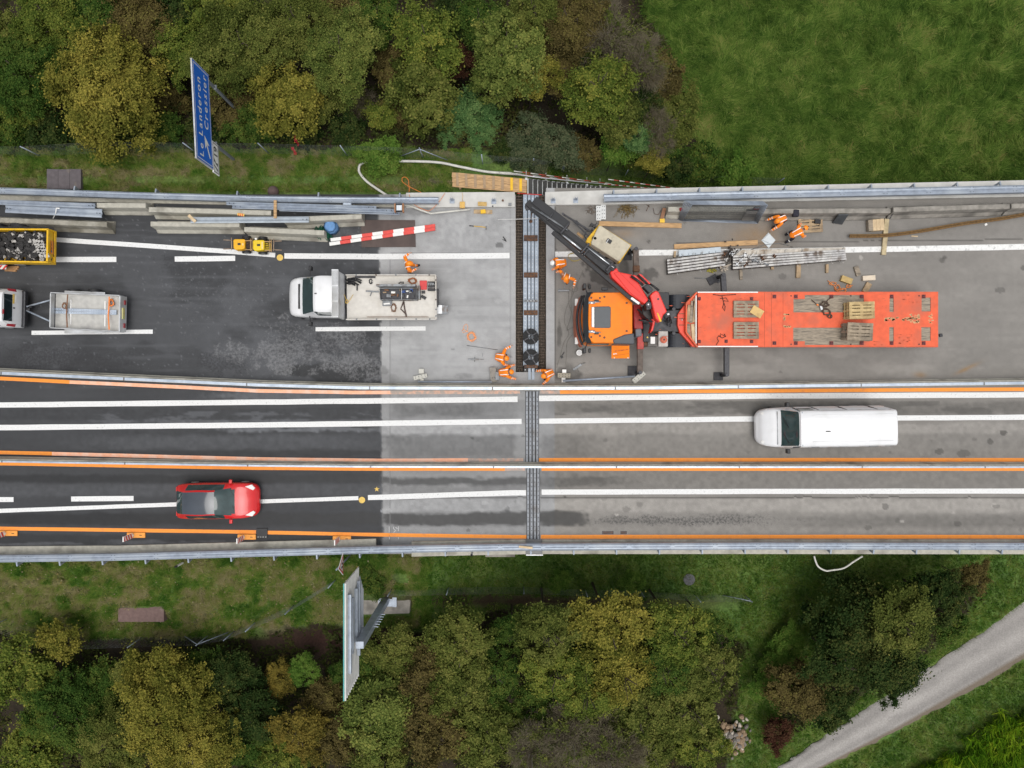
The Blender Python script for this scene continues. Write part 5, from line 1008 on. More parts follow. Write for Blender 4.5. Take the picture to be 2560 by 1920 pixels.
for u0, v0, u1, v1, n in ((1100, 1230, 1270, 1320, 46), (1160, 885, 1310, 965, 30), (900, 1290, 990, 1325, 14), (-300, 880, -60, 1310, 46), (0, 880, 200, 1320, 22), (940, 880, 1040, 1000, 12), (-980, 890, -420, 1320, 40)):
    for i in range(n): a = q('M4', rn.uniform(u0, u1), rn.uniform(v0, v1), ZD+.003); s_ = rn.uniform(.010, .032); l_ = rn.uniform(1, 4); m.add([a+V(math.cos(t)*s_*l_*rn.uniform(.6, 1.3), math.sin(t)*s_*rn.uniform(.4, .9), 0) for t in (0, 1.05, 2.1, 3.14, 4.2, 5.2)], [tuple(range(6))])
m.build('scuff_mark', M_('deck_scuff', (.58, .115, .055), .75, 0, .25, 9), FT, norm=False)
m = MB(); m.box((X1-3, ym, .75), (5.5, 1.1, .5)); m.box(((X0+X1)/2, ym, 1.0), (X1-X0-.6, .9, .22)); m.build('chassis', steel_dark, FT)
for x in (X1-1.3, X1-2.6, X1-3.9):
    for s_ in (-1, 1): wheel(FT, V(x, ym+s_*.98, .48), .48, .4)
for s_ in (-1, 1): m = MB(); m.box((X1+.01, ym+s_*1.0, 1.1), (.05, .35, .14)); m.build('tail_light', sign_red, FT)
# ================================================================== loose things on the site
def zs(r, v, z=0.0): return v/RG[r][2]/PX*(H-z)/H
def pbx(mb, r, cx, cy, sx, sy, z0, z1, rot=0.0, m=0):
    c = q(r, cx, cy, z1); mb.box((c.x, c.y, (z0+z1)/2), (zs(r, sx, z1), zs(r, sy, z1), z1-z0), rot, m); return mb
# ---------------------------------------------------------------- precast concrete barriers
def nj(label, r, a, b, z=.8, m=conc, gr='stored precast concrete barriers'):
    A = q(r, a[0], a[1], z); B = q(r, b[0], b[1], z); A.z = B.z = 0
    s = MB(); s.sweep([(-.31, 0), (-.31, .09), (-.17, .26), (-.12, z-.02), (-.10, z), (.10, z), (.12, z-.02), (.17, .26), (.31, .09), (.31, 0)], [A, A.lerp(B, .33), A.lerp(B, .66), B])
    o = s.build('concrete_barrier', m, bevel=.012); return tag(o, label, 'concrete barrier', gr)
nj('short concrete barrier between the bright rail and the long barrier, second row', 'M1', (835, 113), (1258, 116))
nj('dark stained concrete barrier behind the yellow tipper body', 'M1', (-260, 232), (922, 280), .8, M_('stained_precast_concrete', (.33, .31, .26), .85, 0, .2, 5, (.17, .155, .12), 1.0, .45, .65, bump=.3))
nj('long concrete barrier under the small orange marker block', 'M1', (1285, 150), (2342, 180))
nj('concrete barrier alone on the asphalt left of the yellow machines', 'M1', (1300, 275), (2068, 282))
nj('concrete barrier whose end is covered by the green net', 'M1', (2110, 322), (2800, 352))
nj('concrete barrier behind the blue tub, ending at the brown steel plates', 'M2', (235, 240), (912, 210))
nj('concrete barrier behind the stack of mobile fence panels', 'D', (140, 105), (1190, 104), .75, conc)
nj('weathered concrete barrier with a black jacket hung over it', 'M4', (-190, 166), (1060, 160), .75, conc_old)
nj('weathered concrete barrier behind the stacked sawn boards', 'M4', (1085, 152), (2090, 122), .75, conc_old)
nj('weathered concrete barrier running out at the right edge', 'M4', (2105, 121), (3300, 84), .75, conc_old)
# ---------------------------------------------------------------- stored steel rails
def wrail(label, r, a, b, wz, z, m=galv, th=.09):
    A = q(r, a[0], a[1], z); B = q(r, b[0], b[1], z); h = zs(r, wz, z)/2; A.z = B.z = 0; s = MB()
    s.sweep([(-h, z-th), (-h, z-.02), (-h*.6, z), (-h*.2, z-.03), (0, z-.05), (h*.2, z-.03), (h*.6, z), (h, z-.02), (h, z-th), (h*.6, z-.04), (0, z-.1), (-h*.6, z-.04)], [A, A.lerp(B, .5), B])
    for t in (.02, .05, .95, .98): s.cyl(A.lerp(B, t)+V(0, 0, z-.02), A.lerp(B, t)+V(0, 0, z+.012), .02, 6, 1)
    o = s.build('loose_guard_rail', [m, steel_dark]); return tag(o, label, 'guard rail', 'loose steel rails stored along the kerb')
wrail('loose steel rail nearest the kerb, its left end beyond the picture', 'M1', (-200, 80), (818, 118), 42, .95)
wrail('broad loose steel rail with a white ribbon tied to it', 'M1', (45, 140), (878, 184), 74, .85)
wrail('topmost steel rail of the long stack beside the kerb', 'M1', (1955, 95), (3250, 134), 30, .95)
wrail('middle steel rail of the long stack beside the kerb', 'M1', (2005, 126), (3410, 162), 30, .92)
wrail('steel rail of the long stack with the floodlight on its end', 'M2', (200, 150), (1240, 184), 26, .88)
wrail('pointed steel rail lying on the barriers left of the blue tub', 'M1', (1645, 242), (2668, 236), 52, .95, M_('pale_galvanised_steel', (.36, .40, .44), .45, .3, .12, 5))
def simple(name, lb, cat, mb, m_, gr=None, bevel=0.0): return tag(mb.build(name, m_, bevel=bevel), lb, cat, gr)
m = MB(); m.bar(q('M2', 165, 70, 1.0), q('M2', 165, 226, 1.0), .14, .06); simple('timber_bearer', 'short orange timber laid across the stacked steel rails', 'timber', m, wood)
m = MB(); m.bar(q('M1', 1628, 200, 1.0), q('M1', 1688, 256, 1.0), .14, .05); simple('timber_offcut', 'pale timber offcut on the tip of the pointed rail', 'timber', m, wood_pale)
m = MB(); pbx(m, 'M1', 2080, 195, 60, 22, .81, .88, -.15); [pbx(m, 'M1', 2064+16*i, 194+2*i, 7, 22, .79, .884, -.15, 1) for i in range(3)]; simple('marker_block', 'small orange and red marker block on the long concrete barrier', 'marker', m, [mk_y, sign_red])
m = ribbon([q('M1', 515, 142, .98), q('M1', 488, 140, 1.0), q('M1', 482, 180, .92), q('M1', 458, 232, .3)], .06); simple('white_ribbon', 'white ribbon hanging from the broad loose rail', 'ribbon', m, sign_wh)
m = MB(); m.box(q('M2', 790, 105, .6), (.42, .2, .2)); simple('foil_bag', 'pale blue plastic foil between rail and kerb', 'foil', m, galv_new, bevel=.05)
# steel plates, striped boards, tub, net, floodlight
for i, (dx, z, lb) in enumerate(((0, .03, 'lower brown steel road plate, its left edge showing'), (30, .06, 'upper brown steel road plate under the striped boards'))):
    m = MB(); m.prism([q('M2', 905+dx, 241, z), q('M2', 1374, 243, z), q('M2', 1380, 474, z), q('M2', 912+dx, 477, z)], z-.028); simple('steel_plate', lb, 'steel plate', m, M_('brown_steel_plate', (.095, .068, .06), .6, .2, .18, 2.5, (.07, .05, .045), 1.2), 'brown steel road plates')
for (a, b, lb) in (((645, 414), (1548, 290), 'red and white striped board nearest the kerb, on the brown plates'), ((635, 450), (1548, 317), 'red and white striped board nearer the pickup, on the brown plates')):
    A, B = q('M2', *a, .16), q('M2', *b, .16); m = MB()
    for k in range(10): m.bar(A.lerp(B, k/10), A.lerp(B, (k+1)/10), .165, .06, k % 2)
    simple('striped_board', lb, 'barrier board', m, [sign_wh, M_('red_stripe', (.66, .07, .055), .5)], 'striped boards on the brown plates')
c = q('M2', 638, 292, .55); m = MB(); m.cyl(V(c.x, c.y, .0), V(c.x, c.y, .50), .36, 9, 0, .33); m.cyl(V(c.x, c.y, .50), V(c.x, c.y, .56), .33, 9, 0, .22); simple('plastic_tub', 'upturned blue plastic tub beside the green net', 'tub', m, M_('blue_plastic', (.11, .24, .46), .6, 0, .2, 6))
m = MB(); rn = random.Random(2); c = q('M2', 570, 352, .3)
for i in range(160): a = rn.uniform(0, 6.3); k = rn.random()**.5; p = V(c.x+math.cos(a)*.40*k, c.y+math.sin(a)*.31*k, .05+.42*(1-k*k)); d = V(rn.uniform(-1, 1), rn.uniform(-1, 1), rn.uniform(-.4, .4)).normalized(); m.tube([p, p+d*.09+V(0, 0, .03), p+d*.18], .018, 4)
m.ball((c.x, c.y, 0), (.40, .31, .38), 0, 14, 6, True); simple('green_net', 'crumpled dark green net draped over the barrier end', 'net', m, M_('green_net_fibre', (.008, .10, .055), .85, 0, .4, 14))
FL = thing('floodlight', 'small square floodlight standing on the ends of the stacked rails', 'floodlight', q('M2', 1235, 140, .9))
m = MB(); pbx(m, 'M2', 1236, 135, 62, 62, .95, 1.10); m.build('housing', black_pl, FL, bevel=.02); m = MB(); pbx(m, 'M2', 1237, 136, 46, 44, 1.10, 1.115); m.build('lamp_glass', M_('frosted_glass', (.62, .66, .70), .3), FL)
m = MB(); pbx(m, 'M2', 1200, 135, 10, 74, .9, 1.14); pbx(m, 'M2', 1270, 135, 10, 74, .9, 1.14); m.build('bracket', M_('copper_bracket', (.35, .16, .07), .5), FL)
m = MB(); m.tube([q('M2', x, y, .25) for x, y in ((1250, 100), (1330, 120), (1420, 155), (1510, 186), (1600, 176), (1720, 164), (1850, 150))], .05, 6); simple('flat_hose', 'pale flat hose kinked along the concrete kerb', 'hose', m, hose_w)
m = MB(); m.tube([q('M2', x, y, .3) for x, y in ((1325, 20), (1335, 70), (1370, 110), (1420, 140), (1490, 165), (1520, 150), (1560, 110), (1600, 60), (1632, 10))], .012, 5); simple('twine', 'thin orange cord looping over the kerb beside the floodlight', 'cord', m, cable_o)
for r, x, y, lb in (('M2', 1695, 58, 'steel post stub on the kerb left of the yellow box'), ('M2', 2055, 62, 'steel post stub on the kerb next to the joint, west side'), ('M3', 355, 58, 'steel post stub first east of the joint on the beam'), ('M3', 550, 55, 'steel post stub second east of the joint on the beam')):
    A = thing('post_stub', lb, 'post stub', q(r, x, y+22, .19), 'post stubs bolted to the concrete beam'); b0 = q(r, x, y+22, .19)
    m = MB(); m.box(b0+V(0, 0, .012), (.24, .22, .024)); [m.cyl(b0+V(dx, dy, .02), b0+V(dx, dy, .07), .014, 6) for dx in (-.09, .09) for dy in (-.08, .08)]; m.build('base_plate', galv, A)
    m = MB(); m.box(b0+V(0, .02, .25), (.10, .012, .46)); m.box(b0+V(-.05, .05, .25), (.012, .07, .46)); m.box(b0+V(.05, .05, .25), (.012, .07, .46)); m.build('upright', galv, A)
m = MB(); pbx(m, 'M2', 1782, 110, 44, 54, .19, .34); m.tube([q('M2', x, y, .3) for x, y in ((1790, 88), (1782, 60), (1788, 30), (1780, 5))], .012, 5); simple('yellow_box', 'small yellow box with a cord on the kerb', 'box', m, M_('yellow_wood_box', (.62, .38, .10), .6, 0, .15, 8), bevel=.015)
m = MB(); pbx(m, 'M2', 1955, 102, 76, 34, .19, .28, -.05); simple('timber_block', 'ochre timber block on the kerb beside the yellow box', 'timber block', m, M_('ochre_wood', (.52, .34, .12), .7, 0, .2, 8), bevel=.01)
m = MB(); pbx(m, 'M2', 1962, 170, 160, 34, .005, .05, -.03); simple('timber_board', 'grey tan board lying at the foot of the kerb', 'board', m, wood_tan)
m = MB(); pbx(m, 'M2', 1962, 167, 44, 34, .05, .16, .1); simple('timber_wedge', 'yellow wedge standing on the grey tan board', 'wedge', m, yellow, bevel=.01)
for x, y, r_, lb in ((2045, 125, .035, 'black rubber plug on the kerb by the last stub'), (2133, 75, .05, 'rusty round plug on the kerb next to the joint')): m = MB(); a = q('M2', x, y, .185); m.cyl(a, a+V(0, 0, .06), r_, 10); simple('plug', lb, 'plug', m, steel_dark if y > 100 else rust)
m = MB(); pbx(m, 'M2', 2195, 105, 26, 22, .185, .28); simple('steel_nut', 'small square steel bracket at the beam end', 'bracket', m, steel_grey)
HM = thing('sledgehammer', 'sledgehammer with yellow handle lying on pale concrete', 'hammer', q('M2', 1920, 298, .01)); m = MB(); m.tube([q('M2', 1880, 294, .03), q('M2', 1985, 305, .03)], .017, 6); m.build('handle', yellow, HM); m = MB(); m.tube([q('M2', 1843, 291, .03), q('M2', 1882, 295, .03)], .02, 6); m.build('grip', black_pl, HM); m = MB(); m.bar(q('M2', 1990, 292, .07), q('M2', 1988, 324, .07), .06, .06); m.build('head', steel_grey, HM, bevel=.01)
m = MB(); m.bar(q('M2', 2135, 385, .05), q('M2', 2160, 425, .05), .05, .04); m.tube([q('M2', 2150, 400, .03), q('M2', 2165, 428, .03), q('M2', 2130, 410, .03)], .015, 5); simple('pliers', 'dark pincers on the concrete west of the joint', 'tool', m, black_pl)
m = MB(); m.tube([q('M2', 2090, 238, .12), q('M3', 215, 230, .16)], .014, 6); simple('levelling_bar', 'slim white bar laid across the new joint', 'bar', m, sign_wh)
m = MB(); m.tube([q('M2', 1822, 1326, .02), q('M2', 2088, 1364, .02)], .012, 6); simple('steel_rod', 'thin steel rod lying on the concrete near two workers', 'rod', m, steel_grey)
m = MB(); m.tube([q('M2', x, y, .02) for x, y in ((1790, 1190), (1800, 1150), (1820, 1140), (1832, 1165), (1825, 1205), (1790, 1215), (1778, 1195), (1800, 1190), (1840, 1215))], .013, 5); m.tube(bunch('M2', 1862, 1250, 40, 46, .02, 80, .02, 21, 6), .014, 5); simple('orange_cable', 'tangled orange cable on the pale concrete slab', 'cable', m, M_('pale_orange_cable', (.85, .36, .15), .6))
m = MB(); m.bar(q('M2', 1832, 1446, .08), q('M2', 1925, 1446, .08), .07, .07); m.bar(q('M2', 1920, 1446, .05), q('M2', 1970, 1446, .05), .03, .03); m.bar(q('M2', 1890, 1425, .05), q('M2', 1888, 1468, .05), .04, .04); m.tube([q('M2', 1955, 1425, .03), q('M2', 1960, 1392, .02)], .01, 4); simple('hammer_drill', 'grey hammer drill lying on the slab below the rod', 'drill', m, steel_grey, bevel=.01)
def holed(r, cx, cy, sx, sy, z0, z1, rot, m_, n=4):
    m = MB(); pbx(m, r, cx, cy, sx, sy, z0, z1, rot); c = q(r, cx, cy, z1); u = V(math.cos(rot), math.sin(rot)); v = V(-u.y, u.x); lx, ly = zs(r, sx, z1), zs(r, sy, z1); lng = lx > ly
    for i in range(n):
        for s_ in (-.22, .22): p = c+(u*lx*(-.36+.72*i/(n-1))+v*ly*s_ if lng else v*ly*(-.36+.72*i/(n-1))+u*lx*s_); m.cyl(p, p+V(0, 0, .004), .02, 8, 1)
    return m
paleb = M_('pale_steel_bracket', (.50, .49, .44), .6, .1, .1, 7)
m = holed('M2', 1420, 1597, 118, 34, .05, .2, .22, paleb); pbx(m, 'M2', 1428, 1548, 44, 40, .005, .16, 0, 0); pbx(m, 'M2', 1434, 1625, 30, 24, .005, .12, 0, 0); simple('anchor_bracket', 'pale perforated bracket near the barrier, left of the seated workers', 'bracket', m, [paleb, black_pl], 'perforated brackets by the temporary barrier')
m = holed('M3', 450, 1585, 110, 40, .05, .2, -.05, M_('tan_steel_bracket', (.30, .27, .21), .6, .1, .1, 7)); pbx(m, 'M3', 452, 1548, 34, 28, .005, .2, 0, 2); pbx(m, 'M3', 445, 1625, 32, 40, .005, .12, 0, 2); simple('anchor_bracket', 'tan perforated bracket on a damp patch right of one worker', 'bracket', m, [M_('tan_steel_bracket', (1, 1, 1)), black_pl, sign_wh], 'perforated brackets by the temporary barrier')
m = holed('M3', 1098, 1598, 120, 44, .05, .2, .72, paleb); pbx(m, 'M3', 1062, 1628, 40, 40, .005, .14, .7, 0); simple('anchor_bracket', 'pale perforated bracket turned askew at the front outrigger foot', 'bracket', m, [paleb, black_pl], 'perforated brackets by the temporary barrier')
m = MB(); pbx(m, 'M2', 2050, 1580, 54, 130, .005, .25, .1); pbx(m, 'M2', 2085, 1590, 34, 70, .005, .3, 0, 1); [pbx(m, 'M2', 2045+(i % 2)*18, 1605, 8, 8, .24, .255, 0, 2) for i in range(2)]; m.tube([q('M2', 2088, 1560, .25), q('M2', 2085, 1515, .1)], .015, 5); simple('breaker_machine', 'worn grey breaker head on the ground beside the crouching workers', 'machine', m, [conc_old, steel_grey, black_pl], bevel=.02)
m = MB(); m.tube([q('M3', 440, 1632, .5), q('M3', 1060, 1592, .45)], .05, 8); simple('steel_pole', 'long galvanised pole propped along the temporary barrier', 'pole', m, galv)
m = MB(); m.tube([q('M2', 1400, 1640, .3), q('M2', 2040, 1640, .3)], .04, 8); simple('steel_pole', 'galvanised pole lying beside the barrier left of the joint', 'pole', m, galv)
# ---------------------------------------------------------------- east of the joint
for x, y, lb in ((748, 182, 'left of two white perforated blocks against the bridge edge'), (790, 172, 'right of two white perforated blocks against the bridge edge')): simple('perforated_block', lb, 'block', holed('M3', x, y, 42, 128, .005, .16, .0, sign_wh, 4), [M_('white_grey_block', (.60, .61, .60), .6), black_pl], 'white perforated blocks')
rn = random.Random(12); m = MB()
for i in range(110): a = rn.gauss(0, 1); p = q('M3', 990+rn.gauss(0, 36), 140+rn.gauss(0, 24), .02); d = V(rn.gauss(0, 1), rn.gauss(-.5, 1), .0).normalized()*rn.uniform(.12, .42); m.tube([p, p+d*.5+V(0, 0, rn.uniform(.02, .2)), p+d], .009, 4)
simple('brushwood', 'small heap of dry brown twigs against the bridge edge', 'brushwood', m, M_('dry_twig', (.24, .17, .07), .9, 0, .3, 12))
m = MB()
for i in range(26): p = q('M3', 690+rn.gauss(0, 14), 160+rn.gauss(0, 26), .02); d = V(rn.gauss(0, 1), rn.gauss(0, 1), 0).normalized()*rn.uniform(.1, .3); m.tube([p, p+d*.5+V(0, 0, .06), p+d], .008, 4)
simple('wire_scrap', 'loose bent wires left of the white perforated blocks', 'wire', m, M_('rebar', (1, 1, 1)))
m = MB(); m.tube([q('M3', x, y, .03) for x, y in ((1160, 165), (1185, 110), (1150, 95), (1190, 130))], .012, 4); m.tube([q('M3', x, y, .03) for x, y in ((1220, 140), (1230, 190), (1265, 195), (1285, 160))], .012, 4); simple('bent_rebar', 'two bent rusty bars on the deck right of the twigs', 'rebar', m, rust)
wb = M_('orange_sawn_timber', (.50, .31, .15), .75, 0, .2, 3, (.36, .22, .11), 2.2, stretch=(1, 7, 7))
for r, a, b, wd, z, lb in (('M3', (752, 272), (1466, 290), .235, .09, 'long sawn plank below the twigs and white blocks'), ('M3', (1402, 472), (2124, 434), .24, .10, 'long sawn plank beside the old joint sections')): m = MB(); m.bar(q(r, *a, z), q(r, *b, z), wd, z-.01); simple('timber_plank', lb, 'plank', m, wb, 'sawn timber on the deck', bevel=.006)
m = MB(); m.bar(q('M3', 1318, 140, .3), q('M3', 1295, 230, .12), .17, .08); simple('timber_offcut', 'brown short timber leaning by the yellow square', 'timber', m, M_('reddish_timber', (.27, .14, .08), .8, 0, .2, 6))
m = MB(); pbx(m, 'M3', 1298, 247, 42, 32, .09, .13); simple('yellow_square', 'small yellow square block on the long plank', 'block', m, M_('bright_yellow', (.80, .50, .05), .6))
# compressor
CO = thing('compressor', 'yellow wheeled compressor with a beige hood, parked askew behind the boom', 'compressor', q('M3', 840, 440, 0)); zt_ = 1.15
hc = [(768, 290), (1020, 452), (1022, 470), (935, 592), (915, 597), (688, 452), (685, 430), (750, 290)]
m = MB(); m.prism([q('M3', x, y, zt_) for x, y in hc], .55, sc=1.0); m.build('hood', beige, CO, bevel=.04)
m = MB(); m.prism([q('M3', x, y, .95) for x, y in ((752, 280), (1035, 458), (932, 612), (640, 428), (650, 400))], .45); m.build('body', yellow, CO, bevel=.03)
m = MB(); a = q('M3', 838, 425, zt_); m.box(a+V(0, 0, .015), (.26, .20, .03), R(-32)); m.build('hatch', black_pl, CO, bevel=.008); m = MB(); m.box(a+V(-.09, -.01, .02), (.03, .22, .04), R(-32)); m.build('hatch_handle', alu, CO)
m = MB(); a = q('M3', 715, 405, 1.0); m.cyl(a, a+V(0, 0, .12), .14, 16); m.cyl(a+V(0, 0, .12), a+V(0, 0, .15), .07, 12); m.build('jockey_wheel', rubber, CO)
m = MB(); m.bar(q('M3', 690, 345, .6), q('M3', 440, 188, .5), .08, .08); m.bar(q('M3', 670, 390, .6), q('M3', 520, 240, .52), .06, .06); m.cyl(q('M3', 440, 188, .48), q('M3', 440, 188, .62), .06, 10); m.build('drawbar', steel_dark, CO)
m = MB(); m.bar(q('M3', 680, 270, .9), q('M3', 740, 310, .9), .10, .25); m.bar(q('M3', 665, 295, .9), q('M3', 725, 280, .95), .05, .1); m.bar(q('M3', 690, 320, .9), q('M3', 735, 265, .95), .05, .1); m.build('hose_rack', black_pl, CO)
m = MB(); m.tube([q('M3', x, y, .5) for x, y in ((700, 330), (640, 340), (625, 380), (650, 420), (690, 400))], .025, 6); m.tube([q('M3', x, y, .45) for x, y in ((520, 240), (560, 250), (600, 290), (640, 330))], .02, 6); m.build('air_hose', steel_dark, CO)
for x, y in ((790, 530), (985, 500), (860, 580)): wheel(CO, q('M3', x, y, .3), .3, .2, (.53, .85, 0))
m = MB(); m.bar(q('M3', 565, 352, .08), q('M3', 618, 395, .08), .12, .07); simple('timber_chock', 'tan timber chock under the compressor drawbar', 'timber', m, wood)
m = MB(); m.tube([q('M3', 540+math.cos(t)*52+6*math.sin(3*t), 560+math.sin(t)*40*(1-.02*t), .02+.004*t) for t in np.linspace(0, 13, 60)], .014, 5); simple('yellow_hose', 'coiled thin yellow hose under the crane boom', 'hose', m, M_('yellow_hose', (.40, .31, .10), .6))
for lb, pts in (('thin grey cable running past the truck front in a long loop', ((615, 680), (560, 800), (520, 900), (470, 1000), (452, 1120), (490, 1220), (450, 1300), (420, 1400), (385, 1520))), ('thin grey cable looping near the crouching worker to the bucket', ((480, 770), (500, 740), (528, 760), (520, 800), (490, 830), (530, 860), (565, 850), (560, 820), (525, 830), (510, 960), (520, 1080), (550, 1180), (545, 1280), (570, 1360))), ('thin brown cable crossing the first two beside the truck', ((490, 860), (490, 960), (510, 1060), (470, 1200), (500, 1180), (540, 1170), (545, 1200), (480, 1290), (470, 1400), (465, 1500)))):
    P = [Vector(p) for p in pts]; sp = catmull([list(p) for p in pts], 5); m = MB(); m.tube([q('M3', x, y, .015) for x, y in sp], .009, 5); simple('cable', lb, 'cable', m, cable_g, 'thin cables in front of the crane truck')
m = MB(); a = q('M3', 577, 1391, .0); m.cyl(a, a+V(0, 0, .26), .125, 18, 0, .145); m.cyl(a+V(0, 0, .262), a+V(0, 0, .266), .12, 18, 1); m.tube([a+V(math.cos(t)*.15, math.sin(t)*.15, .22) for t in np.linspace(0, 3.14, 10)], .006, 4, 2); simple('bucket', 'white bucket on the deck in front of the orange cab', 'bucket', m, [sign_wh, M_('bucket_contents', (.55, .55, .55), .7), steel_dark])
m = MB(); m.bar(q('M3', 452, 1382, .04), q('M3', 435, 1410, .05), .04, .04); m.box(q('M3', 430, 1425, .05), (.11, .13, .06), .5); simple('brush', 'black hand brush lying left of the white bucket', 'brush', m, black_pl, bevel=.01)
m = MB(); m.bar(q('M3', 398, 850, .1), q('M3', 495, 852, .1), .09, .09); m.bar(q('M3', 420, 830, .06), q('M3', 405, 868, .06), .05, .05); m.bar(q('M3', 455, 815, .06), q('M3', 452, 845, .06), .04, .04); simple('breaker_tool', 'grey demolition breaker on the deck near two workers', 'power tool', m, steel_grey, bevel=.01)
m = MB(); m.bar(q('M3', 530, 1535, .06), q('M3', 600, 1490, .06), .10, .05); m.tube([q('M3', 595, 1490, .05), q('M3', 632, 1475, .05)], .015, 5); m.tube([q('M3', 560, 1510, .04), q('M3', 575, 1552, .03)], .012, 5); simple('cement_trowel', 'grey trowel tool near the tan perforated bracket', 'tool', m, steel_grey)
SV = thing('shovel', 'shovel with a broad dark blade lying by the rear outrigger', 'shovel', q('M3', 1720, 745, .01)); m = MB(); m.tube([q('M3', 1575, 743, .03), q('M3', 1745, 748, .03)], .017, 6); m.build('handle', steel_grey, SV); m = MB(); m.prism([q('M3', x, y, .05) for x, y in ((1745, 725), (1800, 712), (1812, 770), (1775, 788))], .02); m.build('blade', steel_dark, SV)
# ---------------------------------------------------------------- mobile fence panels
mesh_m = galv
for i in range(6):
    B0, B1 = q('D', 258+i*9, 225+i*3, .04), q('D', 1130+i*8, 240+i*6, .04); T0, T1 = q('D', 330+i*17, 10+i*8, 1.95), q('D', 1235+i*10, 18+i*8, 1.95)
    P = thing('mobile_fence_panel', ['mobile fence panel nearest the bridge edge in the leaning row', 'second mobile fence panel from the bridge edge', 'third mobile fence panel from the bridge edge', 'fourth mobile fence panel, near the row front', 'mobile fence panel second from the deck side', 'mobile fence panel at the deck side, front of row'][i], 'fence panel', (B0+B1)/2, 'mobile fence panels leaning on the barrier')
    m = MB()
    for a, b in ((B0, B1), (T0, T1), (B0, T0), (B1, T1)): m.tube([a, b], .021, 6)
    m.build('frame', galv, P); m = MB()
    for k in range(1, 26): m.tube([B0.lerp(B1, k/26), T0.lerp(T1, k/26)], .0035, 3)
    for k in range(1, 9): m.tube([B0.lerp(T0, k/9), B1.lerp(T1, k/9)], .0035, 3)
    m.build('wire_mesh', M_('dark_wire', (.14, .145, .15), .5, .3), P)
m = MB(); a = q('D', 1175, 90, 1.0); m.box(a, (.40, .05, .35)); m.box(a+V(0, -.03, .06), (.34, .02, .14), 0, 1); m.box(a+V(0, -.03, -.12), (.34, .02, .08), 0, 2); simple('fence_plate', 'small plate with a red stripe fixed on the fence panels', 'plate', m, [black_pl, galv_new, sign_red])
m = MB(); a = q('D', 290, 108, .8); m.box(a, (.16, .16, .12), .3); simple('red_clamp', 'dark red clamp on the barrier left of the fence panels', 'clamp', m, M_('dark_red_paint', (1, 1, 1)), bevel=.02)
# ---------------------------------------------------------------- dismantled joint sections
old = M_('weathered_joint_steel', (.50, .49, .47), .55, .2, .2, 5, (.15, .115, .09), 2.2, .53, .7); dk_old = M_('dirty_joint_gap', (.055, .045, .04), .9, 0, .3, 8)
def old_joint(lb, c4, n, z):
    A, B, C_, D_ = [q('D', *p, z) for p in c4]; P = thing('old_joint_section', lb, 'steel section', ((A+B+C_+D_)/4).to_2d().to_3d(), 'dismantled old joint sections'); m = MB()
    m.prism([p+V(0, 0, -.10) for p in (A, B, C_, D_)], .12); m.build('gap_filling', dk_old, P)
    for i in range(n):
        t = (i+.5)/n; a, b = A.lerp(D_, t), B.lerp(C_, t); d = (b-a)*.01*random.uniform(-1, 1); m = MB(); w_ = (A-D_).length/n*.64; k = 8
        for s_ in range(k): m.bar(a.lerp(b, s_/k)+d*0+V(0, 0, random.uniform(-.004, .004)), a.lerp(b, (s_+1)/k)+V(0, 0, random.uniform(-.004, .004)), w_, .11, s_ % 2)
        m.build('steel_lamella', [old, M_('weathered_joint_steel_b', (.42, .41, .40), .55, .2, .25, 6, (.13, .10, .08), 2.6, .51, .68)], P)
    rn = random.Random(n)
    for i in range(14): t = rn.random(); s_ = -1 if i % 2 else 1; p = (A.lerp(B, t) if s_ > 0 else D_.lerp(C_, t)); m = MB(); m.tube([p+V(0, 0, -.05), p+V(rn.uniform(-.05, .05), s_*rn.uniform(.06, .12), -.03), p+V(.03, s_*.13, .05)], .012, 4); m.build('anchor_loop', old, P)
    return P
old_joint('dismantled section of the old joint with five ribs, nearest the compressor', [(128, 680), (775, 598), (800, 760), (140, 852)], 5, .38)
old_joint('longer dismantled section of the old joint with scrap heaped on top', [(890, 636), (2178, 566), (2196, 690), (888, 800)], 5, .38)
m = MB(); m.prism([q('D', x, y, .30) for x, y in ((262, 580), (745, 540), (752, 600), (262, 650))], .22); [m.tube([q('D', 300+i*78, 640-i*7, .3), q('D', 302+i*78, 622-i*7, .40)], .012, 4) for i in range(6)]; simple('cover_sheet', 'pale blue grey sheet steel beside the five ribbed section', 'sheet', m, M_('blue_grey_sheet', (.44, .49, .53), .55, .2, .08, 4))
m = MB(); m.prism([q('D', x, y, .30) for x, y in ((985, 575), (2180, 545), (2182, 575), (900, 640))], .2); simple('perforated_sheet', 'dirty white perforated strip along the scrap laden section', 'sheet', m, M_('dirty_cream_sheet', (.50, .46, .40), .8, 0, .2, 6, (.28, .22, .16), 2))
rn = random.Random(8)
for i in range(16):
    x, y = (rn.uniform(900, 1430), rn.uniform(630, 745)) if i < 12 else (rn.uniform(745, 880), rn.uniform(590, 720)); m = MB(); a = rn.uniform(0, 3.1); l = rn.uniform(.12, .34); c = q('D', x, y, .48); u = V(math.cos(a), math.sin(a)); v = V(-u.y, u.x)
    m.bar(c-u*l/2, c+u*l/2, rn.uniform(.05, .09), .06); m.bar(c-u*l*.4-v*.08, c-u*l*.4+v*.08, .05, .05); 
    if i % 2: m.bar(c+u*l*.4-v*.08, c+u*l*.4+v*.08, .05, .05)
    simple('scrap_bracket', 'rusty grey scrap bracket lying on or beside the longer dismantled section', 'scrap', m, [old, rust, steel_grey, alu][i % 4], 'scrap brackets on the old joint')
m = MB()
for i in range(70): c = q('D', 850+rn.gauss(0, 50), 640+rn.gauss(0, 60), .12+rn.random()*.15); m.box(c, (rn.uniform(.03, .12), rn.uniform(.03, .1), .06), rn.uniform(0, 3))
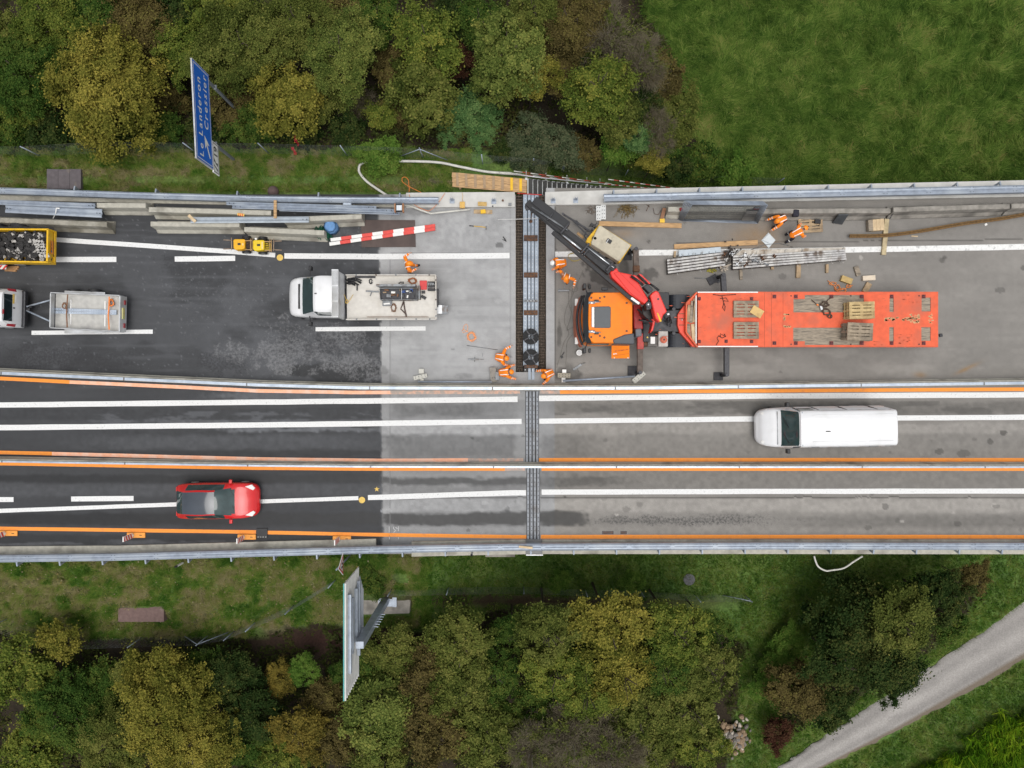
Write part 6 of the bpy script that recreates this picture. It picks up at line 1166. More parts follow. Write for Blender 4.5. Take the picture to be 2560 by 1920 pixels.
tag(m.build('debris', dk_old), kind='stuff')['label'] = 'dark crumbs between the two dismantled sections'
m = MB(); c = q('D', 640, 812, .05)
for i in range(26): a = rn.uniform(0, 6.3); k = rn.random()**.5; m.ball((c.x+math.cos(a)*.24*k, c.y+math.sin(a)*.09*k, .04), (.05, .04, .06), 0, 6, 4)
simple('yellow_rag', 'crumpled yellow rag under the five ribbed section', 'rag', m, M_('olive_yellow_cloth', (.36, .32, .06), .9, 0, .3, 12))
for x0, y0, x1, y1, wd, z, lb in ((978, 800, 985, 915, .14, .12, 'grey tan bearer sticking out under the scrap laden section'), (1645, 740, 1642, 895, .21, .14, 'broad timber bearer under the longer section'), (1975, 740, 1974, 838, .12, .14, 'narrow timber bearer near the longer section end'), (222, 590, 216, 660, .10, .14, 'timber bearer at the compressor end of the ribbed section'), (1340, 760, 1345, 800, .13, .13, 'pale bearer end below the middle of the longer section')): m = MB(); m.bar(q('D', x0, y0, z), q('D', x1, y1, z), wd, z-.006); simple('timber_bearer', lb, 'timber', m, wood_old if z == .12 else wood_tan, 'timber bearers under the old joint')
m = MB(); rn = random.Random(9)
for i in range(9): a = q('D', 790+rn.uniform(-50, 50), 790+rn.uniform(-30, 30), .3); b = q('D', 790+rn.uniform(-60, 90), 790+rn.uniform(-60, 40), .35); m.bar(a, b, .06, .04)
simple('scrap_heap', 'loose pale slats heaped over the rear outrigger foot', 'scrap', m, M_('pale_scrap', (.36, .31, .25), .8, 0, .25, 8))
# ---------------------------------------------------------------- timber, sheets, rusty beam on the right
m = MB(); m.prism([q('D', x, y, .03) for x, y in ((1296, 374), (1378, 462), (1298, 556), (1262, 512), (1214, 464))], .012); m.prism([q('D', x, y, .09) for x, y in ((1296, 390), (1370, 462), (1310, 500), (1230, 460))], .03); simple('plastic_sheet', 'folded pale plastic sheet lying by the two kneeling workers', 'sheet', m, M_('milky_plastic', (.58, .62, .64), .35, 0, .06, 4), bevel=.01)
m = MB(); m.tube([q('D', 1065, 584, .06), q('D', 1250, 515, .05), q('D', 1420, 500, .04), q('D', 1525, 522, .03)], .015, 5); simple('rake_handle', 'thin bent rod crossing the plastic sheet', 'rod', m, steel_grey)
m = MB(); m.add([q('M4', 555, 262, .06), q('M4', 610, 193, .75), q('M4', 695, 191, .75), q('M4', 640, 275, .06)]+[q('M4', 555, 262, .06)+V(0, -.04, 0), q('M4', 610, 193, .75)+V(0, -.04, 0), q('M4', 695, 191, .75)+V(0, -.04, 0), q('M4', 640, 275, .06)+V(0, -.04, 0)], [(0, 1, 2, 3), (7, 6, 5, 4), (0, 4, 5, 1), (1, 5, 6, 2), (2, 6, 7, 3), (3, 7, 4, 0)]); simple('leaning_sheet', 'dark grey panel leaning against the weathered barrier', 'panel', m, M_('dark_grey_panel', (.06, .065, .07), .5, 0, .15, 4))
m = MB(); pbx(m, 'M4', 246, 180, 54, 62, .56, .79, -.05); simple('black_jacket', 'black jacket hung over the weathered barrier', 'jacket', m, navy, bevel=.06)
for i, (x0, x1, m_, lb) in enumerate(((866, 905, wood_old, 'grey board at the left of the sawn board stack'), (905, 936, wood_pale, 'second pale board of the sawn board stack'), (937, 966, wood_pale, 'third pale board of the sawn board stack'), (967, 1002, wood_pale, 'pale board at the right of the sawn board stack'))): m = MB(); m.bar(q('M4', (x0+x1)/2, 240-i*3, .28), q('M4', (x0+x1)/2+5, 335-i*2, .28), zs('M4', x1-x0, .28), .27); simple('sawn_board', lb, 'board', m, m_, 'stacked sawn boards', bevel=.006)
m = MB(); m.bar(q('M4', 1029, 232, .12), q('M4', 1002, 542, .12), .22, .11); simple('timber_beam', 'pale timber beam lying crosswise under the rusty rail', 'beam', m, M_('yellowish_beam', (.50, .41, .25), .8, 0, .2, 4, (.34, .27, .16), 2.2), 'sawn timber on the deck', bevel=.006)
m = MB(); pts = catmull([[705, 380], [1000, 376], [1300, 340], [1700, 272], [2000, 232], [2212, 196], [2700, 120]], 5); path = [q('M4', x, y, .25) for x, y in pts]; m.sweep([(-.09, -.02), (-.09, 0), (-.02, 0), (.0, .05), (.02, 0), (.09, 0), (.09, -.02), (.02, -.03), (.02, -.11), (-.02, -.11), (-.02, -.03)], path); simple('rusty_beam', 'long curved rusty steel beam lying along the shoulder', 'beam', m, rust_brown)
m = MB(); m.tube([q('M4', x, y, .5) for x, y in ((1050, 235), (1075, 190), (1120, 175), (1150, 160), (1100, 165), (1060, 170))], .02, 5); simple('lifting_chain', 'dark chain draped over the weathered barrier', 'chain', m, steel_dark)
for r, cx, cy, sx, sy, rot, z, m_, lb in (('M4', 683, 758, 96, 50, -.35, .2, M_('yellow_block_wood', (.50, .36, .15), .8, 0, .15, 6), 'yellowish timber block nearest the orange strap heap'), ('M4', 775, 682, 40, 84, .30, .12, wood_old, 'dark grey timber block between section end and pale block'), ('M4', 875, 742, 108, 42, .07, .16, M_('cream_wood', (.70, .60, .47), .75, 0, .1, 5), 'bright cream timber block right of the grey one'), ('M4', 858, 826, 48, 90, -.52, .12, wood_tan, 'tan timber block touching the trailer edge'), ('M4', 1268, 382, 54, 10, -.05, .02, wood_pale, 'thin pale wood splinter below the rusty beam'), ('M4', 1884, 280, 22, 18, .4, .05, sign_wh, 'small white crumpled paper below the rusty beam')): m = MB(); pbx(m, r, cx, cy, sx, sy, .005, z, rot); simple('timber_block' if z > .05 else 'litter_piece', lb, 'timber block' if z > .05 else 'litter', m, m_, 'loose timber blocks' if z > .05 else None, bevel=.006)
m = MB()
for sd, (x, y, rx, ry) in enumerate(((560, 790, 36, 16), (600, 830, 26, 34), (640, 850, 40, 20), (700, 815, 26, 16))): m.tube(bunch('M4', x, y, rx, ry, .02, 30, .015, sd+30, 2.5), .018, 5)
m.tube([q('M4', x, y, .03) for x, y in ((516, 766), (560, 800), (600, 850), (640, 845), (700, 820), (732, 804))], .025, 5); simple('orange_strap', 'heap of orange lashing straps beside the trailer', 'strap', m, M_('dusty_orange_strap', (.72, .27, .10), .85, 0, .2, 10))
m = MB(); pbx(m, 'M4', 1498, 1238, 26, 26, .005, .1, .2); simple('dark_chock', 'small dark block behind the trailer rear', 'block', m, steel_dark, bevel=.02)
for lb, pts, b_, m_ in (('brown strap with a metal ratchet on the trailer inlay', ((375, 930), (420, 970), (465, 1000), (520, 930), (560, 905)), ((490, 970, 40, 26), (505, 1035, 40, 34), (535, 1075, 20, 20)), M_('dark_brown_strap', (.085, .055, .04), .85)), ('dark strap with loops near the trailer front, kerb side', ((-490, 0),), ((0, 0, 0, 0),), None)):
    if m_ is None: continue
    m = MB(); m.tube([q('M4', x, y, ZD+.03) for x, y in pts], .022, 5)
    for sd, (x, y, rx, ry) in enumerate(b_): m.tube(bunch('M4', x, y, rx, ry, ZD+.02, 34, .02, sd+40, 3), .022, 5)
    m.box(q('M4', 460, 1002, ZD+.06), (.10, .20, .06), .3, 1); m.box(q('M4', 428, 975, ZD+.05), (.10, .06, .04), -.5, 2); simple('ratchet_strap', lb, 'strap', m, [m_, alu, cable_o])
for lb, pl in (('dark strap with dangling loops near the trailer front, kerb side', (((1735, 885), (1800, 895), (1860, 890), (1935, 885)), ((1815, 900), (1830, 960), (1820, 1000), (1838, 1028), (1842, 990), (1830, 955)), ((1800, 920), (1850, 915), (1870, 945), (1830, 940)))), ('dark looped strap near the trailer front, barrier side', (((1765, 1320), (1785, 1290), (1772, 1262), (1790, 1240), (1805, 1255), (1800, 1225), (1830, 1240), (1840, 1228)), ((1790, 1245), (1815, 1262), (1850, 1245), (1835, 1232), (1845, 1252))))):
    m = MB(); [m.tube([q('M3', x, y, ZD+.025) for x, y in p], .018, 5) for p in pl]; simple('lashing_strap', lb, 'strap', m, M_('dark_strap', (.07, .03, .025), .8))
# planks in the front of the trailer
rn = random.Random(15)
for i, (a, b, m_, lb) in enumerate((((1535, 975), (1520, 1120), wood_tan, 'tan plank behind the front board, kerb side'), ((1562, 940), (1545, 1130), wood_old, 'grey plank behind the front board, kerb side'), ((1580, 920), (1572, 1125), wood_tan, 'tan plank against the white front rail'), ((1525, 1140), (1530, 1250), wood_old, 'short grey plank behind the front board, barrier side'), ((1562, 1140), (1570, 1290), wood_pale, 'pale round post behind the front board, barrier side'))): m = MB(); m.bar(q('M3', *a, ZD+.14), q('M3', *b, ZD+.14), .16, .09); simple('stowed_plank', lb, 'plank', m, m_, 'planks stowed at the trailer front', bevel=.006)
# ---------------------------------------------------------------- pallets
def pallet_mesh(m_, nm):
    m = MB(); L, Wd = 1.2, .8
    for y in (-.3275, 0, .3275): m.box((0, y, .011), (L, .10, .022)); [m.box((x, y, .061), (.145, .10, .078)) for x in (-.5275, 0, .5275)]
    for x in (-.5275, 0, .5275): m.box((x, 0, .111), (.145, Wd, .022))
    for y, w_ in ((-.3275, .145), (-.165, .10), (0, .145), (.165, .10), (.3275, .145)): m.box((0, y, .1335), (L, w_, .0225))
    me = m.build(nm, m_, origin=(0, 0, 0)); d = me.data; bpy.data.objects.remove(me); return d
PM = {k: pallet_mesh(v, 'pallet') for k, v in (('grey', M_('grey_pallet_wood', (.31, .25, .18), .85, 0, .25, 6, (.19, .155, .115), 2.2)), ('yellow', M_('new_pallet_wood', (.50, .37, .18), .8, 0, .22, 6, (.36, .25, .12), 2.2)), ('tan', wood_tan))}
def pallet(kind, p, rz, lb, gr): o = bpy.data.objects.new('pallet', PM[kind]); COL.objects.link(o); o.location = p; o.rotation_euler.z = rz; return tag(o, lb, 'pallet', gr)
ords = ['lowest', 'second', 'third', 'fourth', 'topmost']
for kind, (u, v), n, who, gr, rot in (('yellow', (810, 1018), 4, 'yellowish pallet in the stack on the trailer, kerb side', 'pallets stacked on the trailer', .01), ('grey', (803, 1205), 5, 'grey pallet in the rear stack on the trailer, barrier side', 'pallets stacked on the trailer', -.03), ):
    zt_ = ZD+.02+.146*n; c = q('M4', u, v, zt_)
    for k in range(n):
        nm_ = ords[k] if k < n-1 else 'topmost'
        pallet(kind, (c.x+random.uniform(-.03, .03), c.y+random.uniform(-.02, .02), ZD+.004+.146*k), rot+random.uniform(-.012, .012), nm_+' '+who, gr)
for (u, v), n, who in (((2025, 1012), 1, 'near the trailer front under the yellow board, kerb side'), ((2025, 1196), 1, 'near the trailer front, barrier side')):
    c = q('M3', u, v, ZD+.15); pallet('grey', (c.x, c.y, ZD+.004), 0, 'single worn pallet '+who, 'pallets lying singly on the trailer')
c = q('M3', 2118, 1034, ZD+.2); m = MB(); m.box(V(c.x, c.y, ZD+.172), (.58, .40, .035), R(-31)); simple('shuttering_board', 'small yellow board lying askew on a pallet', 'board', m, M_('yellow_shuttering', (.62, .42, .16), .6, 0, .1, 5, (.48, .31, .12), 3), bevel=.004)
c = q('M4', 368, 280, .14); pallet('tan', (c.x, c.y, .004), .05, 'tan pallet on the deck behind the two kneeling workers', None)
m = MB(); m.box(q('M4', 428, 256, .20), (.28, .20, .11), -.05); m.bar(q('M4', 400, 256, .2), q('M4', 385, 258, .2), .05, .05); m.tube([q('M4', x, y, .16) for x, y in ((425, 272), (418, 290), (445, 288), (450, 270))], .01, 4); simple('power_tool', 'black cordless tool lying on the tan pallet', 'power tool', m, black_pl, bevel=.02)
# ---------------------------------------------------------------- yellow wheeled machines
def plate_machine(lb, r, cx, cy, hs, col_):
    P = thing('compact_machine', lb, 'machine', q(r, cx, cy, 0), 'small yellow wheeled machines')
    m = MB(); m.prism([q(r, cx+x, cy+y, .72) for x, y in ((-52, -36), (-42, -46), (38, -46), (50, -40), (48, 30), (40, 42), (-34, 48), (-50, 34))], .25); m.build('hood', col_, P, bevel=.05)
    m = MB(); m.box(q(r, cx, cy-2, .73), (.15, .10, .03)); m.build('air_intake', black_pl, P, bevel=.01); m = MB(); m.box(q(r, cx+32, cy, .725), (.07, .10 if hs < 0 else .34, .012)); m.build('warning_label', M_('pale_label', (.70, .55, .25), .6), P)
    x0 = -56 if hs < 0 else 122; m = MB(); [m.tube([q(r, cx+x0, cy+y*.9, .5), q(r, cx+x0+hs*30, cy+y, .85), q(r, cx+x0+hs*78, cy+y*1.05, .8)], .024, 6) for y in (-36, 40)]; m.tube([q(r, cx+x0+hs*10, cy-58, .82), q(r, cx+x0+hs*8, cy+50, .82)], .022, 6); m.build('handlebar', M_('tan_handle', (.33, .24, .17), .6), P)
    m = MB(); [m.tube([q(r, cx+52, cy+y, .3), q(r, cx+54, cy+y, .76), q(r, cx+112, cy+y, .76)], .024, 6) for y in (-32, 46)]; [m.tube([q(r, cx+x, cy-50, .76), q(r, cx+x, cy+58, .76)], .02, 6) for x in (98, 112)]; m.build('lifting_frame', M_('tan_frame', (.42, .27, .13), .6), P)
    m = MB(); m.prism([q(r, cx+x, cy+y, .55) for x, y in ((56, -22), (92, -26), (94, 34), (56, 36))], .2); m.build('engine', steel_dark if hs < 0 else col_, P, bevel=.03)
    m = MB(); [m.tube([q(r, cx+58, cy-18+k*14, .58), q(r, cx+76, cy-24+k*16, .64), q(r, cx+92, cy-10+k*12, .57)], .022, 5) for k in range(4)]; m.build('engine_hose', rust if hs < 0 else black_pl, P)
    if hs > 0: m = MB(); m.cyl(q(r, cx-18, cy-52, .6), q(r, cx-18, cy-52, .6)+V(0, 0, .1), .05, 10); m.build('filler_cap', sign_wh, P)
    for y in (-58, 66): wheel(P, q(r, cx+66 if hs < 0 else cx+38, cy+y, .22), .22, .13)
plate_machine('orange yellow wheeled machine on the white line, left of the pair', 'M1', 2066, 452, -1, M_('amber_machine_paint', (.78, .40, .012), .45, 0, .1, 6, (.50, .27, .03), 3, .58, .75)); plate_machine('lemon yellow wheeled machine on the white line, right of the pair', 'M2', 22, 460, 1, M_('lemon_machine_paint', (.74, .52, .015), .45, 0, .1, 6, (.48, .33, .03), 3, .58, .75))
# ---------------------------------------------------------------- lane beacons
def beacon(lb, r, cx, cy, rz=0.0, gr='lane beacons on orange feet'):
    c = q(r, cx, cy, .06); P = thing('lane_beacon', lb, 'beacon', (c.x, c.y, .008), gr); m = MB(); m.box((c.x, c.y, .05), (.92, .27, .085), rz); m.build('foot', M_('orange_rubber_foot', (.80, .33, .06), .6, 0, .12, 6), P, bevel=.035)
    m = MB(); m.box((c.x+.25, c.y, .098), (.12, .03, .01), rz); m.build('foot_slot', black_pl, P)
    m = MB(); x = c.x-.12; y0, y1 = c.y-.125, c.y+.125; m.box((x, c.y, .60), (.05, .25, .85)); m.box((x, c.y, .14), (.07, .10, .12)); pn = m.build('panel', sign_wh, P); m = MB()
    for k in range(4):
        z = .22+k*.21
        for e in (-.028, .028): m.add([V(x+e, y0, z), V(x+e, y0, z+.11), V(x+e, y1, min(1.02, z+.23)), V(x+e, y1, min(1.02, z+.12))], [(0, 1, 2, 3)])
    m.build('red_stripe', sign_red, pn, norm=False); return P
beacon('lane beacon at the left picture edge, lower lanes', 'S1', 72, 1290); beacon('lane beacon below the rear of the red car, middle of the row', 'S1', 1176, 1306); beacon('lane beacon right beside the black rubber mat', 'S1', 2132, 1322); beacon('lane beacon nearest the pale concrete, end of the row', 'S2', 742, 1336)
m = MB(); pbx(m, 'S2', 52, 1290, 92, 82, .008, .07); [pbx(m, 'S2', 18+i*22, 1322, 12, 10, .07, .078, 0, 1) for i in range(4)]; simple('rubber_mat', 'black rubber mat between two lane beacons', 'mat', m, [black_pl, M_('pale_hole', (.25, .25, .24), .8)], bevel=.01)
P = thing('striped_board', 'red and white striped panel lying beside the yellow tipper', 'barrier board', q('M1', -5, 652, .1)); m = MB(); m.bar(q('M1', -120, 648, .62), q('M1', 52, 648, .62), .22, .03); m.build('board', sign_wh, P); m = MB()
for k in range(3): a = q('M1', -40+k*44, 632, .624); b = q('M1', -70+k*44, 668, .624); m.add([a, a+V(.11, 0, 0), b+V(.11, 0, 0), b], [(0, 1, 2, 3)])
m.build('red_stripe', sign_red, P)
m = MB(); m.bar(q('M1', -100, 648, .58), q('M1', -100, 655, .01), .2, .2); m.bar(q('M1', 30, 648, .58), q('M1', 30, 652, .01), .08, .08); m.build('support', steel_dark, P)
for y0, y1, x1, lb in ((645, 648, 160, 'upper orange brown plank beside the yellow tipper'), (660, 664, 150, 'middle orange brown plank beside the yellow tipper'), (676, 680, 135, 'lower orange brown plank beside the yellow tipper')): m = MB(); m.bar(q('M1', 40, y0, .10), q('M1', x1, y1, .10), .09, .09); simple('timber_plank', lb, 'plank', m, M_('orange_brown_timber', (.44, .24, .11), .8, 0, .2, 5), 'planks beside the tipper')
# ---------------------------------------------------------------- drains, plates, litter on the south side
for x, lb in ((828, 'rusty drain grating by the lower orange line, left'), (965, 'small drain grating by the lower orange line, right')): m = MB(); pbx(m, 'S3', x, 1284, 100 if x < 900 else 56, 28, -.004, .006); [pbx(m, 'S3', x-40+i*10, 1284, 5, 20, .006, .012, 0, 1) for i in (range(9) if x < 900 else range(2, 7))]; simple('drain_grating', lb, 'drain', m, [steel_dark, rust], 'drain gratings in the roadway')
m = MB(); pbx(m, 'S3', 195, 1465, 146, 34, -1.3, -.75); pbx(m, 'S3', 195, 1478, 146, 8, -.75, -.7, 0, 1); simple('steel_trough', 'grey steel gutter box hanging under the joint at the southern edge', 'gutter', m, [steel_dark, alu])
m = MB(); m.bar(q('S3', 60, 1406, .95), q('S3', 178, 1418, .95), .10, .05); simple('timber_offcut', 'pale timber piece lying on the southern rail', 'timber', m, wood_pale)
P = pts = [W(p, -1.2) for p in catmull([[2023, 1383], [2036, 1410], [2060, 1424], [2080, 1425], [2105, 1418], [2125, 1400], [2143, 1384]], 5)]
pts = [p+V(0, 0, .6*(abs(i-len(pts)/2)/(len(pts)/2))) for i, p in enumerate(pts)]; m = MB(); m.tube(pts, .045, 7); simple('drain_pipe', 'pale bent pipe hanging out below the southern bridge edge', 'pipe', m, hose_w)
for r, x, y, zb, lb in (('S1', 1580, 1545, -.3, 'white delineator post with black cap in the southern grass'), ('S2', 1870, 1448, .2, 'small white reflector post on the southern concrete edge')):
    P = thing('delineator_post', lb, 'delineator', q(r, x, y, zb), 'white delineator posts'); c = q(r, x, y, zb); m = MB(); m.box(c+V(0, 0, .4), (.10, .09, .8)); m.build('post', sign_wh, P, bevel=.02); m = MB(); m.box(c+V(0, 0, .72), (.105, .095, .16)); m.build('black_band', black_pl, P, bevel=.02)
def gpt(r, x, y): p = pz(r, x, y); return W(p, float(gz(*p)))
def cover(lb, r, x0, y0, x1, y1, m_, n=1, up=.12):
    z = float(gz(*pz(r, (x0+x1)/2, (y0+y1)/2)))+up; m = MB()
    for i in range(n): xa = x0+(x1-x0)*i/n; xb = x0+(x1-x0)*(i+1)/n-2; m.prism([q(r, xa, y0+random.uniform(-3, 3), z), q(r, xb, y0, z), q(r, xb, y1, z), q(r, xa, y1, z)], z-.5)
    return simple('chamber_cover', lb, 'cover', m, m_, 'chamber covers in the grass')
cover('grey concrete chamber cover beside the northern guard rail', 'T1', 405, 1462, 700, 1632, M_('grey_cover_slab', (.115, .10, .105), .9, 0, .15, 4, (.20, .17, .14), 1.5, .56, .7), 3, .2)
cover('reddish brown chamber cover in the southern grass', 'B1', 1022, 256, 1418, 396, M_('reddish_cover_slab', (.16, .105, .095), .9, 0, .15, 6, (.22, .16, .14), 2, .58, .7), 1, .2)
m = MB(); c = gpt('T2', 150, 1655); m.ball((c.x, c.y, c.z), (.28, .28, .3), 0, 14, 5, True); simple('round_cover', 'brown domed cover behind the northern guard rail', 'cover', m, M_('brown_dome', (.11, .075, .07), .9))
m = MB(); c = gpt('B3', 1528, 28); m.cyl(c+V(0, 0, -.2), c+V(0, 0, .1), .34, 18); simple('round_cover', 'dark round cover in the grass below the bridge', 'cover', m, steel_dark)
# ---------------------------------------------------------------- wooden platform, scaffold stair
PL = thing('timber_platform', 'timber plank platform with cross battens beside the joint', 'platform', gpt('E', 450, 170)); zp = -.05
Pc = [q('E', x, y, zp) for x, y in ((112, 76), (828, 142), (826, 276), (120, 218))]
for i in range(3):
    a, b = Pc[0].lerp(Pc[3], (i+.5)/3), Pc[1].lerp(Pc[2], (i+.5)/3); m = MB(); m.bar(a, b, (Pc[0]-Pc[3]).length/3*.94, .05); m.build('plank', wood, PL)
for i, x in enumerate((165, 250, 338, 424, 512, 598, 685, 772)):
    t = (x-115)/715; a, b = Pc[0].lerp(Pc[1], t), Pc[3].lerp(Pc[2], t); m = MB(); m.bar(a.lerp(b, .03)+V(0, 0, .035), a.lerp(b, .92)+V(0, 0, .035), .13, .035); m.build('batten', M_('dusty_batten', (.34, .24, .15), .8, 0, .15, 6) if x < 650 else yellow, PL)
m = MB(); [m.bar(V(p.x, p.y, zp-.06), V(p.x, p.y, zp-2.5), .1, .1) for p in (Pc[0].lerp(Pc[2], .1), Pc[1].lerp(Pc[3], .1), Pc[2].lerp(Pc[0], .1), Pc[3].lerp(Pc[1], .1))]; m.build('support_leg', wood_tan, PL)
ST = thing('scaffold_stair', 'steel scaffold stair with red and white railings going down beside the bridge', 'stair', q('E', 1150, 200, -3)); n = 17
def stz(x): return -.1-4.2*max(0, (x-835))/760
edgeN = lambda x: np.interp(x, [835, 1600], [140, 222]); 
for i in range(n):
    x = 838+i*46; z = stz(x); a, b = q('E', x, edgeN(x), z), q('E', x, edgeN(x)+(158 if i < 4 else 110), z); m = MB(); m.bar(a, b, .05, .04); m.bar(a+V(.14, 0, -.03), b+V(.14, 0, -.03), .2, .02, 1); m.build('tread', [alu, M_('dark_tread', (.05, .05, .048), .8)], ST)
for dy in (0, 150): m = MB(); m.bar(q('E', 835, 142+dy, stz(835)), q('E', 1600, 224+(dy*.65), stz(1600)), .05, .18); m.build('stringer', alu, ST)
def rw_pole(p0, p1, nseg, par, nm='railing', rad=.025, gap=None):
    m = MB()
    for k in range(nseg): m.tube([p0.lerp(p1, k/nseg), p0.lerp(p1, (k+1)/nseg)], rad, 6, k % 2)
    return m.build(nm, [M_('grimy_white_bar', (.52, .51, .47), .6, 0, .15, 8), M_('dull_red_bar', (.36, .05, .035), .6, 0, .15, 8)], par)
for (a, za), (b, zb_) in ((((705, 68), .9), ((1640, 190), -2.8)), (((720, 92), .5), ((1700, 205), -3.3)), (((1605, 146), .4), ((2240, 232), -1.8)), (((1560, 190), -.6), ((2010, 232), -2.4))): rw_pole(q('E', *a, za), q('E', *b, zb_), 13, ST)
m = MB(); m.tube([q('E', 700, 96, .3), q('E', 960, 130, .1), q('E', 1300, 165, -1.2), q('E', 1800, 215, -3.2)], .03, 6); m.build('handrail', alu, ST)
for x in (822, 1010, 1210, 1400, 1525): m = MB(); z = stz(x); m.tube([q('E', x, edgeN(x)-6, z-.2), q('E', x, edgeN(x)-72, z+1.0)], .022, 6); m.box(q('E', x, edgeN(x)+2, z+.05), (.12, .12, .06)); m.build('stanchion', alu, ST)
m = MB(); m.tube([q('E', 735, 280, .1), q('E', 970, 294, .15)], .02, 6); m.build('toe_bar', sign_red, ST)
# ---------------------------------------------------------------- hoses on the verge
def ghose(lb, nodes, r_, m_, lift=.08, nm='hose', n=6):
    P = [pz(a, x, y) for a, x, y in nodes]; sp = catmull([list(p) for p in P], n); m = MB(); m.tube([W(p, float(gz(*p))+lift+.0) for p in sp], r_, 7); return simple(nm, lb, nm, m, m_)
ghose('thick pale hose curving from the guard rail through the northern grass', [('T2', 1180, 1720), ('T2', 1080, 1655), ('T2', 960, 1570), ('T2', 900, 1500), ('T2', 890, 1455), ('T2', 910, 1415), ('T2', 990, 1395), ('T2', 1240, 1392), ('T2', 1560, 1402), ('T2', 1760, 1440), ('T2', 2000, 1485), ('T2', 2212, 1498), ('E', 560, 85), ('E', 760, 100)], .065, hose_w, .2)
ghose('thin orange cord lying in a loop on the northern grass', [('T2', 1320, 1660), ('T2', 1325, 1620), ('T2', 1265, 1570), ('T2', 1262, 1540), ('T2', 1290, 1530), ('T2', 1318, 1560), ('T2', 1325, 1610), ('T2', 1380, 1640), ('T2', 1430, 1665)], .014, cable_o, .2, 'twine')
# ---------------------------------------------------------------- motorway signs
s0, s1 = Vector(pz('T1', 1660, 505)), Vector(pz('T1', 1700, 1360)); Hs0 = 31.0
SG = thing('motorway_sign', 'blue motorway sign reading Le Landeron and Cressier on two posts', 'road sign', W((579, 355), -1.6)); zt_ = H-Hs0
A = W(s0, zt_); B = W(s1, zt_); xs_ = (A.x+B.x)/2; hgt = 1.72; yN, yS = A.y, B.y; zb_ = zt_-hgt; L_ = yN-yS
m = MB(); m.box((xs_-.03, (yN+yS)/2, (zt_+zb_)/2), (.06, L_, hgt)); pnl = m.build('panel', sign_blue, SG, bevel=.015)
m = MB(); m.box((xs_-.03, (yN+yS)/2, zt_+.015), (.065, L_+.02, .03)); m.box((xs_-.04, yS-.01, (zt_+zb_)/2), (.10, .03, hgt)); m.box((xs_-.04, yN+.01, (zt_+zb_)/2), (.10, .03, hgt)); m.box((xs_-.05, (yN+yS)/2, zb_+.3), (.04, L_-.2, .08)); m.build('edge_frame', alu, SG)
xf_ = xs_+.004; m = MB(); e = .07; t_ = .035
for (ya, yb, za, zc_) in ((yS+e, yN-e, zt_-e, zt_-e-t_), (yS+e, yN-e, zb_+e+t_, zb_+e), (yS+e, yS+e+t_, zt_-e, zb_+e), (yN-e-t_, yN-e, zt_-e, zb_+e)): m.add([V(xf_, ya, za), V(xf_, yb, za), V(xf_, yb, zc_), V(xf_, ya, zc_)], [(0, 1, 2, 3)])
m.build('border', sign_wh, pnl); U, UZ = V(0, 1, 0), V(0, 0, 1)
def spaced(mb, s_, size, y, z, gap, w0=.006):
    for ch in s_:
        if ch == ' ': y += size*.42; continue
        y += text_into(mb, ch, size, V(xf_+.002, y, z), U, UZ, 0, w0)+gap
    return y
m = MB(); spaced(m, 'Le Landeron', .55, yS+.22, zt_-.72, .085); m.build('lettering', sign_wh, pnl)
m = MB(); spaced(m, 'Cressier', .55, yS+1.62, zt_-1.36, .095); m.build('lettering', sign_wh, pnl)
m = MB(); ay, az = yS+.38, zt_-1.42; d = V(0, .86, .5).normalized(); nrm = V(0, -d.z, d.y); b0 = V(xf_+.002, ay, az); tip = b0+d*1.05
m.add([b0-nrm*.055, b0+d*.65-nrm*.055, b0+d*.65+nrm*.055, b0+nrm*.055], [(0, 1, 2, 3)]); m.add([b0+d*.5-nrm*.26, tip, b0+d*.5+nrm*.26, b0+d*.64], [(0, 1, 2, 3)]); m.build('arrow', sign_wh, pnl)
ya, yb = yS-.12, yS+1.34; zp0 = zb_-.03; zp1 = zb_-.70; m = MB(); m.box((xs_-.03, (ya+yb)/2, (zp0+zp1)/2), (.05, yb-ya, zp0-zp1)); sp_ = m.build('exit_plate', sign_wh, SG, bevel=.01); m = MB(); xq = xs_-.003
for (y0_, y1_, za, zc_) in ((ya+.05, yb-.05, zp0-.05, zp0-.085), (ya+.05, yb-.05, zp1+.085, zp1+.05), (ya+.05, ya+.085, zp0-.05, zp1+.05), (yb-.085, yb-.05, zp0-.05, zp1+.05)): m.add([V(xq, y0_, za), V(xq, y1_, za), V(xq, y1_, zc_), V(xq, y0_, zc_)], [(0, 1, 2, 3)])
text_into(m, '19', .54, V(xq, yb-.72, zp1+.155), U, UZ, 0, .010)
for poly in (((.14, .10), (.24, .10), (.40, .43), (.34, .43)), ((.38, .10), (.54, .10), (.52, .24), (.64, .36), (.58, .38), (.46, .27)), ((.56, .30), (.72, .43), (.52, .42))): m.add([V(xq, ya+a_, zp1+.02+b_*1.3) for a_, b_ in poly], [tuple(range(len(poly)))])
m.build('exit_symbol', black_pl, sp_, norm=False)
for o in [x for x in SC.objects if x.parent == SG] + [x for x in SC.objects if x.parent in (pnl, sp_)]:     # the board stands slightly askew to the road
    for v in o.data.vertices: v.co.x -= (v.co.y+SG.location.y-(yN+yS)/2)*.049
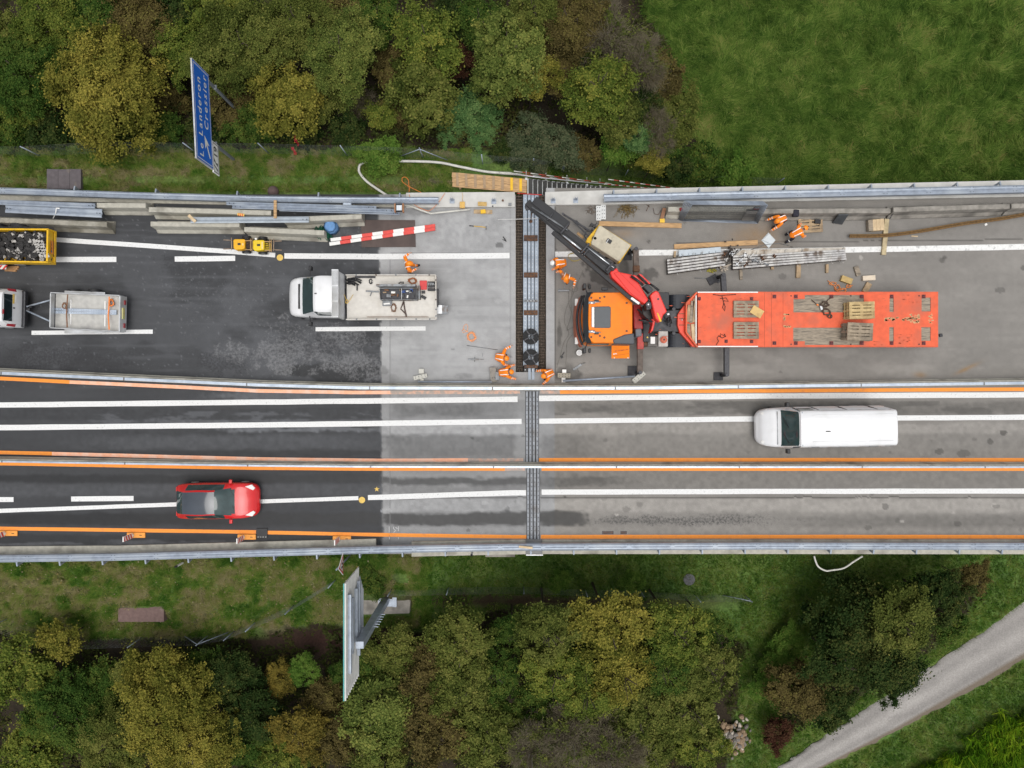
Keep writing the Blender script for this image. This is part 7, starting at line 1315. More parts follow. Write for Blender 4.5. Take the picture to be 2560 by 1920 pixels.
for (tx, ty), (bx, by) in (((1622, 668), (1990, 1008)), ((1642, 1192), (2005, 1448))):
    bt = W(pz('T1', bx, by), -1.6); tpz = 2.95 if ty < 1000 else 2.9; x_ = xs_-.16; y_ = bt.y; m = MB(); m.box((x_, y_, (tpz-1.9)/2), (.13, .09, tpz+1.9)); m.box((x_+.05, y_, tpz-.9), (.12, .22, .06)); pt = m.build('post', M_('dull_dark_zinc', (.17, .185, .20), .6, .2, .15, 5), SG); m = MB(); m.cyl(V(x_, y_, -2.2), V(x_, y_, -1.62), .22, 14); m.build('footing', conc_old, pt)
# big sign seen from behind
zt2 = H-29.6; A = W(pz('B2', 772, 65), zt2); B = W(pz('B2', 755, 1080), zt2); xs_ = (A.x+B.x)/2; yN, yS = A.y, B.y; hgt = 2.75
BS = thing('gantry_sign', 'large road sign seen from behind on a single steel column', 'road sign', W((975, 1500), -2.0)); m = MB()
nr = 10
for i in range(nr): z = zt2-hgt*(i+.5)/nr; m.box((xs_, (yN+yS)/2, z), (.035, yN-yS, hgt/nr*.98)); m.box((xs_+.04, (yN+yS)/2, z+hgt/nr*.42), (.06, yN-yS, .025))
m.build('panel', M_('ribbed_sign_back', (.50, .50, .48), .5, .2, .08, 3), BS); m = MB(); m.box((xs_-.02, (yN+yS)/2, zt2+.01), (.05, yN-yS, .02)); m.build('face_edge', M_('green_edge', (.05, .30, .28), .4), BS)
for i, (f0, f1, z0) in enumerate(((.12, .80, .35), (.17, .66, .75), (.14, .60, 1.6), (.10, .78, 2.1))): m = MB(); y0, y1 = yN+(yS-yN)*f0, yN+(yS-yN)*f1; m.box((xs_+.13, (y0+y1)/2, zt2-z0-.1), (.14, y0-y1, .16)); m.build('cross_rail', galv, BS)
m = MB(); y0, y1 = yN+(yS-yN)*.10, yN+(yS-yN)*.62; z0 = zt2-hgt-.03
for i in range(4): m.box((xs_, (y0+y1)/2-.12*i, z0-.12-.22*i), (.035, (y0-y1)-.24*i, .215)); m.box((xs_+.04, (y0+y1)/2-.12*i, z0-.04-.22*i), (.06, y0-y1-.24*i, .025))
m.build('lower_panel', M_('grey_sign_back', (.40, .42, .45), .5, .2, .08, 3), BS)
ct = q('B2', 860, 570, 4.9); cb = q('B2', 1055, 205, -2.0); cx_ = xs_+.42; cy_ = (ct.y+cb.y)/2; m = MB(); m.box((cx_, cy_, 1.62), (.34, .30, 6.55)); m.box((cx_-.2, cy_, 4.2), (.3, .2, .25)); m.box((cx_-.2, cy_, 3.0), (.3, .2, .25)); m.build('column', galv, BS)
for i in range(6): m = MB(); m.bar(V(cx_+.17, cy_, .8+.35*i), V(cx_+.36, cy_-.02, .8+.35*i), .03, .03); m.build('step_iron', galv, BS)
m = MB(); c = q('B2', 1055, 205, -2.0); m.box((cx_, cy_, -1.56), (.8, .7, .06)); m.box((cx_+.45, cy_-.1, -1.5), (.22, .5, .12)); m.build('base_plate', galv, BS)
m = MB(); m.prism([W(pz('B2', x, y), -1.6) for x, y in ((900, 175), (1000, 150), (1290, 175), (1335, 215), (1325, 325), (930, 335))], -2.6); simple('sign_foundation', 'pale concrete foundation under the large sign column', 'foundation', m, conc_old, bevel=.03)
m = MB(); m.prism([W(pz('S2', x, y), -1.3) for x, y in ((1180, 1635), (1315, 1632), (1320, 1720), (1190, 1725))], -2.0); simple('concrete_step', 'small weathered slab in the grass near the large sign', 'slab', m, conc_old)
WS = thing('warning_sign', 'triangular warning sign with red border on a pole at the southern rail', 'road sign', q('S2', 810, 1485, -.3)); b0 = q('S2', 815, 1478, -.3); x_, y_ = b0.x, b0.y
p_top = q('S2', 555, 1610, 2.3); m = MB(); m.tube([V(x_, y_, -.4), V(x_, y_, 2.55)], .04, 8); m.build('pole', galv, WS); pc = V(x_+.07, y_, 1.95); s_ = .52
tri = [V(pc.x, pc.y-s_, pc.z-.45), V(pc.x, pc.y+s_, pc.z-.45), V(pc.x, pc.y, pc.z+.45)]; m = MB(); m.add(tri+[p+V(-.03, 0, 0) for p in tri], [(0, 1, 2), (5, 4, 3), (0, 3, 4, 1), (1, 4, 5, 2), (2, 5, 3, 0)]); pn = m.build('panel', sign_wh, WS)
cc = sum(tri, Vector())/3; m = MB()
for i in range(3): a, b = tri[i], tri[(i+1) % 3]; m.add([a.lerp(cc, .08)+V(.004, 0, 0), b.lerp(cc, .08)+V(.004, 0, 0), b.lerp(cc, .34)+V(.004, 0, 0), a.lerp(cc, .34)+V(.004, 0, 0)], [(0, 1, 2, 3)])
m.build('red_border', sign_red, pn); m = MB(); m.box((cc.x+.006, cc.y-.08, cc.z-.05), (.006, .09, .26)); m.box((cc.x+.006, cc.y+.08, cc.z-.08), (.006, .09, .2)); m.build('symbol', black_pl, pn)
# ---------------------------------------------------------------- wire fences
fm = M_('fence_wire', (.17, .18, .18), .6, .3, .1, 5)
def fence(lb, nodes, hgt, step=1, brace=(), gr='wire fences', vis=1.0):
    P = [pz(*n) for n in nodes]; G = [W(p, float(gz(*p))) for p in P]; c = G[len(G)//2]; F = thing('wire_fence', lb, 'fence', c, gr)
    for i, g in enumerate(G):
        m = MB(); m.tube([g+V(0, 0, -.2), g+V(0, 0, hgt)], .028, 6); m.ball(g+V(0, 0, hgt), .035, 0, 6, 4)
        m.build('post', galv_new if i % 2 else galv, F)
    for i, dirs in brace:
        for d in dirs:
            j = i+d; m = MB(); a = G[i]+V(0, 0, hgt*.9); b = G[i].lerp(G[j], min(.9, 1.3/max(.1, (G[j]-G[i]).length))); m.tube([a, b], .024, 6); m.build('brace', galv, F)
    m = MB()
    for a, b in zip(G, G[1:]):
        for k in range(9): z = hgt*(k+.3)/8.6; m.tube([a+V(0, 0, z), b+V(0, 0, z)], .0035, 3)
        n = int((b-a).length/.22)
        for k in range(1, n): p = a.lerp(b, k/n); m.tube([p, p+V(0, 0, hgt*.97)], .002, 3)
    m.build('wire_mesh', fm, F)
fence('long wire fence along the foot of the northern trees', [('T1', -500, 1345), ('T1', 355, 1352), ('T1', 1010, 1310), ('T1', 1700, 1322), ('T2', 110, 1325), ('T2', 790, 1345), ('T2', 1445, 1365), ('T2', 1960, 1420), ('T3', 180, 1450), ('T3', 430, 1490)], 1.5, brace=((6, (-1, 1)),))
fence('wire fence running down the slope beside the scaffold stair', [('T3', 440, 1495), ('T3', 970, 1530), ('T3', 1470, 1575), ('T3', 1890, 1590), ('T4', 60, 1600)], 1.4)
fence('curving wire fence in front of the dark gap, lower left', [('B1', -400, 260), ('B1', 60, 370), ('B1', 420, 505), ('B1', 680, 550), ('B1', 1232, 528), ('B1', 1800, 512), ('B1', 2030, 470), ('B2', 0, 395), ('B2', 330, 250), ('B2', 690, 30)], 1.5, brace=((5, (-1, 1)), (3, (-1,))))
fence('overgrown wire fence below the bridge, ending at a braced corner post', [('B2', 1175, 110), ('B2', 1665, 100), ('B3', 100, 95), ('B3', 632, 118), ('B3', 1105, 120), ('B3', 1580, 165), ('B3', 2010, 165)], 1.3, brace=((6, (-1,)),))
# ---------------------------------------------------------------- stone heap
rn = random.Random(19); stm = [M_('brown_stone', (.27, .19, .12), .9, 0, .25, 7), M_('pale_stone', (.48, .43, .36), .9, 0, .15, 7), M_('grey_stone', (.19, .17, .15), .9, 0, .2, 7)]
for i in range(95):
    u, v = rn.gauss(0, 1), rn.gauss(0, 1); x, y = 1925+u*55+v*14, 1385+v*72-u*22; m = MB(); s_ = rn.uniform(.07, .19)*(1.5 if i == 0 else 1); c = gpt('B3', x, y); zz = c.z+.12+max(0, .5-.14*(u*u+v*v))
    pts = [];  m.ball((0, 0, 0), (s_*rn.uniform(.8, 1.4), s_*rn.uniform(.7, 1.1), s_*.7), 0, 7, 4)
    a = rn.uniform(0, 3); m.v = [((p[0]*math.cos(a)-p[1]*math.sin(a))*rn.uniform(.85, 1.15)+c.x, (p[0]*math.sin(a)+p[1]*math.cos(a))*rn.uniform(.85, 1.15)+c.y, p[2]+zz) for p in m.v]
    m.s = [False]*len(m.s); tag(m.build('stone', stm[0 if rn.random() < .62 else (1 if rn.random() < .45 else 2)]), 'rough brown to pale stone in the heap at the foot of the trees', 'stone', 'stones heaped at the edge of the wood')
# ================================================================== people
def ik(a, b, l1, l2, hint):
    a = Vector(a); b = Vector(b); d = b-a; L = min(d.length, (l1+l2)*.995); u = d.normalized(); b = a+u*L
    x = (l1*l1-l2*l2+L*L)/(2*L); h = math.sqrt(max(0, l1*l1-x*x)); hn = Vector(hint); hn = (hn-u*hn.dot(u)).normalized()
    return a+u*x+hn*h, b
JK = {'jacket': hiviz, 'trousers': hiviz, 'boot': M_('dark_boot_leather', (.03, .026, .024), .7, 0, .2, 12)}
def person(lb, loc, rz, pitch=5, drop=0.0, feet=((.10, .12), (-.12, -.12)), hands=((.35, .2, 1.0), (.3, -.2, .95)), look=20, helmet=None, trousers=None, twist=0.0, white_boots=False, gr='road workers in orange'):
    root = thing('person', lb, 'person', loc, gr, rz)
    hipz = .92-drop; pel = V(-.02-.25*math.sin(R(pitch))*.5-(.12 if drop > .2 else 0), 0, hipz); P_ = Matrix.Rotation(R(pitch), 3, 'Y'); Tw = Matrix.Rotation(R(twist), 3, 'Z')
    up = lambda x, y, z: pel+P_ @ (Tw @ V(x, y, z))
    chest, upch, neck = up(.01, 0, .28), up(.0, 0, .44), up(.02, 0, .53); hd = Matrix.Rotation(R(look), 3, 'Y')
    skull = neck+P_ @ (hd @ V(.02, 0, .15)); face = neck+P_ @ (hd @ V(.055, 0, .09)); jaw = neck+P_ @ (hd @ V(.07, 0, .045)); nose = neck+P_ @ (hd @ V(.125, 0, .095))
    vs = []; rad = []; es = []; seg = []
    def J(p, r): vs.append(Vector(p)); rad.append(r); return len(vs)-1
    def E(a, b, nm): es.append((a, b)); seg.append((a, b, nm))
    ip = J(pel, (.155, .12)); ic = J(chest, (.165, .12)); iu = J(upch, (.17, .12)); ine = J(neck, (.062, .062)); E(ip, ic, 'torso'); E(ic, iu, 'torso'); E(iu, ine, 'neck')
    isk = J(skull, (.082, .092)); E(ine, isk, 'head'); ij = J(jaw, (.045, .042)); E(isk, ij, 'head'); ino = J(nose, (.018, .02)); E(isk, ino, 'head')
    hnds = []
    for s, fp, hp in ((1, feet[0], hands[0]), (-1, feet[1], hands[1])):
        hip = pel+Tw @ V(0, s*.095, -.04); an = V(fp[0], fp[1], .085 if len(fp) < 3 else fp[2]); kn, an = ik(hip, an, .43, .43, (1, s*.15, .1))
        ih = J(hip, (.105, .10)); ik_ = J(kn, (.068, .066)); ia = J(an, (.052, .05)); it = J(V(an.x+.17, an.y+s*.03, max(.035, an.z-.045)), (.042, .04)); ihl = J(V(an.x-.05, an.y, max(.03, an.z-.05)), (.04, .035))
        E(ip, ih, 'leg'); E(ih, ik_, 'thigh'); E(ik_, ia, 'shin'); E(ia, it, 'foot'); E(ia, ihl, 'foot')
        sh = up(-.0, s*.19, .45); el, ha = ik(sh, V(*hp), .30, .27, (-.6, s*.7, -.5)); fw = (ha-el).normalized()
        is_ = J(sh, (.078, .072)); ie = J(el, (.055, .052)); iw = J(ha, (.034, .03)); im = J(ha+fw*.07, (.042, .02)); E(iu, is_, 'torso'); E(is_, ie, 'upper'); E(ie, iw, 'fore'); E(iw, im, 'hand'); hnds.append((ha, fw, s))
    me = bpy.data.meshes.new('p'); me.from_pydata([tuple(v) for v in vs], es, []); o = bpy.data.objects.new('p', me); COL.objects.link(o)
    md = o.modifiers.new('s', 'SKIN'); md.use_smooth_shade = True; md.branch_smoothing = .6
    for d, r_ in zip(me.skin_vertices[0].data, rad): d.radius = r_; d.use_root = False
    me.skin_vertices[0].data[ip].use_root = True; sb = o.modifiers.new('b', 'SUBSURF'); sb.levels = sb.render_levels = 1
    dg = bpy.context.evaluated_depsgraph_get(); dg.update(); em = bpy.data.meshes.new_from_object(o.evaluated_get(dg)); bpy.data.objects.remove(o)
    co = [v.co.copy() for v in em.vertices]; no = [v.normal.copy() for v in em.vertices]; fs = [tuple(p.vertices) for p in em.polygons]; bpy.data.meshes.remove(em)
    b = MB(); b.add(co, fs, 0, True)
    for ha, fw, s in hnds:      # five fingers each
        side = fw.cross(V(0, 0, 1)); side = side.normalized() if side.length > .1 else V(0, 1, 0); dn = fw.cross(side).normalized(); dn = dn if dn.z < 0 else -dn
        for k, (off, ln) in enumerate(((-.030, .062), (-.010, .075), (.010, .080), (.030, .070))): p0 = ha+fw*.085+side*off; p1 = p0+fw*ln*.5+dn*.012; p2 = p1+fw*ln*.32+dn*.028; b.tube([p0, p1, p2], .0095, 6, 0, True, .007)
        p0 = ha+fw*.035-side*.032*s; b.tube([p0, p0-side*.035*s+fw*.02+dn*.01, p0-side*.045*s+fw*.052+dn*.018], .0105, 6, 0, True, .008)
    for s in (-1, 1): c = neck+P_ @ (hd @ V(.092, s*.033, .125)); b.ball(c, .012, 1, 6, 4); e_ = neck+P_ @ (hd @ V(.01, s*.088, .115)); b.ball(e_, (.018, .012, .03), 0, 6, 4)
    body = b.build('body', [skin, black_pl], origin=(0, 0, 0), norm=False); body.parent = root
    def near(p):
        best = None
        for a, c, nm in seg:
            A, C_ = vs[a], vs[c]; d = C_-A; t = max(0, min(1, (p-A).dot(d)/max(1e-9, d.length_squared))); q_ = (p-(A+d*t)).length-.5*(rad[a][0]*(1-t)+rad[c][0]*t)
            if best is None or q_ < best[0]: best = (q_, nm, t)
        return best
    info = [near(p) for p in co]; cl = {'jacket': ([], []), 'trousers': ([], []), 'boot': ([], [])}
    for f in fs:
        inf = max((info[i] for i in f), key=lambda x: {'head': 0, 'neck': 1}.get(x[1], 2)); nms = [info[i][1] for i in f]; nm = max(set(nms), key=nms.count); t = sum(info[i][2] for i in f)/len(f)
        if nm in ('head', 'hand') or (nm == 'neck' and t > .45): continue
        if nm in ('torso', 'upper', 'fore', 'neck'): k = 'jacket'; mi = 1 if (nm == 'fore' and .45 < t < .62) else 0
        elif nm in ('leg', 'thigh', 'shin'): k = 'trousers'; mi = 1 if nm == 'shin' and .4 < t < .6 else 0
        else: k = 'boot'; mi = 0
        cl[k][0].append(f); cl[k][1].append(mi)
    for k, (ff_, mi) in cl.items():
        if not ff_: continue
        used = sorted(set(i for f in ff_ for i in f)); ix = {i: n for n, i in enumerate(used)}; g = MB(); th = .022 if k == 'jacket' else .016
        for f, m_ in zip(ff_, mi): g.f.append(tuple(ix[i] for i in f)); g.m.append(m_); g.s.append(True)
        g.v = [tuple(co[i]+no[i]*th) for i in used]; m0 = (trousers or hiviz) if k == 'trousers' else JK[k]
        if k == 'boot' and white_boots: m0 = sign_wh
        c_ = g.build(k, [m0, reflect], origin=(0, 0, 0), norm=False); c_.parent = root
        if k == 'jacket':     # two vertical reflective shoulder bands and a waist band
            v = MB()
            for s in (-1, 1):
                pts = [up(.135, s*.105, .12), up(.145, s*.11, .30), up(.10, s*.115, .49), up(0, s*.12, .545), up(-.10, s*.115, .47), up(-.145, s*.11, .30), up(-.14, s*.10, .12)]; y_ = (P_ @ (Tw @ V(0, 1, 0)))*.020
                v.add([p+y_ for p in pts]+[p-y_ for p in pts], [(i, i+1, 8+i, 7+i) for i in range(6)], 0, True)
            r_ = v.build('reflective_band', reflect, origin=(0, 0, 0), norm=False); r_.parent = c_
    hm = MB(); ax = P_ @ hd; n = 14; rows = []
    for j in range(6):
        t = j/5*math.pi/2
        for i in range(n): a = 2*math.pi*i/n; rows.append(skull+ax @ V(-.005+.152*math.cos(t)*math.cos(a), .132*math.cos(t)*math.sin(a), .03+.12*math.sin(t)))
    hm.add(rows, [(j*n+i, j*n+(i+1) % n, (j+1)*n+(i+1) % n, (j+1)*n+i) for j in range(5) for i in range(n)], 0, True)
    br = [skull+ax @ V((.118+.045*max(0, math.cos(a)))*math.cos(a)*1.18, .132*math.sin(a), .022) for a in (2*math.pi*i/n for i in range(n))]; k0 = len(hm.v); hm.add(br, [tuple(range(n))], 0, True)
    hm.tube([skull+ax @ V(-.11, 0, .095), skull+ax @ V(-.03, 0, .148), skull+ax @ V(.06, 0, .138), skull+ax @ V(.115, 0, .085)], .012, 6)
    h_ = hm.build('helmet', helmet or helm_or, origin=(0, 0, 0), norm=False); h_.parent = root
    return root
def feet_at(r, x, y): return q(r, x, y, 0.0)
person('worker walking between the white pickup and the white line, arm raised', feet_at('M2', 1338, 668), R(10), 10, 0, ((.34, .10), (-.14, -.12)), ((.18, .52, 1.25), (.35, -.22, 1.0)), 15, trousers=hiviz, white_boots=False)
person('worker with a white helmet bending down beside the crane boom', feet_at('M3', 425, 635), R(188), 62, .08, ((.02, .14), (-.06, -.14)), ((.55, .22, .42), (.58, -.2, .40)), -5, helm_wh)
person('worker with orange helmet standing with both arms out, below the white helmet', feet_at('M3', 460, 755), R(250), 16, .05, ((.05, .12), (-.16, -.12)), ((.32, .48, 1.15), (-.05, -.52, .95)), 10)
person('crouching worker leaning forward beside the tan pallet, nearest the barrier', feet_at('M4', 75, 262), R(205), 55, .38, ((.22, .16), (-.1, -.18)), ((.62, .28, .32), (.55, -.3, .35)), -10, trousers=navy)
person('worker bending over with dark trousers, nearest the plastic sheet', feet_at('M4', 165, 395), R(28), 48, .06, ((-.02, .16), (-.20, -.18)), ((.62, .30, .70), (.50, -.34, .72)), 0, trousers=navy)
person('kneeling worker near the trench with outstretched arm, upper of two', feet_at('M2', 2118, 1432), R(-12), 42, .52, ((.10, .16), (-.12, -.16)), ((.34, .62, .55), (.45, -.32, .35)), 5)
person('kneeling worker near the trench beside the breaker, lower of two', feet_at('M2', 2150, 1560), R(4), 48, .52, ((.10, .16), (-.12, -.16)), ((.50, .34, .30), (.52, -.36, .30)), 5)
person('crouching worker alone on the east side of the trench end', feet_at('M3', 308, 1572), R(205), 38, .52, ((.12, .17), (-.10, -.17)), ((.46, .36, .35), (.44, -.36, .34)), 10)
# ================================================================== trees, bushes, grass
def leaf_mat(name, cols, trans=.25):
    m = bpy.data.materials.new(name); m.use_nodes = True; t = m.node_tree; N = t.nodes; L = t.links; N.remove(N['Principled BSDF'])
    at = N.new('ShaderNodeAttribute'); at.attribute_name = 'tint'; cr = N.new('ShaderNodeValToRGB'); e = cr.color_ramp.elements
    while len(e) < len(cols): e.new(.5)
    for i, c in enumerate(cols): e[i].position = i/(len(cols)-1); e[i].color = (*c, 1)
    L.new(at.outputs['Fac'], cr.inputs[0])
    d = N.new('ShaderNodeBsdfDiffuse'); tr = N.new('ShaderNodeBsdfTranslucent'); mx = N.new('ShaderNodeMixShader'); mx.inputs[0].default_value = trans
    L.new(cr.outputs[0], d.inputs[0]); L.new(cr.outputs[0], tr.inputs[0]); L.new(d.outputs[0], mx.inputs[1]); L.new(tr.outputs[0], mx.inputs[2]); L.new(mx.outputs[0], N['Material Output'].inputs['Surface']); return m
TI = {'olive': (1.12, 1.14), 'yellow': (1.10, 1.10), 'ygreen': (1.10, 1.10), 'green': (1.12, 1.14), 'brown': (1.1, 1.12)}
LM = {k: leaf_mat(n, [(r_*TI.get(k, (1, 1))[0], g_*TI.get(k, (1, 1))[1], b_) for r_, g_, b_ in c]) for k, n, c in (
 ('olive', 'olive_leaves', [(.026, .038, .010), (.070, .088, .022), (.128, .142, .038), (.20, .19, .058)]),
 ('yellow', 'yellow_autumn_leaves', [(.045, .054, .011), (.118, .120, .024), (.215, .195, .042), (.32, .265, .058)]),
 ('ygreen', 'yellow_green_leaves', [(.028, .050, .010), (.076, .110, .022), (.148, .175, .036), (.25, .235, .050)]),
 ('green', 'mid_green_leaves', [(.014, .034, .008), (.036, .072, .016), (.075, .115, .026), (.14, .145, .034)]),
 ('bright', 'bright_green_leaves', [(.035, .085, .014), (.075, .15, .024), (.12, .20, .035), (.18, .23, .05)]),
 ('dark', 'dark_green_leaves', [(.009, .021, .006), (.022, .042, .012), (.050, .072, .020), (.10, .10, .028)]),
 ('brown', 'brown_autumn_leaves', [(.032, .027, .011), (.072, .060, .024), (.120, .092, .038), (.15, .135, .04)]),
 ('red', 'dark_red_leaves', [(.022, .012, .008), (.055, .024, .016), (.085, .040, .024), (.07, .06, .025)]),
 ('teal', 'bluish_green_leaves', [(.030, .075, .024), (.070, .145, .046), (.125, .21, .07), (.17, .24, .08)]),
 ('sage', 'greyish_green_leaves', [(.026, .042, .020), (.062, .085, .042), (.105, .125, .066), (.15, .14, .075)]),
 ('grey', 'bare_grey_twigs', [(.09, .078, .05), (.15, .128, .085), (.21, .18, .13), (.14, .14, .06)]),
 ('lime', 'pale_green_leaves', [(.036, .060, .014), (.10, .135, .030), (.185, .215, .052), (.29, .28, .07)]),
 ('orange', 'orange_autumn_leaves', [(.05, .052, .012), (.125, .105, .024), (.205, .160, .034), (.30, .22, .042)]))}
bark = M_('bark', (.085, .065, .05), .9, 0, .25, 9); bark_pale = M_('pale_bark', (.20, .175, .145), .9, 0, .2, 9)
def crown_mesh(seed, nb=150, per=250, leaf=.030, spread=.118, hole=.0, twig=False):
    g = np.random.default_rng(seed); nd = g.normal(size=(nb*3, 3)); nd /= np.linalg.norm(nd, axis=1)[:, None]; nd = nd[nd[:, 2] > -.35][:nb]; n = len(nd)
    ang = np.arctan2(nd[:, 1], nd[:, 0]); ph = g.uniform(0, 6.28, 4); lob = 1+.16*np.sin(2*ang+ph[0])+.13*np.sin(3*ang+ph[1])+.10*np.sin(5*ang+ph[2])
    rr = np.where(g.random(n) < .74, g.uniform(.66, 1.08, n), g.uniform(.05, .7, n))*lob*.82
    C = nd*rr[:, None]; C[:, 2] = C[:, 2]*.85+.04*g.normal(size=n); cs = g.uniform(.5, 1.45, n)*spread
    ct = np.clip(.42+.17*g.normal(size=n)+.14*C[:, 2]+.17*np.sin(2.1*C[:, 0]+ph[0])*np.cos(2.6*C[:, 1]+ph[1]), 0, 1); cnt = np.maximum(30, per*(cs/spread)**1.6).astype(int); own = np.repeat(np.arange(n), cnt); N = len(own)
    d = g.normal(size=(N, 3)); d /= np.linalg.norm(d, axis=1)[:, None]; r = np.abs(g.normal(size=N))*.62+.08; ani = g.uniform(.6, 1.5, (n, 3)); off = d*r[:, None]*cs[own][:, None]*1.22*ani[own]; off[:, 2] *= .62
    P = C[own]+off; out = P/np.maximum(.2, np.linalg.norm(P, axis=1)[:, None]); nr = out*.55+np.array([0, 0, .75])+g.normal(size=(N, 3))*.55; nr /= np.linalg.norm(nr, axis=1)[:, None]
    a = np.cross(nr, g.normal(size=(N, 3))); a /= np.linalg.norm(a, axis=1)[:, None]; b = np.cross(nr, a); s = leaf*g.uniform(.55, 1.35, N)[:, None]
    if twig:
        dirs = out+g.normal(size=(N, 3))*.75; dirs /= np.linalg.norm(dirs, axis=1)[:, None]; w = np.cross(dirs, g.normal(size=(N, 3))); w /= np.linalg.norm(w, axis=1)[:, None]; l = g.uniform(.08, .26, N)[:, None]
        v = np.stack([P-w*.0035, P+w*.0035, P+dirs*l+w*.002, P+dirs*l-w*.002], 1)
    else: v = np.stack([P-a*s*.95, P-b*s*.62, P+a*s*.95, P+b*s*.62], 1); v[:, 2] += nr*s*.12
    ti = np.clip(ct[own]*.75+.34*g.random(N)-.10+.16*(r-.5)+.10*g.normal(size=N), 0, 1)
    return npmesh('crown', v.reshape(-1, 3), np.arange(N*4).reshape(-1, 4), {'tint': ('FLOAT', 'FACE', ti)}, LM['olive']), C
def trunk_mesh(C, seed):
    rn = random.Random(seed); m = MB(); m.tube([V(0, 0, -1.0), V(.01, .0, -.5), V(.0, .01, -.25), V(.01, 0, .0)], .06, 8, 0, True, .03)
    for c in C[::7]: c = Vector(c); b0 = V(0, 0, rn.uniform(-.5, .1)); m.tube([b0, b0.lerp(c, .5)+V(0, 0, .06), c*.6-Vector((0, 0, .16))], .016, 5, 0, True, .006)
    o = m.build('trunk', bark, origin=(0, 0, 0)); d = o.data; bpy.data.objects.remove(o); return d
CR = []
for i in range(9): me, C = crown_mesh(100+i, *((150, 215, .031, .108) if i < 5 else (115, 240, .033, .122))); CR.append((me, trunk_mesh(C, i)))
CL = []
for i in range(3): me, C = crown_mesh(140+i, 230, 290, .0195, .098); CL.append((me, trunk_mesh(C, 60+i)))
TW = []
for i in range(2): me, C = crown_mesh(300+i, 80, 170, .03, .17, 0, True); me2, _ = crown_mesh(320+i, 80, 60, .028, .17); TW.append((me, trunk_mesh(C, 40+i), me2))
BU = []
for i in range(4): me, C = crown_mesh(200+i, 60, 260, .052, .17); BU.append((me, trunk_mesh(C, 20+i)))
def tree(nm, lb, cat, px, py, rpx, kind, ztop, gr, flat=.75, var=None, bare=False, sx=1.0):
    rn = random.Random(int(px*7+py)); zc = ztop-.55*rpx/PX*flat; g0 = W((px, py), zc); r = rpx/PX*(H-zc)/H; gzz = gzw(g0.x, g0.y); rz_ = r*flat
    cz = max(ztop-rz_*.95, gzz+rz_*.45); root = thing(nm, lb, cat, (g0.x, g0.y, gzz), gr, rn.uniform(0, 6.28)); src = TW if bare else (BU if nm == 'bush' and rpx < 64 else (CL if r > 2.15 else CR)); s = src[(int(px*3+py*5) if var is None else var) % len(src)]
    c = bpy.data.objects.new('crown', s[0]); COL.objects.link(c); c.parent = root; c.location = (0, 0, cz-gzz); c.scale = (r*sx, r/sx, rz_); c.material_slots[0].link = 'OBJECT'; c.material_slots[0].material = LM[kind]
    if bare:
        c2 = bpy.data.objects.new('sparse_leaves', s[2]); COL.objects.link(c2); c2.parent = root; c2.location = c.location; c2.scale = c.scale; c2.material_slots[0].link = 'OBJECT'; c2.material_slots[0].material = LM['olive']
    t = bpy.data.objects.new('trunk', s[1]); COL.objects.link(t); t.parent = root; t.location = (0, 0, cz-gzz); t.scale = (r*.8, r*.8, max(rz_, cz-gzz+.2))
    if bare: t.material_slots[0].link = 'OBJECT'; t.material_slots[0].material = bark_pale
    return root
GN, GS = 'trees of the northern wood', 'trees of the southern wood'
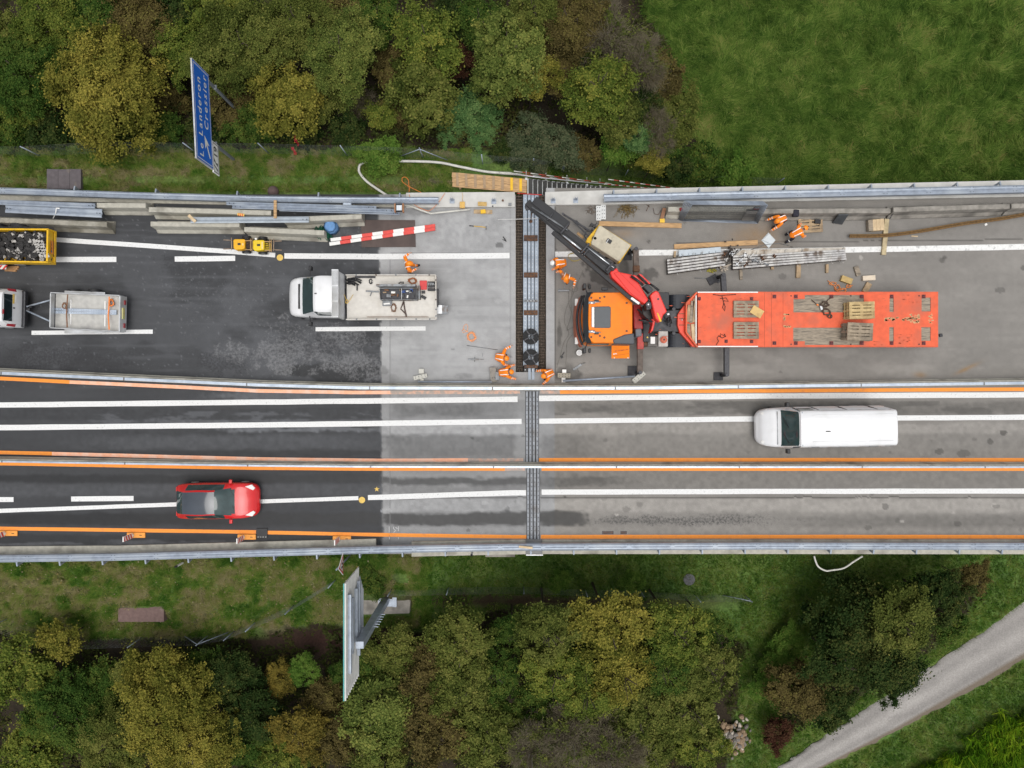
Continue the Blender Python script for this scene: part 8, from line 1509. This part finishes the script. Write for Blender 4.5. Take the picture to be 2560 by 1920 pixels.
N_ = [
 (250, 225, 165, 'yellow', 3.2, 'broad golden yellow tree left of the blue motorway sign'), (45, 190, 120, 'green', 2.2, 'dark green tree at the left edge beside the golden tree'), (110, 55, 120, 'ygreen', 1.8, 'yellowish green tree in the upper left corner'), (-20, 110, 90, 'olive', .6, 'olive tree cut off by the left edge, upper part'), (30, 250, 80, 'ygreen', 1.0, 'yellow green tree between the edge and the golden tree'), (10, 330, 70, 'green', .0, 'low green tree at the left edge above the fence'),
 (330, 60, 130, 'brown', 1.2, 'brownish olive tree above the golden yellow tree'), (225, 20, 80, 'green', 1.0, 'green tree at the top edge, second from the left corner'), (445, 130, 85, 'ygreen', 1.0, 'yellow green tree just above the sign top'), (430, 20, 90, 'dark', .6, 'dark tree at the top edge above the sign'), (405, 255, 60, 'brown', -.6, 'small brownish tree pressed against the sign face'),
 (590, 110, 135, 'olive', 3.0, 'tall olive tree right of the blue sign top'), (560, 270, 80, 'brown', .4, 'brown tinged tree behind the sign post'), (545, 20, 85, 'ygreen', 1.6, 'yellow green tree at the top edge right of the sign'), (735, 55, 115, 'olive', 2.6, 'olive tree at the top edge, fourth of the ridge'), (845, 130, 115, 'lime', 2.8, 'dense yellow green tree left of the wood middle'),
 (705, 235, 110, 'yellow', 2.4, 'yellow green tree with golden tips above the fence'), (640, 330, 70, 'green', -.4, 'green shrub tree above the red leaved stalk'), (830, 50, 90, 'brown', 1.6, 'brownish tree between two olive trees at the top edge'), (790, 250, 70, 'olive', .8, 'small olive tree filling between two larger trees'), (930, 30, 80, 'green', 1.2, 'green tree at the top edge above the wood middle'),
 (1065, 105, 100, 'ygreen', 2.2, 'rounded yellow green tree in the wood middle'), (1050, 220, 110, 'olive', 1.8, 'olive brown tree right of the dark hollow'), (1120, 150, 65, 'red', .6, 'reddish brown tree between two green ones'), (1010, 275, 65, 'brown', .2, 'brown tree at the lower side of the olive brown one'), (980, 170, 60, 'brown', .6, 'dull brown tree left of the rounded tree'), (1150, 30, 80, 'dark', .6, 'dark tree at the top edge behind the pale green one'),
 (1270, 130, 110, 'lime', 3.0, 'pale yellow green tree with the brightest round crown'), (1240, 200, 70, 'lime', 1.6, 'green tree at the lower left of the brightest crown'), (1330, 190, 65, 'yellow', 1.8, 'yellow tree at the lower right of the brightest crown'), (1200, 60, 70, 'green', 1.2, 'green tree above the brightest crown'), (1170, 285, 72, 'teal', .6, 'feathery bluish green tree above the wooden platform'), (1205, 330, 56, 'teal', -.2, 'second feathery bluish green tree, lower right of the first'),
 (1130, 330, 50, 'teal', -.4, 'third feathery bluish green tree beside the steel brace'), (1430, 60, 110, 'brown', 1.4, 'brown olive tree at the top edge beside the grey bare tree'), (1400, 180, 60, 'brown', .4, 'thin brown tree between bright crown and olive crown'), (1495, 225, 95, 'ygreen', 1.6, 'yellow olive tree with a rounded crown near the meadow'), (1540, 290, 75, 'olive', .4, 'olive tree below the rounded crown near the meadow'), (1330, 30, 80, 'olive', 1.6, 'olive tree at the top edge right of the wood middle'),
 (1455, 165, 60, 'dark', 0, 'dark tree behind the rounded crown near the meadow'), (1590, 260, 70, 'dark', -.6, 'dark green tree bordering the meadow, middle'), (1650, 200, 75, 'brown', -1.6, 'dull brown bush tree merging into the meadow grass'), (1690, 300, 80, 'olive', -1.6, 'dark olive bush tree at the meadow edge'), (1620, 360, 70, 'green', -2.0, 'green bush tree at the meadow edge above the stair'),
]
for px, py, r, k, zt_, lb in N_: tree('tree', lb, 'tree', px, py-8, r, k, zt_, GN)
for px, py, r, lb, b in ((1520, 100, 105, 'grey almost bare tree at the top right of the wood', 1), (1600, 150, 70, 'smaller grey bare tree leaning out over the meadow', 1), (1640, 330, 60, 'grey brown bare thicket at the meadow edge', 2), (880, 250, 60, 'bare pale branched tree in the dark hollow of the wood', 1)): tree('tree', lb, 'tree', px, py, r, 'grey', .8 if py < 200 else -.6, GN, bare=b)
S_ = [
 (40, 1700, 95, 'ygreen', 1.0, 'yellow green tree at the left edge of the southern wood'), (150, 1790, 115, 'green', 1.6, 'dark green tree left of the big golden olive tree'), (70, 1885, 100, 'ygreen', 1.2, 'yellow green tree in the lower left corner'), (225, 1730, 90, 'green', .4, 'green tree just below the curving fence'), (400, 1772, 150, 'yellow', 2.4, 'big golden olive tree in the southern wood'), (270, 1870, 110, 'olive', 1.6, 'olive tree at the bottom edge, second from left corner'),
 (480, 1870, 115, 'yellow', 2.0, 'golden tree at the bottom edge below the big golden one'), (555, 1700, 80, 'dark', .6, 'dark green tree right of the big golden olive tree'), (520, 1675, 55, 'green', -.2, 'small green tree below the braced fence post'), (330, 1700, 70, 'olive', .6, 'olive tree at the upper side of the big golden one'), (620, 1800, 85, 'dark', .8, 'dark green tree left of the orange yellow one'), (595, 1895, 75, 'green', .8, 'green tree at the bottom edge left of the orange yellow one'),
 (700, 1700, 46, 'orange', -.4, 'narrow orange brown tree left of the large sign'), (758, 1680, 44, 'bright', -.2, 'narrow green tree between orange one and large sign'), (745, 1840, 80, 'orange', 1.0, 'orange yellow tree at the bottom left of the large sign'), (700, 1900, 70, 'ygreen', .8, 'yellow green tree at the bottom edge below the orange yellow one'), (815, 1750, 62, 'brown', -.2, 'brown tree at the lower end of the large sign'), (850, 1850, 75, 'brown', .6, 'brown tree at the bottom edge below the large sign'),
 (935, 1800, 105, 'lime', 2.0, 'bright olive green tree right of the large sign end'), (930, 1680, 70, 'green', .4, 'green tree right behind the large sign'), (985, 1640, 80, 'olive', 1.0, 'olive tree below the sign foundation'), (1060, 1700, 85, 'brown', 1.4, 'brownish tree in the middle of the southern wood'), (1150, 1620, 95, 'olive', 2.0, 'olive tree under the overgrown fence'), (950, 1900, 85, 'olive', 1.4, 'olive tree at the bottom edge right of the large sign'),
 (1150, 1740, 95, 'olive', 1.8, 'dull olive tree in the middle of the southern wood'), (1240, 1690, 70, 'green', .8, 'green tree in the middle gap of the southern wood'), (1080, 1850, 105, 'brown', 1.6, 'brown olive tree at the bottom edge, middle left'), (1225, 1850, 105, 'olive', 1.6, 'olive tree at the bottom edge, middle'), (1370, 1590, 90, 'olive', 2.6, 'rounded olive tree left of the bright yellow one'), (1390, 1690, 85, 'ygreen', 2.0, 'yellow green tree below the rounded olive one'),
 (1530, 1580, 105, 'yellow', 3.0, 'bright yellow tree at the upper side of the southern wood'), (1560, 1690, 85, 'yellow', 2.4, 'yellow tree directly below the bright yellow one'), (1470, 1740, 80, 'ygreen', 1.8, 'yellow green tree lower left of the bright yellow one'), (1700, 1590, 95, 'ygreen', 2.4, 'yellow green tree right of the bright yellow one'), (1665, 1680, 70, 'green', 1.8, 'small round dark green tree right of the yellow ones'), (1775, 1680, 85, 'olive', 1.8, 'olive tree at the right border of the southern wood'),
 (1790, 1590, 60, 'green', .4, 'green tree at the upper right border of the southern wood'), (1720, 1780, 95, 'olive', 1.6, 'olive tree at the lower right border of the southern wood'), (1600, 1790, 90, 'olive', 1.4, 'olive tree between yellow trees and bare ones'), (1750, 1870, 75, 'ygreen', .4, 'yellow green tree left of the stone heap'), (1620, 1880, 90, 'olive', .8, 'olive tree at the bottom edge left of the stone heap'), (1330, 1780, 80, 'green', .6, 'green tree behind the bare grey ones'),
 (1280, 1590, 60, 'green', .2, 'small green tree between two olive ones under the fence'), (850, 1700, 40, 'green', -.6, 'small green tree hidden right behind the sign boards'), (1460, 1660, 60, 'dark', .6, 'dark tree in the gap left of the yellow trees'), (1620, 1620, 55, 'dark', .6, 'dark tree in the gap right of the bright yellow tree'),
]
for px, py, r, k, zt_, lb in S_: tree('tree', lb, 'tree', px, py, r, k, zt_, GS)
for px, py, r, lb, b in ((1430, 1850, 95, 'bare grey brown tree at the bottom edge, left of two', 2), (1520, 1890, 90, 'bare grey brown tree at the bottom edge, right of two', 1), (1330, 1885, 70, 'bare brown tree at the bottom edge left of the grey ones', 2)): tree('tree', lb, 'tree', px, py, r, 'grey', 2.0, GS, bare=b)
G3 = 'bushes beside the country path'
for px, py, r, k, zt_, lb in ((2195, 1600, 165, 'dark', -.4, 'large round dark olive bush beside the country path'), (2262, 1560, 92, 'olive', .2, 'yellow green bush on top of the large round one'), (2110, 1660, 90, 'dark', -1.2, 'dark green bush at the lower left of the large round one'), (2240, 1690, 75, 'dark', -1.8, 'dark bush overhanging the country path'), (2360, 1500, 85, 'dark', -1.4, 'dark bluish bush upper right of the large round one'),
                              (2440, 1452, 45, 'brown', -2.6, 'small brown bush at the upper right end of the row'), (2000, 1730, 80, 'brown', -2.2, 'brown leaved bush at the lower left of the row'), (1950, 1838, 44, 'red', -4.0, 'small dark red bush near the stone heap'), (2080, 1780, 60, 'dark', -3.0, 'dark low bush by the path, left end'), (2390, 1570, 45, 'green', -3.2, 'green low bush by the path below the dark bluish one')): tree('bush', lb, 'bush', px, py, r, k, zt_, G3)
for px, py, r, lb in ((1972, 1612, 44, 'low bright green plant between the wood and the path bushes, upper'), (1935, 1668, 40, 'low bright green plant between the wood and the path bushes, lower'), (1905, 1720, 30, 'low bright green plant beside the brown leaved bush')): tree('bush', lb, 'bush', px, py, r, 'bright', -4.5, G3, .5)
G4 = 'shrubs along the northern fence'
for px, py, r, k, zt_, lb in ((955, 385, 52, 'bright', .9, 'bright green shrub growing through the northern fence'), (915, 380, 32, 'bright', .7, 'small bright green shrub at the hose bend'), (870, 330, 50, 'dark', -.4, 'dark shrub above the bright green one'), (955, 285, 40, 'ygreen', .2, 'light green upright shrub in the dark hollow'), (760, 335, 50, 'dark', -.4, 'dark shrub behind the northern fence, middle'), (520, 350, 50, 'dark', -.4, 'dark shrub right of the sign lower end'), (300, 345, 60, 'dark', -.6, 'dark shrub under the golden yellow tree'), (420, 335, 45, 'green', -.4, 'green shrub left of the sign lower end'), (150, 340, 60, 'dark', -.6, 'dark shrub under the golden tree, left side'),
                              (1330, 330, 60, 'sage', -.4, 'greyish shrub above the stair, left'), (1400, 360, 58, 'sage', -.6, 'greyish shrub above the stair, middle'), (1290, 385, 45, 'sage', -.5, 'greyish shrub touching the stair railing'), (1340, 410, 34, 'sage', -1.2, 'small greyish shrub beside the stair railing'), (1465, 385, 45, 'brown', -1.2, 'brownish shrub above the stair, right'), (1545, 365, 48, 'bright', -1.0, 'fresh green shrub right of the stair'), (1595, 345, 38, 'teal', -.6, 'bluish green shrub behind the fresh green one'), (1640, 400, 36, 'yellow', -1.2, 'rounded yellow shrub right of the stair'), (1690, 410, 50, 'dark', -2.4, 'dark shrub between yellow shrub and meadow'), (1760, 400, 55, 'green', -3.4, 'green shrub by the bridge edge, left'), (1850, 425, 50, 'bright', -4.2, 'low bright green shrub against the bridge edge'), (1250, 390, 30, 'dark', -.4, 'dark shrub left of the stair top'),
                              (140, 1607, 50, 'yellow', .2, 'yellow leaved shrub growing through the curving fence'), (935, 1440, 40, 'green', -1.0, 'green shrub on the slope beside the large sign'), (1400, 1455, 28, 'bright', -3.6, 'low green plant in front of the overgrown fence'), (1585, 1455, 30, 'bright', -3.8, 'low bright plant on the slope near the round cover')): tree('bush', lb, 'bush', px, py, r, k, zt_, G4)
# red stalks by the fence
for x, y, h_, lb in (((380), 1270, .8, 'bright red leaved stalk by the northern fence'), (352, 1340, .5, 'small red leaved stalk below the taller one')):
    rn = random.Random(x); c = gpt('T2', x, y); m = MB()
    for i in range(44): t = rn.random(); p = c+V(rn.uniform(-.07, .07), rn.uniform(-.08, .08)+.15*t, .2+h_*t); a = rn.uniform(0, 6); u = V(math.cos(a), math.sin(a), .3)*.04; v = V(-math.sin(a), math.cos(a), .2)*.018; m.quad(p-u, p-v, p+u, p+v)
    simple('red_stalk', lb, 'plant', m, M_('crimson_leaves', (.42, .02, .03), .7))
# undergrowth filling the wood floor, as one mass
def blades(P, n_dir, l, w, lean, tint, name, m, kind='stuff', lab=None):
    N = len(P); d = np.stack([np.cos(n_dir), np.sin(n_dir), np.zeros(N)], 1); s = np.stack([-d[:, 1], d[:, 0], np.zeros(N)], 1); up = np.array([0, 0, 1.])
    v = np.stack([P-s*w[:, None], P+s*w[:, None], P+d*(l*np.sin(lean))[:, None]+up*(l*np.cos(lean))[:, None]], 1)
    o = link_mesh(name, npmesh(name, v.reshape(-1, 3), np.arange(N*3).reshape(-1, 3), {'tint': ('FLOAT', 'FACE', np.clip(tint, 0, 1))}, m)); tag(o, lab, kind=kind); return o
g = np.random.default_rng(77)
def scatter(n, x0, x1, y0, y1): return g.uniform(x0, x1, n), g.uniform(y0, y1, n)
def to3(X, Y): Z = gz(X, Y)+(fbm(X/45, Y/45, 3)-.5)*.25; K = (H-Z)/H/PX; return np.stack([(X-1280)*K, (960-Y)*K, Z], 1)
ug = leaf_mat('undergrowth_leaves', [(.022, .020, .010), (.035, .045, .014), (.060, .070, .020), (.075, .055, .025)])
X = []; Y = []
for n, b in ((46000, (-40, 1800, -60, 430)), (56000, (-40, 1900, 1490, 1960)), (20000, (1880, 2500, 1420, 1900))):
    x, y = scatter(n, *b); a_, b_, c_ = in_forest(x, y); k = (a_ | b_ | c_) & ((fbm(x/40, y/40, 91) > .36) | c_); X.append(x[k]); Y.append(y[k])
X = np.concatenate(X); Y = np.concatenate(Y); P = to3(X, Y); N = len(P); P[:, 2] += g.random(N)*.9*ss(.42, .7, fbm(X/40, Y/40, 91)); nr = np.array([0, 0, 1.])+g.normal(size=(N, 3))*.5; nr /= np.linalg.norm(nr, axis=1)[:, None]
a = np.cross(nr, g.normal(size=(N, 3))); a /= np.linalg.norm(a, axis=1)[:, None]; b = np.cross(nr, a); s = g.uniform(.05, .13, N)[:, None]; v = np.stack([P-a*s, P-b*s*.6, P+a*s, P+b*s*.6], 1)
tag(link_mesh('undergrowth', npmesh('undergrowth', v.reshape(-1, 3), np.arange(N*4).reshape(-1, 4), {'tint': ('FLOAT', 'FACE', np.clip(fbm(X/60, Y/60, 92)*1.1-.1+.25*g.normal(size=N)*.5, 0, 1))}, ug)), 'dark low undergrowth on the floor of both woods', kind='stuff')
# grass
gm = leaf_mat('meadow_blades', [(.042, .090, .018), (.105, .188, .032), (.190, .280, .056), (.29, .34, .095), (.34, .26, .10)], .3)
gv = leaf_mat('verge_blades', [(.036, .095, .014), (.088, .175, .026), (.160, .225, .042), (.24, .24, .08), (.30, .26, .14)], .3)
gc = leaf_mat('tall_crop_blades', [(.03, .09, .006), (.10, .22, .012), (.21, .33, .018), (.36, .42, .035)], .35)
x, y = scatter(430000, 1330, 2700, -120, 478); a_, b_, c_ = in_forest(x, y); k = (~a_) & (x > 1560) & ((y < 452) | (x > 1700)); x, y = x[k], y[k]
fl = fbm(x/34, y/34, 201)*14+fbm(x/110, y/110, 202)*7; dry = ss(.52, .72, fbm(x/90, y/70, 203))*ss(1900, 1600, x+(400-y)*.6)+ss(.60, .74, fbm(x/55, y/40, 204))*.6
T_ = len(x)//16; tx, ty = x[:T_], y[:T_]; own = g.integers(0, T_, len(x)); N = len(x); jx, jy = g.normal(size=N)*5, g.normal(size=N)*5; x = tx[own]+jx; y = ty[own]+jy
P = to3(x, y); tdir = fl[:T_]+g.normal(size=T_)*.5; tt_ = fbm(tx/26, ty/26, 206)*.5+.02+.16*g.normal(size=T_)+.42*np.clip(dry[:T_], 0, 1)+.12*(fbm(tx/150, ty/150, 207)-.5); th = (.24+.28*fbm(tx/20, ty/20, 205))*g.uniform(.6, 1.4, T_)
P[:, 2] += .12*g.random(N)*th[own]
blades(P, tdir[own]+g.normal(size=N)*.45, th[own]*(.6+.7*g.random(N)), .010+.016*g.random(N), .7+.6*g.random(N), tt_[own]+.13*g.normal(size=N), 'meadow_grass', gm, lab='long lush meadow grass beside the bridge')
X = []; Y = []
for n, bx in ((126000, (-130, 1420, 330, 500)), (160000, (-130, 1080, 1372, 1640)), (195000, (1000, 2700, 1384, 2040))):
    x, y = scatter(n, *bx); X.append(x); Y.append(y)
x = np.concatenate(X); y = np.concatenate(Y); a_, b_, c_ = in_forest(x, y); pd = path_dist(x, y); k = ~(a_ | b_ | c_)
tt = np.linspace(0, 4, 200); xl, yl, xr, yr = path_edges(tt); yl_x = np.interp(x, xl, yl); yr_x = np.interp(x, xr, yr); onp = (y > yl_x-4) & (y < yr_x+4) & (x > 1690); k &= ~onp
bare = lambda x, y: ((np.abs(y-1600) < 34+(fbm(x/30, y/30, 95)-.5)*30) & (x > 640) & (x < 880)) | ((np.abs(y-1506-(x-1450)*.02) < 14+(fbm(x/24, y/24, 96)-.5)*34) & (x > 1180) & (x < 1850))
covers = [(117, 202, 423, 472), (296, 410, 1514, 1554), (900, 1030, 1482, 1540), (980, 1022, 1432, 1458), (1130, 1330, 425, 482)]
for c0, c1, r0, r1 in covers: k &= ~((x > c0) & (x < c1) & (y > r0) & (y < r1))
k &= ~((y > 478) & (y < 500)) & ~((x > 1180) & (y < 484) & (y > 300) & (x < 1330)) & ~(bare(x, y)); x, y = x[k], y[k]; N = len(x); P = to3(x, y)
P[:, 2] = np.where((y > 440) & (y < 1395) & (x < 1400), np.minimum(P[:, 2], -.42), P[:, 2])
south_dry = ((y > 1380) & (y < 1640) & (x < 1050))*ss(.36, .58, fbm(x/40, y/26, 21))*.45; north_dry = (y < 600)*ss(.45, .68, fbm(x/50, y/24, 210))*.42
right_g = (x > 1800)*(y > 1380)*(.03); tall = ((x > 1850) & (y > 1450))*.08
blades(P, fbm(x/22, y/22, 211)*16+g.normal(size=N)*.8, (.10+.20*fbm(x/14, y/14, 212)+tall)*(.6+.7*g.random(N)), .010+.012*g.random(N), .5+.7*g.random(N), fbm(x/18, y/18, 213)*.9-.16+.12*g.normal(size=N)+south_dry+north_dry+right_g+.16*((y < 600) & (x < 1320)), 'verge_grass', gv, lab='short patchy grass on the verges and slopes')
# tall bright crop in the corner
x, y = scatter(46000, 2180, 2720, 1640, 2040); dd = (x-2230)*.5+(y-1930)*.86 ; edge = 78+(fbm(x/40, y/40, 221)-.5)*60; k = ((x-2560)*.53+(y-1760)*.85 > -8+(fbm(x/30, y/30, 221)-.5)*70); k &= np.sin(((x-2560)*.53+(y-1760)*.85)/4.6+fbm(x/60, y/60, 224)*5) > -.25; x, y = x[k], y[k]; N = len(x); P = to3(x, y); P[:, 2] += g.random(N)*.8
blades(P, 2.2+fbm(x/30, y/30, 222)*3+g.normal(size=N)*.7, .35+.5*g.random(N), .018+.018*g.random(N), .5+.7*g.random(N), fbm(x/22, y/22, 223)*1.3-.25+.15*g.normal(size=N), 'tall_crop', gc, lab='tall bright yellow green crop in the lower right corner')
# fallen leaves and pale specks on the verges
x, y = scatter(420, -20, 1000, 1400, 1600); a_, b_, c_ = in_forest(x, y); k = ~b_; x, y = x[k], y[k]; P = to3(x, y)+np.array([0, 0, .16]); N = len(P); a = g.uniform(0, 6.28, N); s = g.uniform(.015, .055, N)[:, None]; u = np.stack([np.cos(a), np.sin(a), g.uniform(-.3, .3, N)], 1)*s; w_ = np.stack([-np.sin(a), np.cos(a), g.uniform(-.3, .3, N)], 1)*s*.6
tag(link_mesh('fallen_leaves', npmesh('fallen_leaves', np.stack([P-u, P-w_, P+u, P+w_], 1).reshape(-1, 3), np.arange(N*4).reshape(-1, 4), {'tint': ('FLOAT', 'FACE', g.random(N))}, leaf_mat('dry_leaf_litter', [(.25, .19, .11), (.36, .30, .2), (.30, .22, .06)]))), 'pale fallen leaves and litter on the southern verge', kind='stuff')
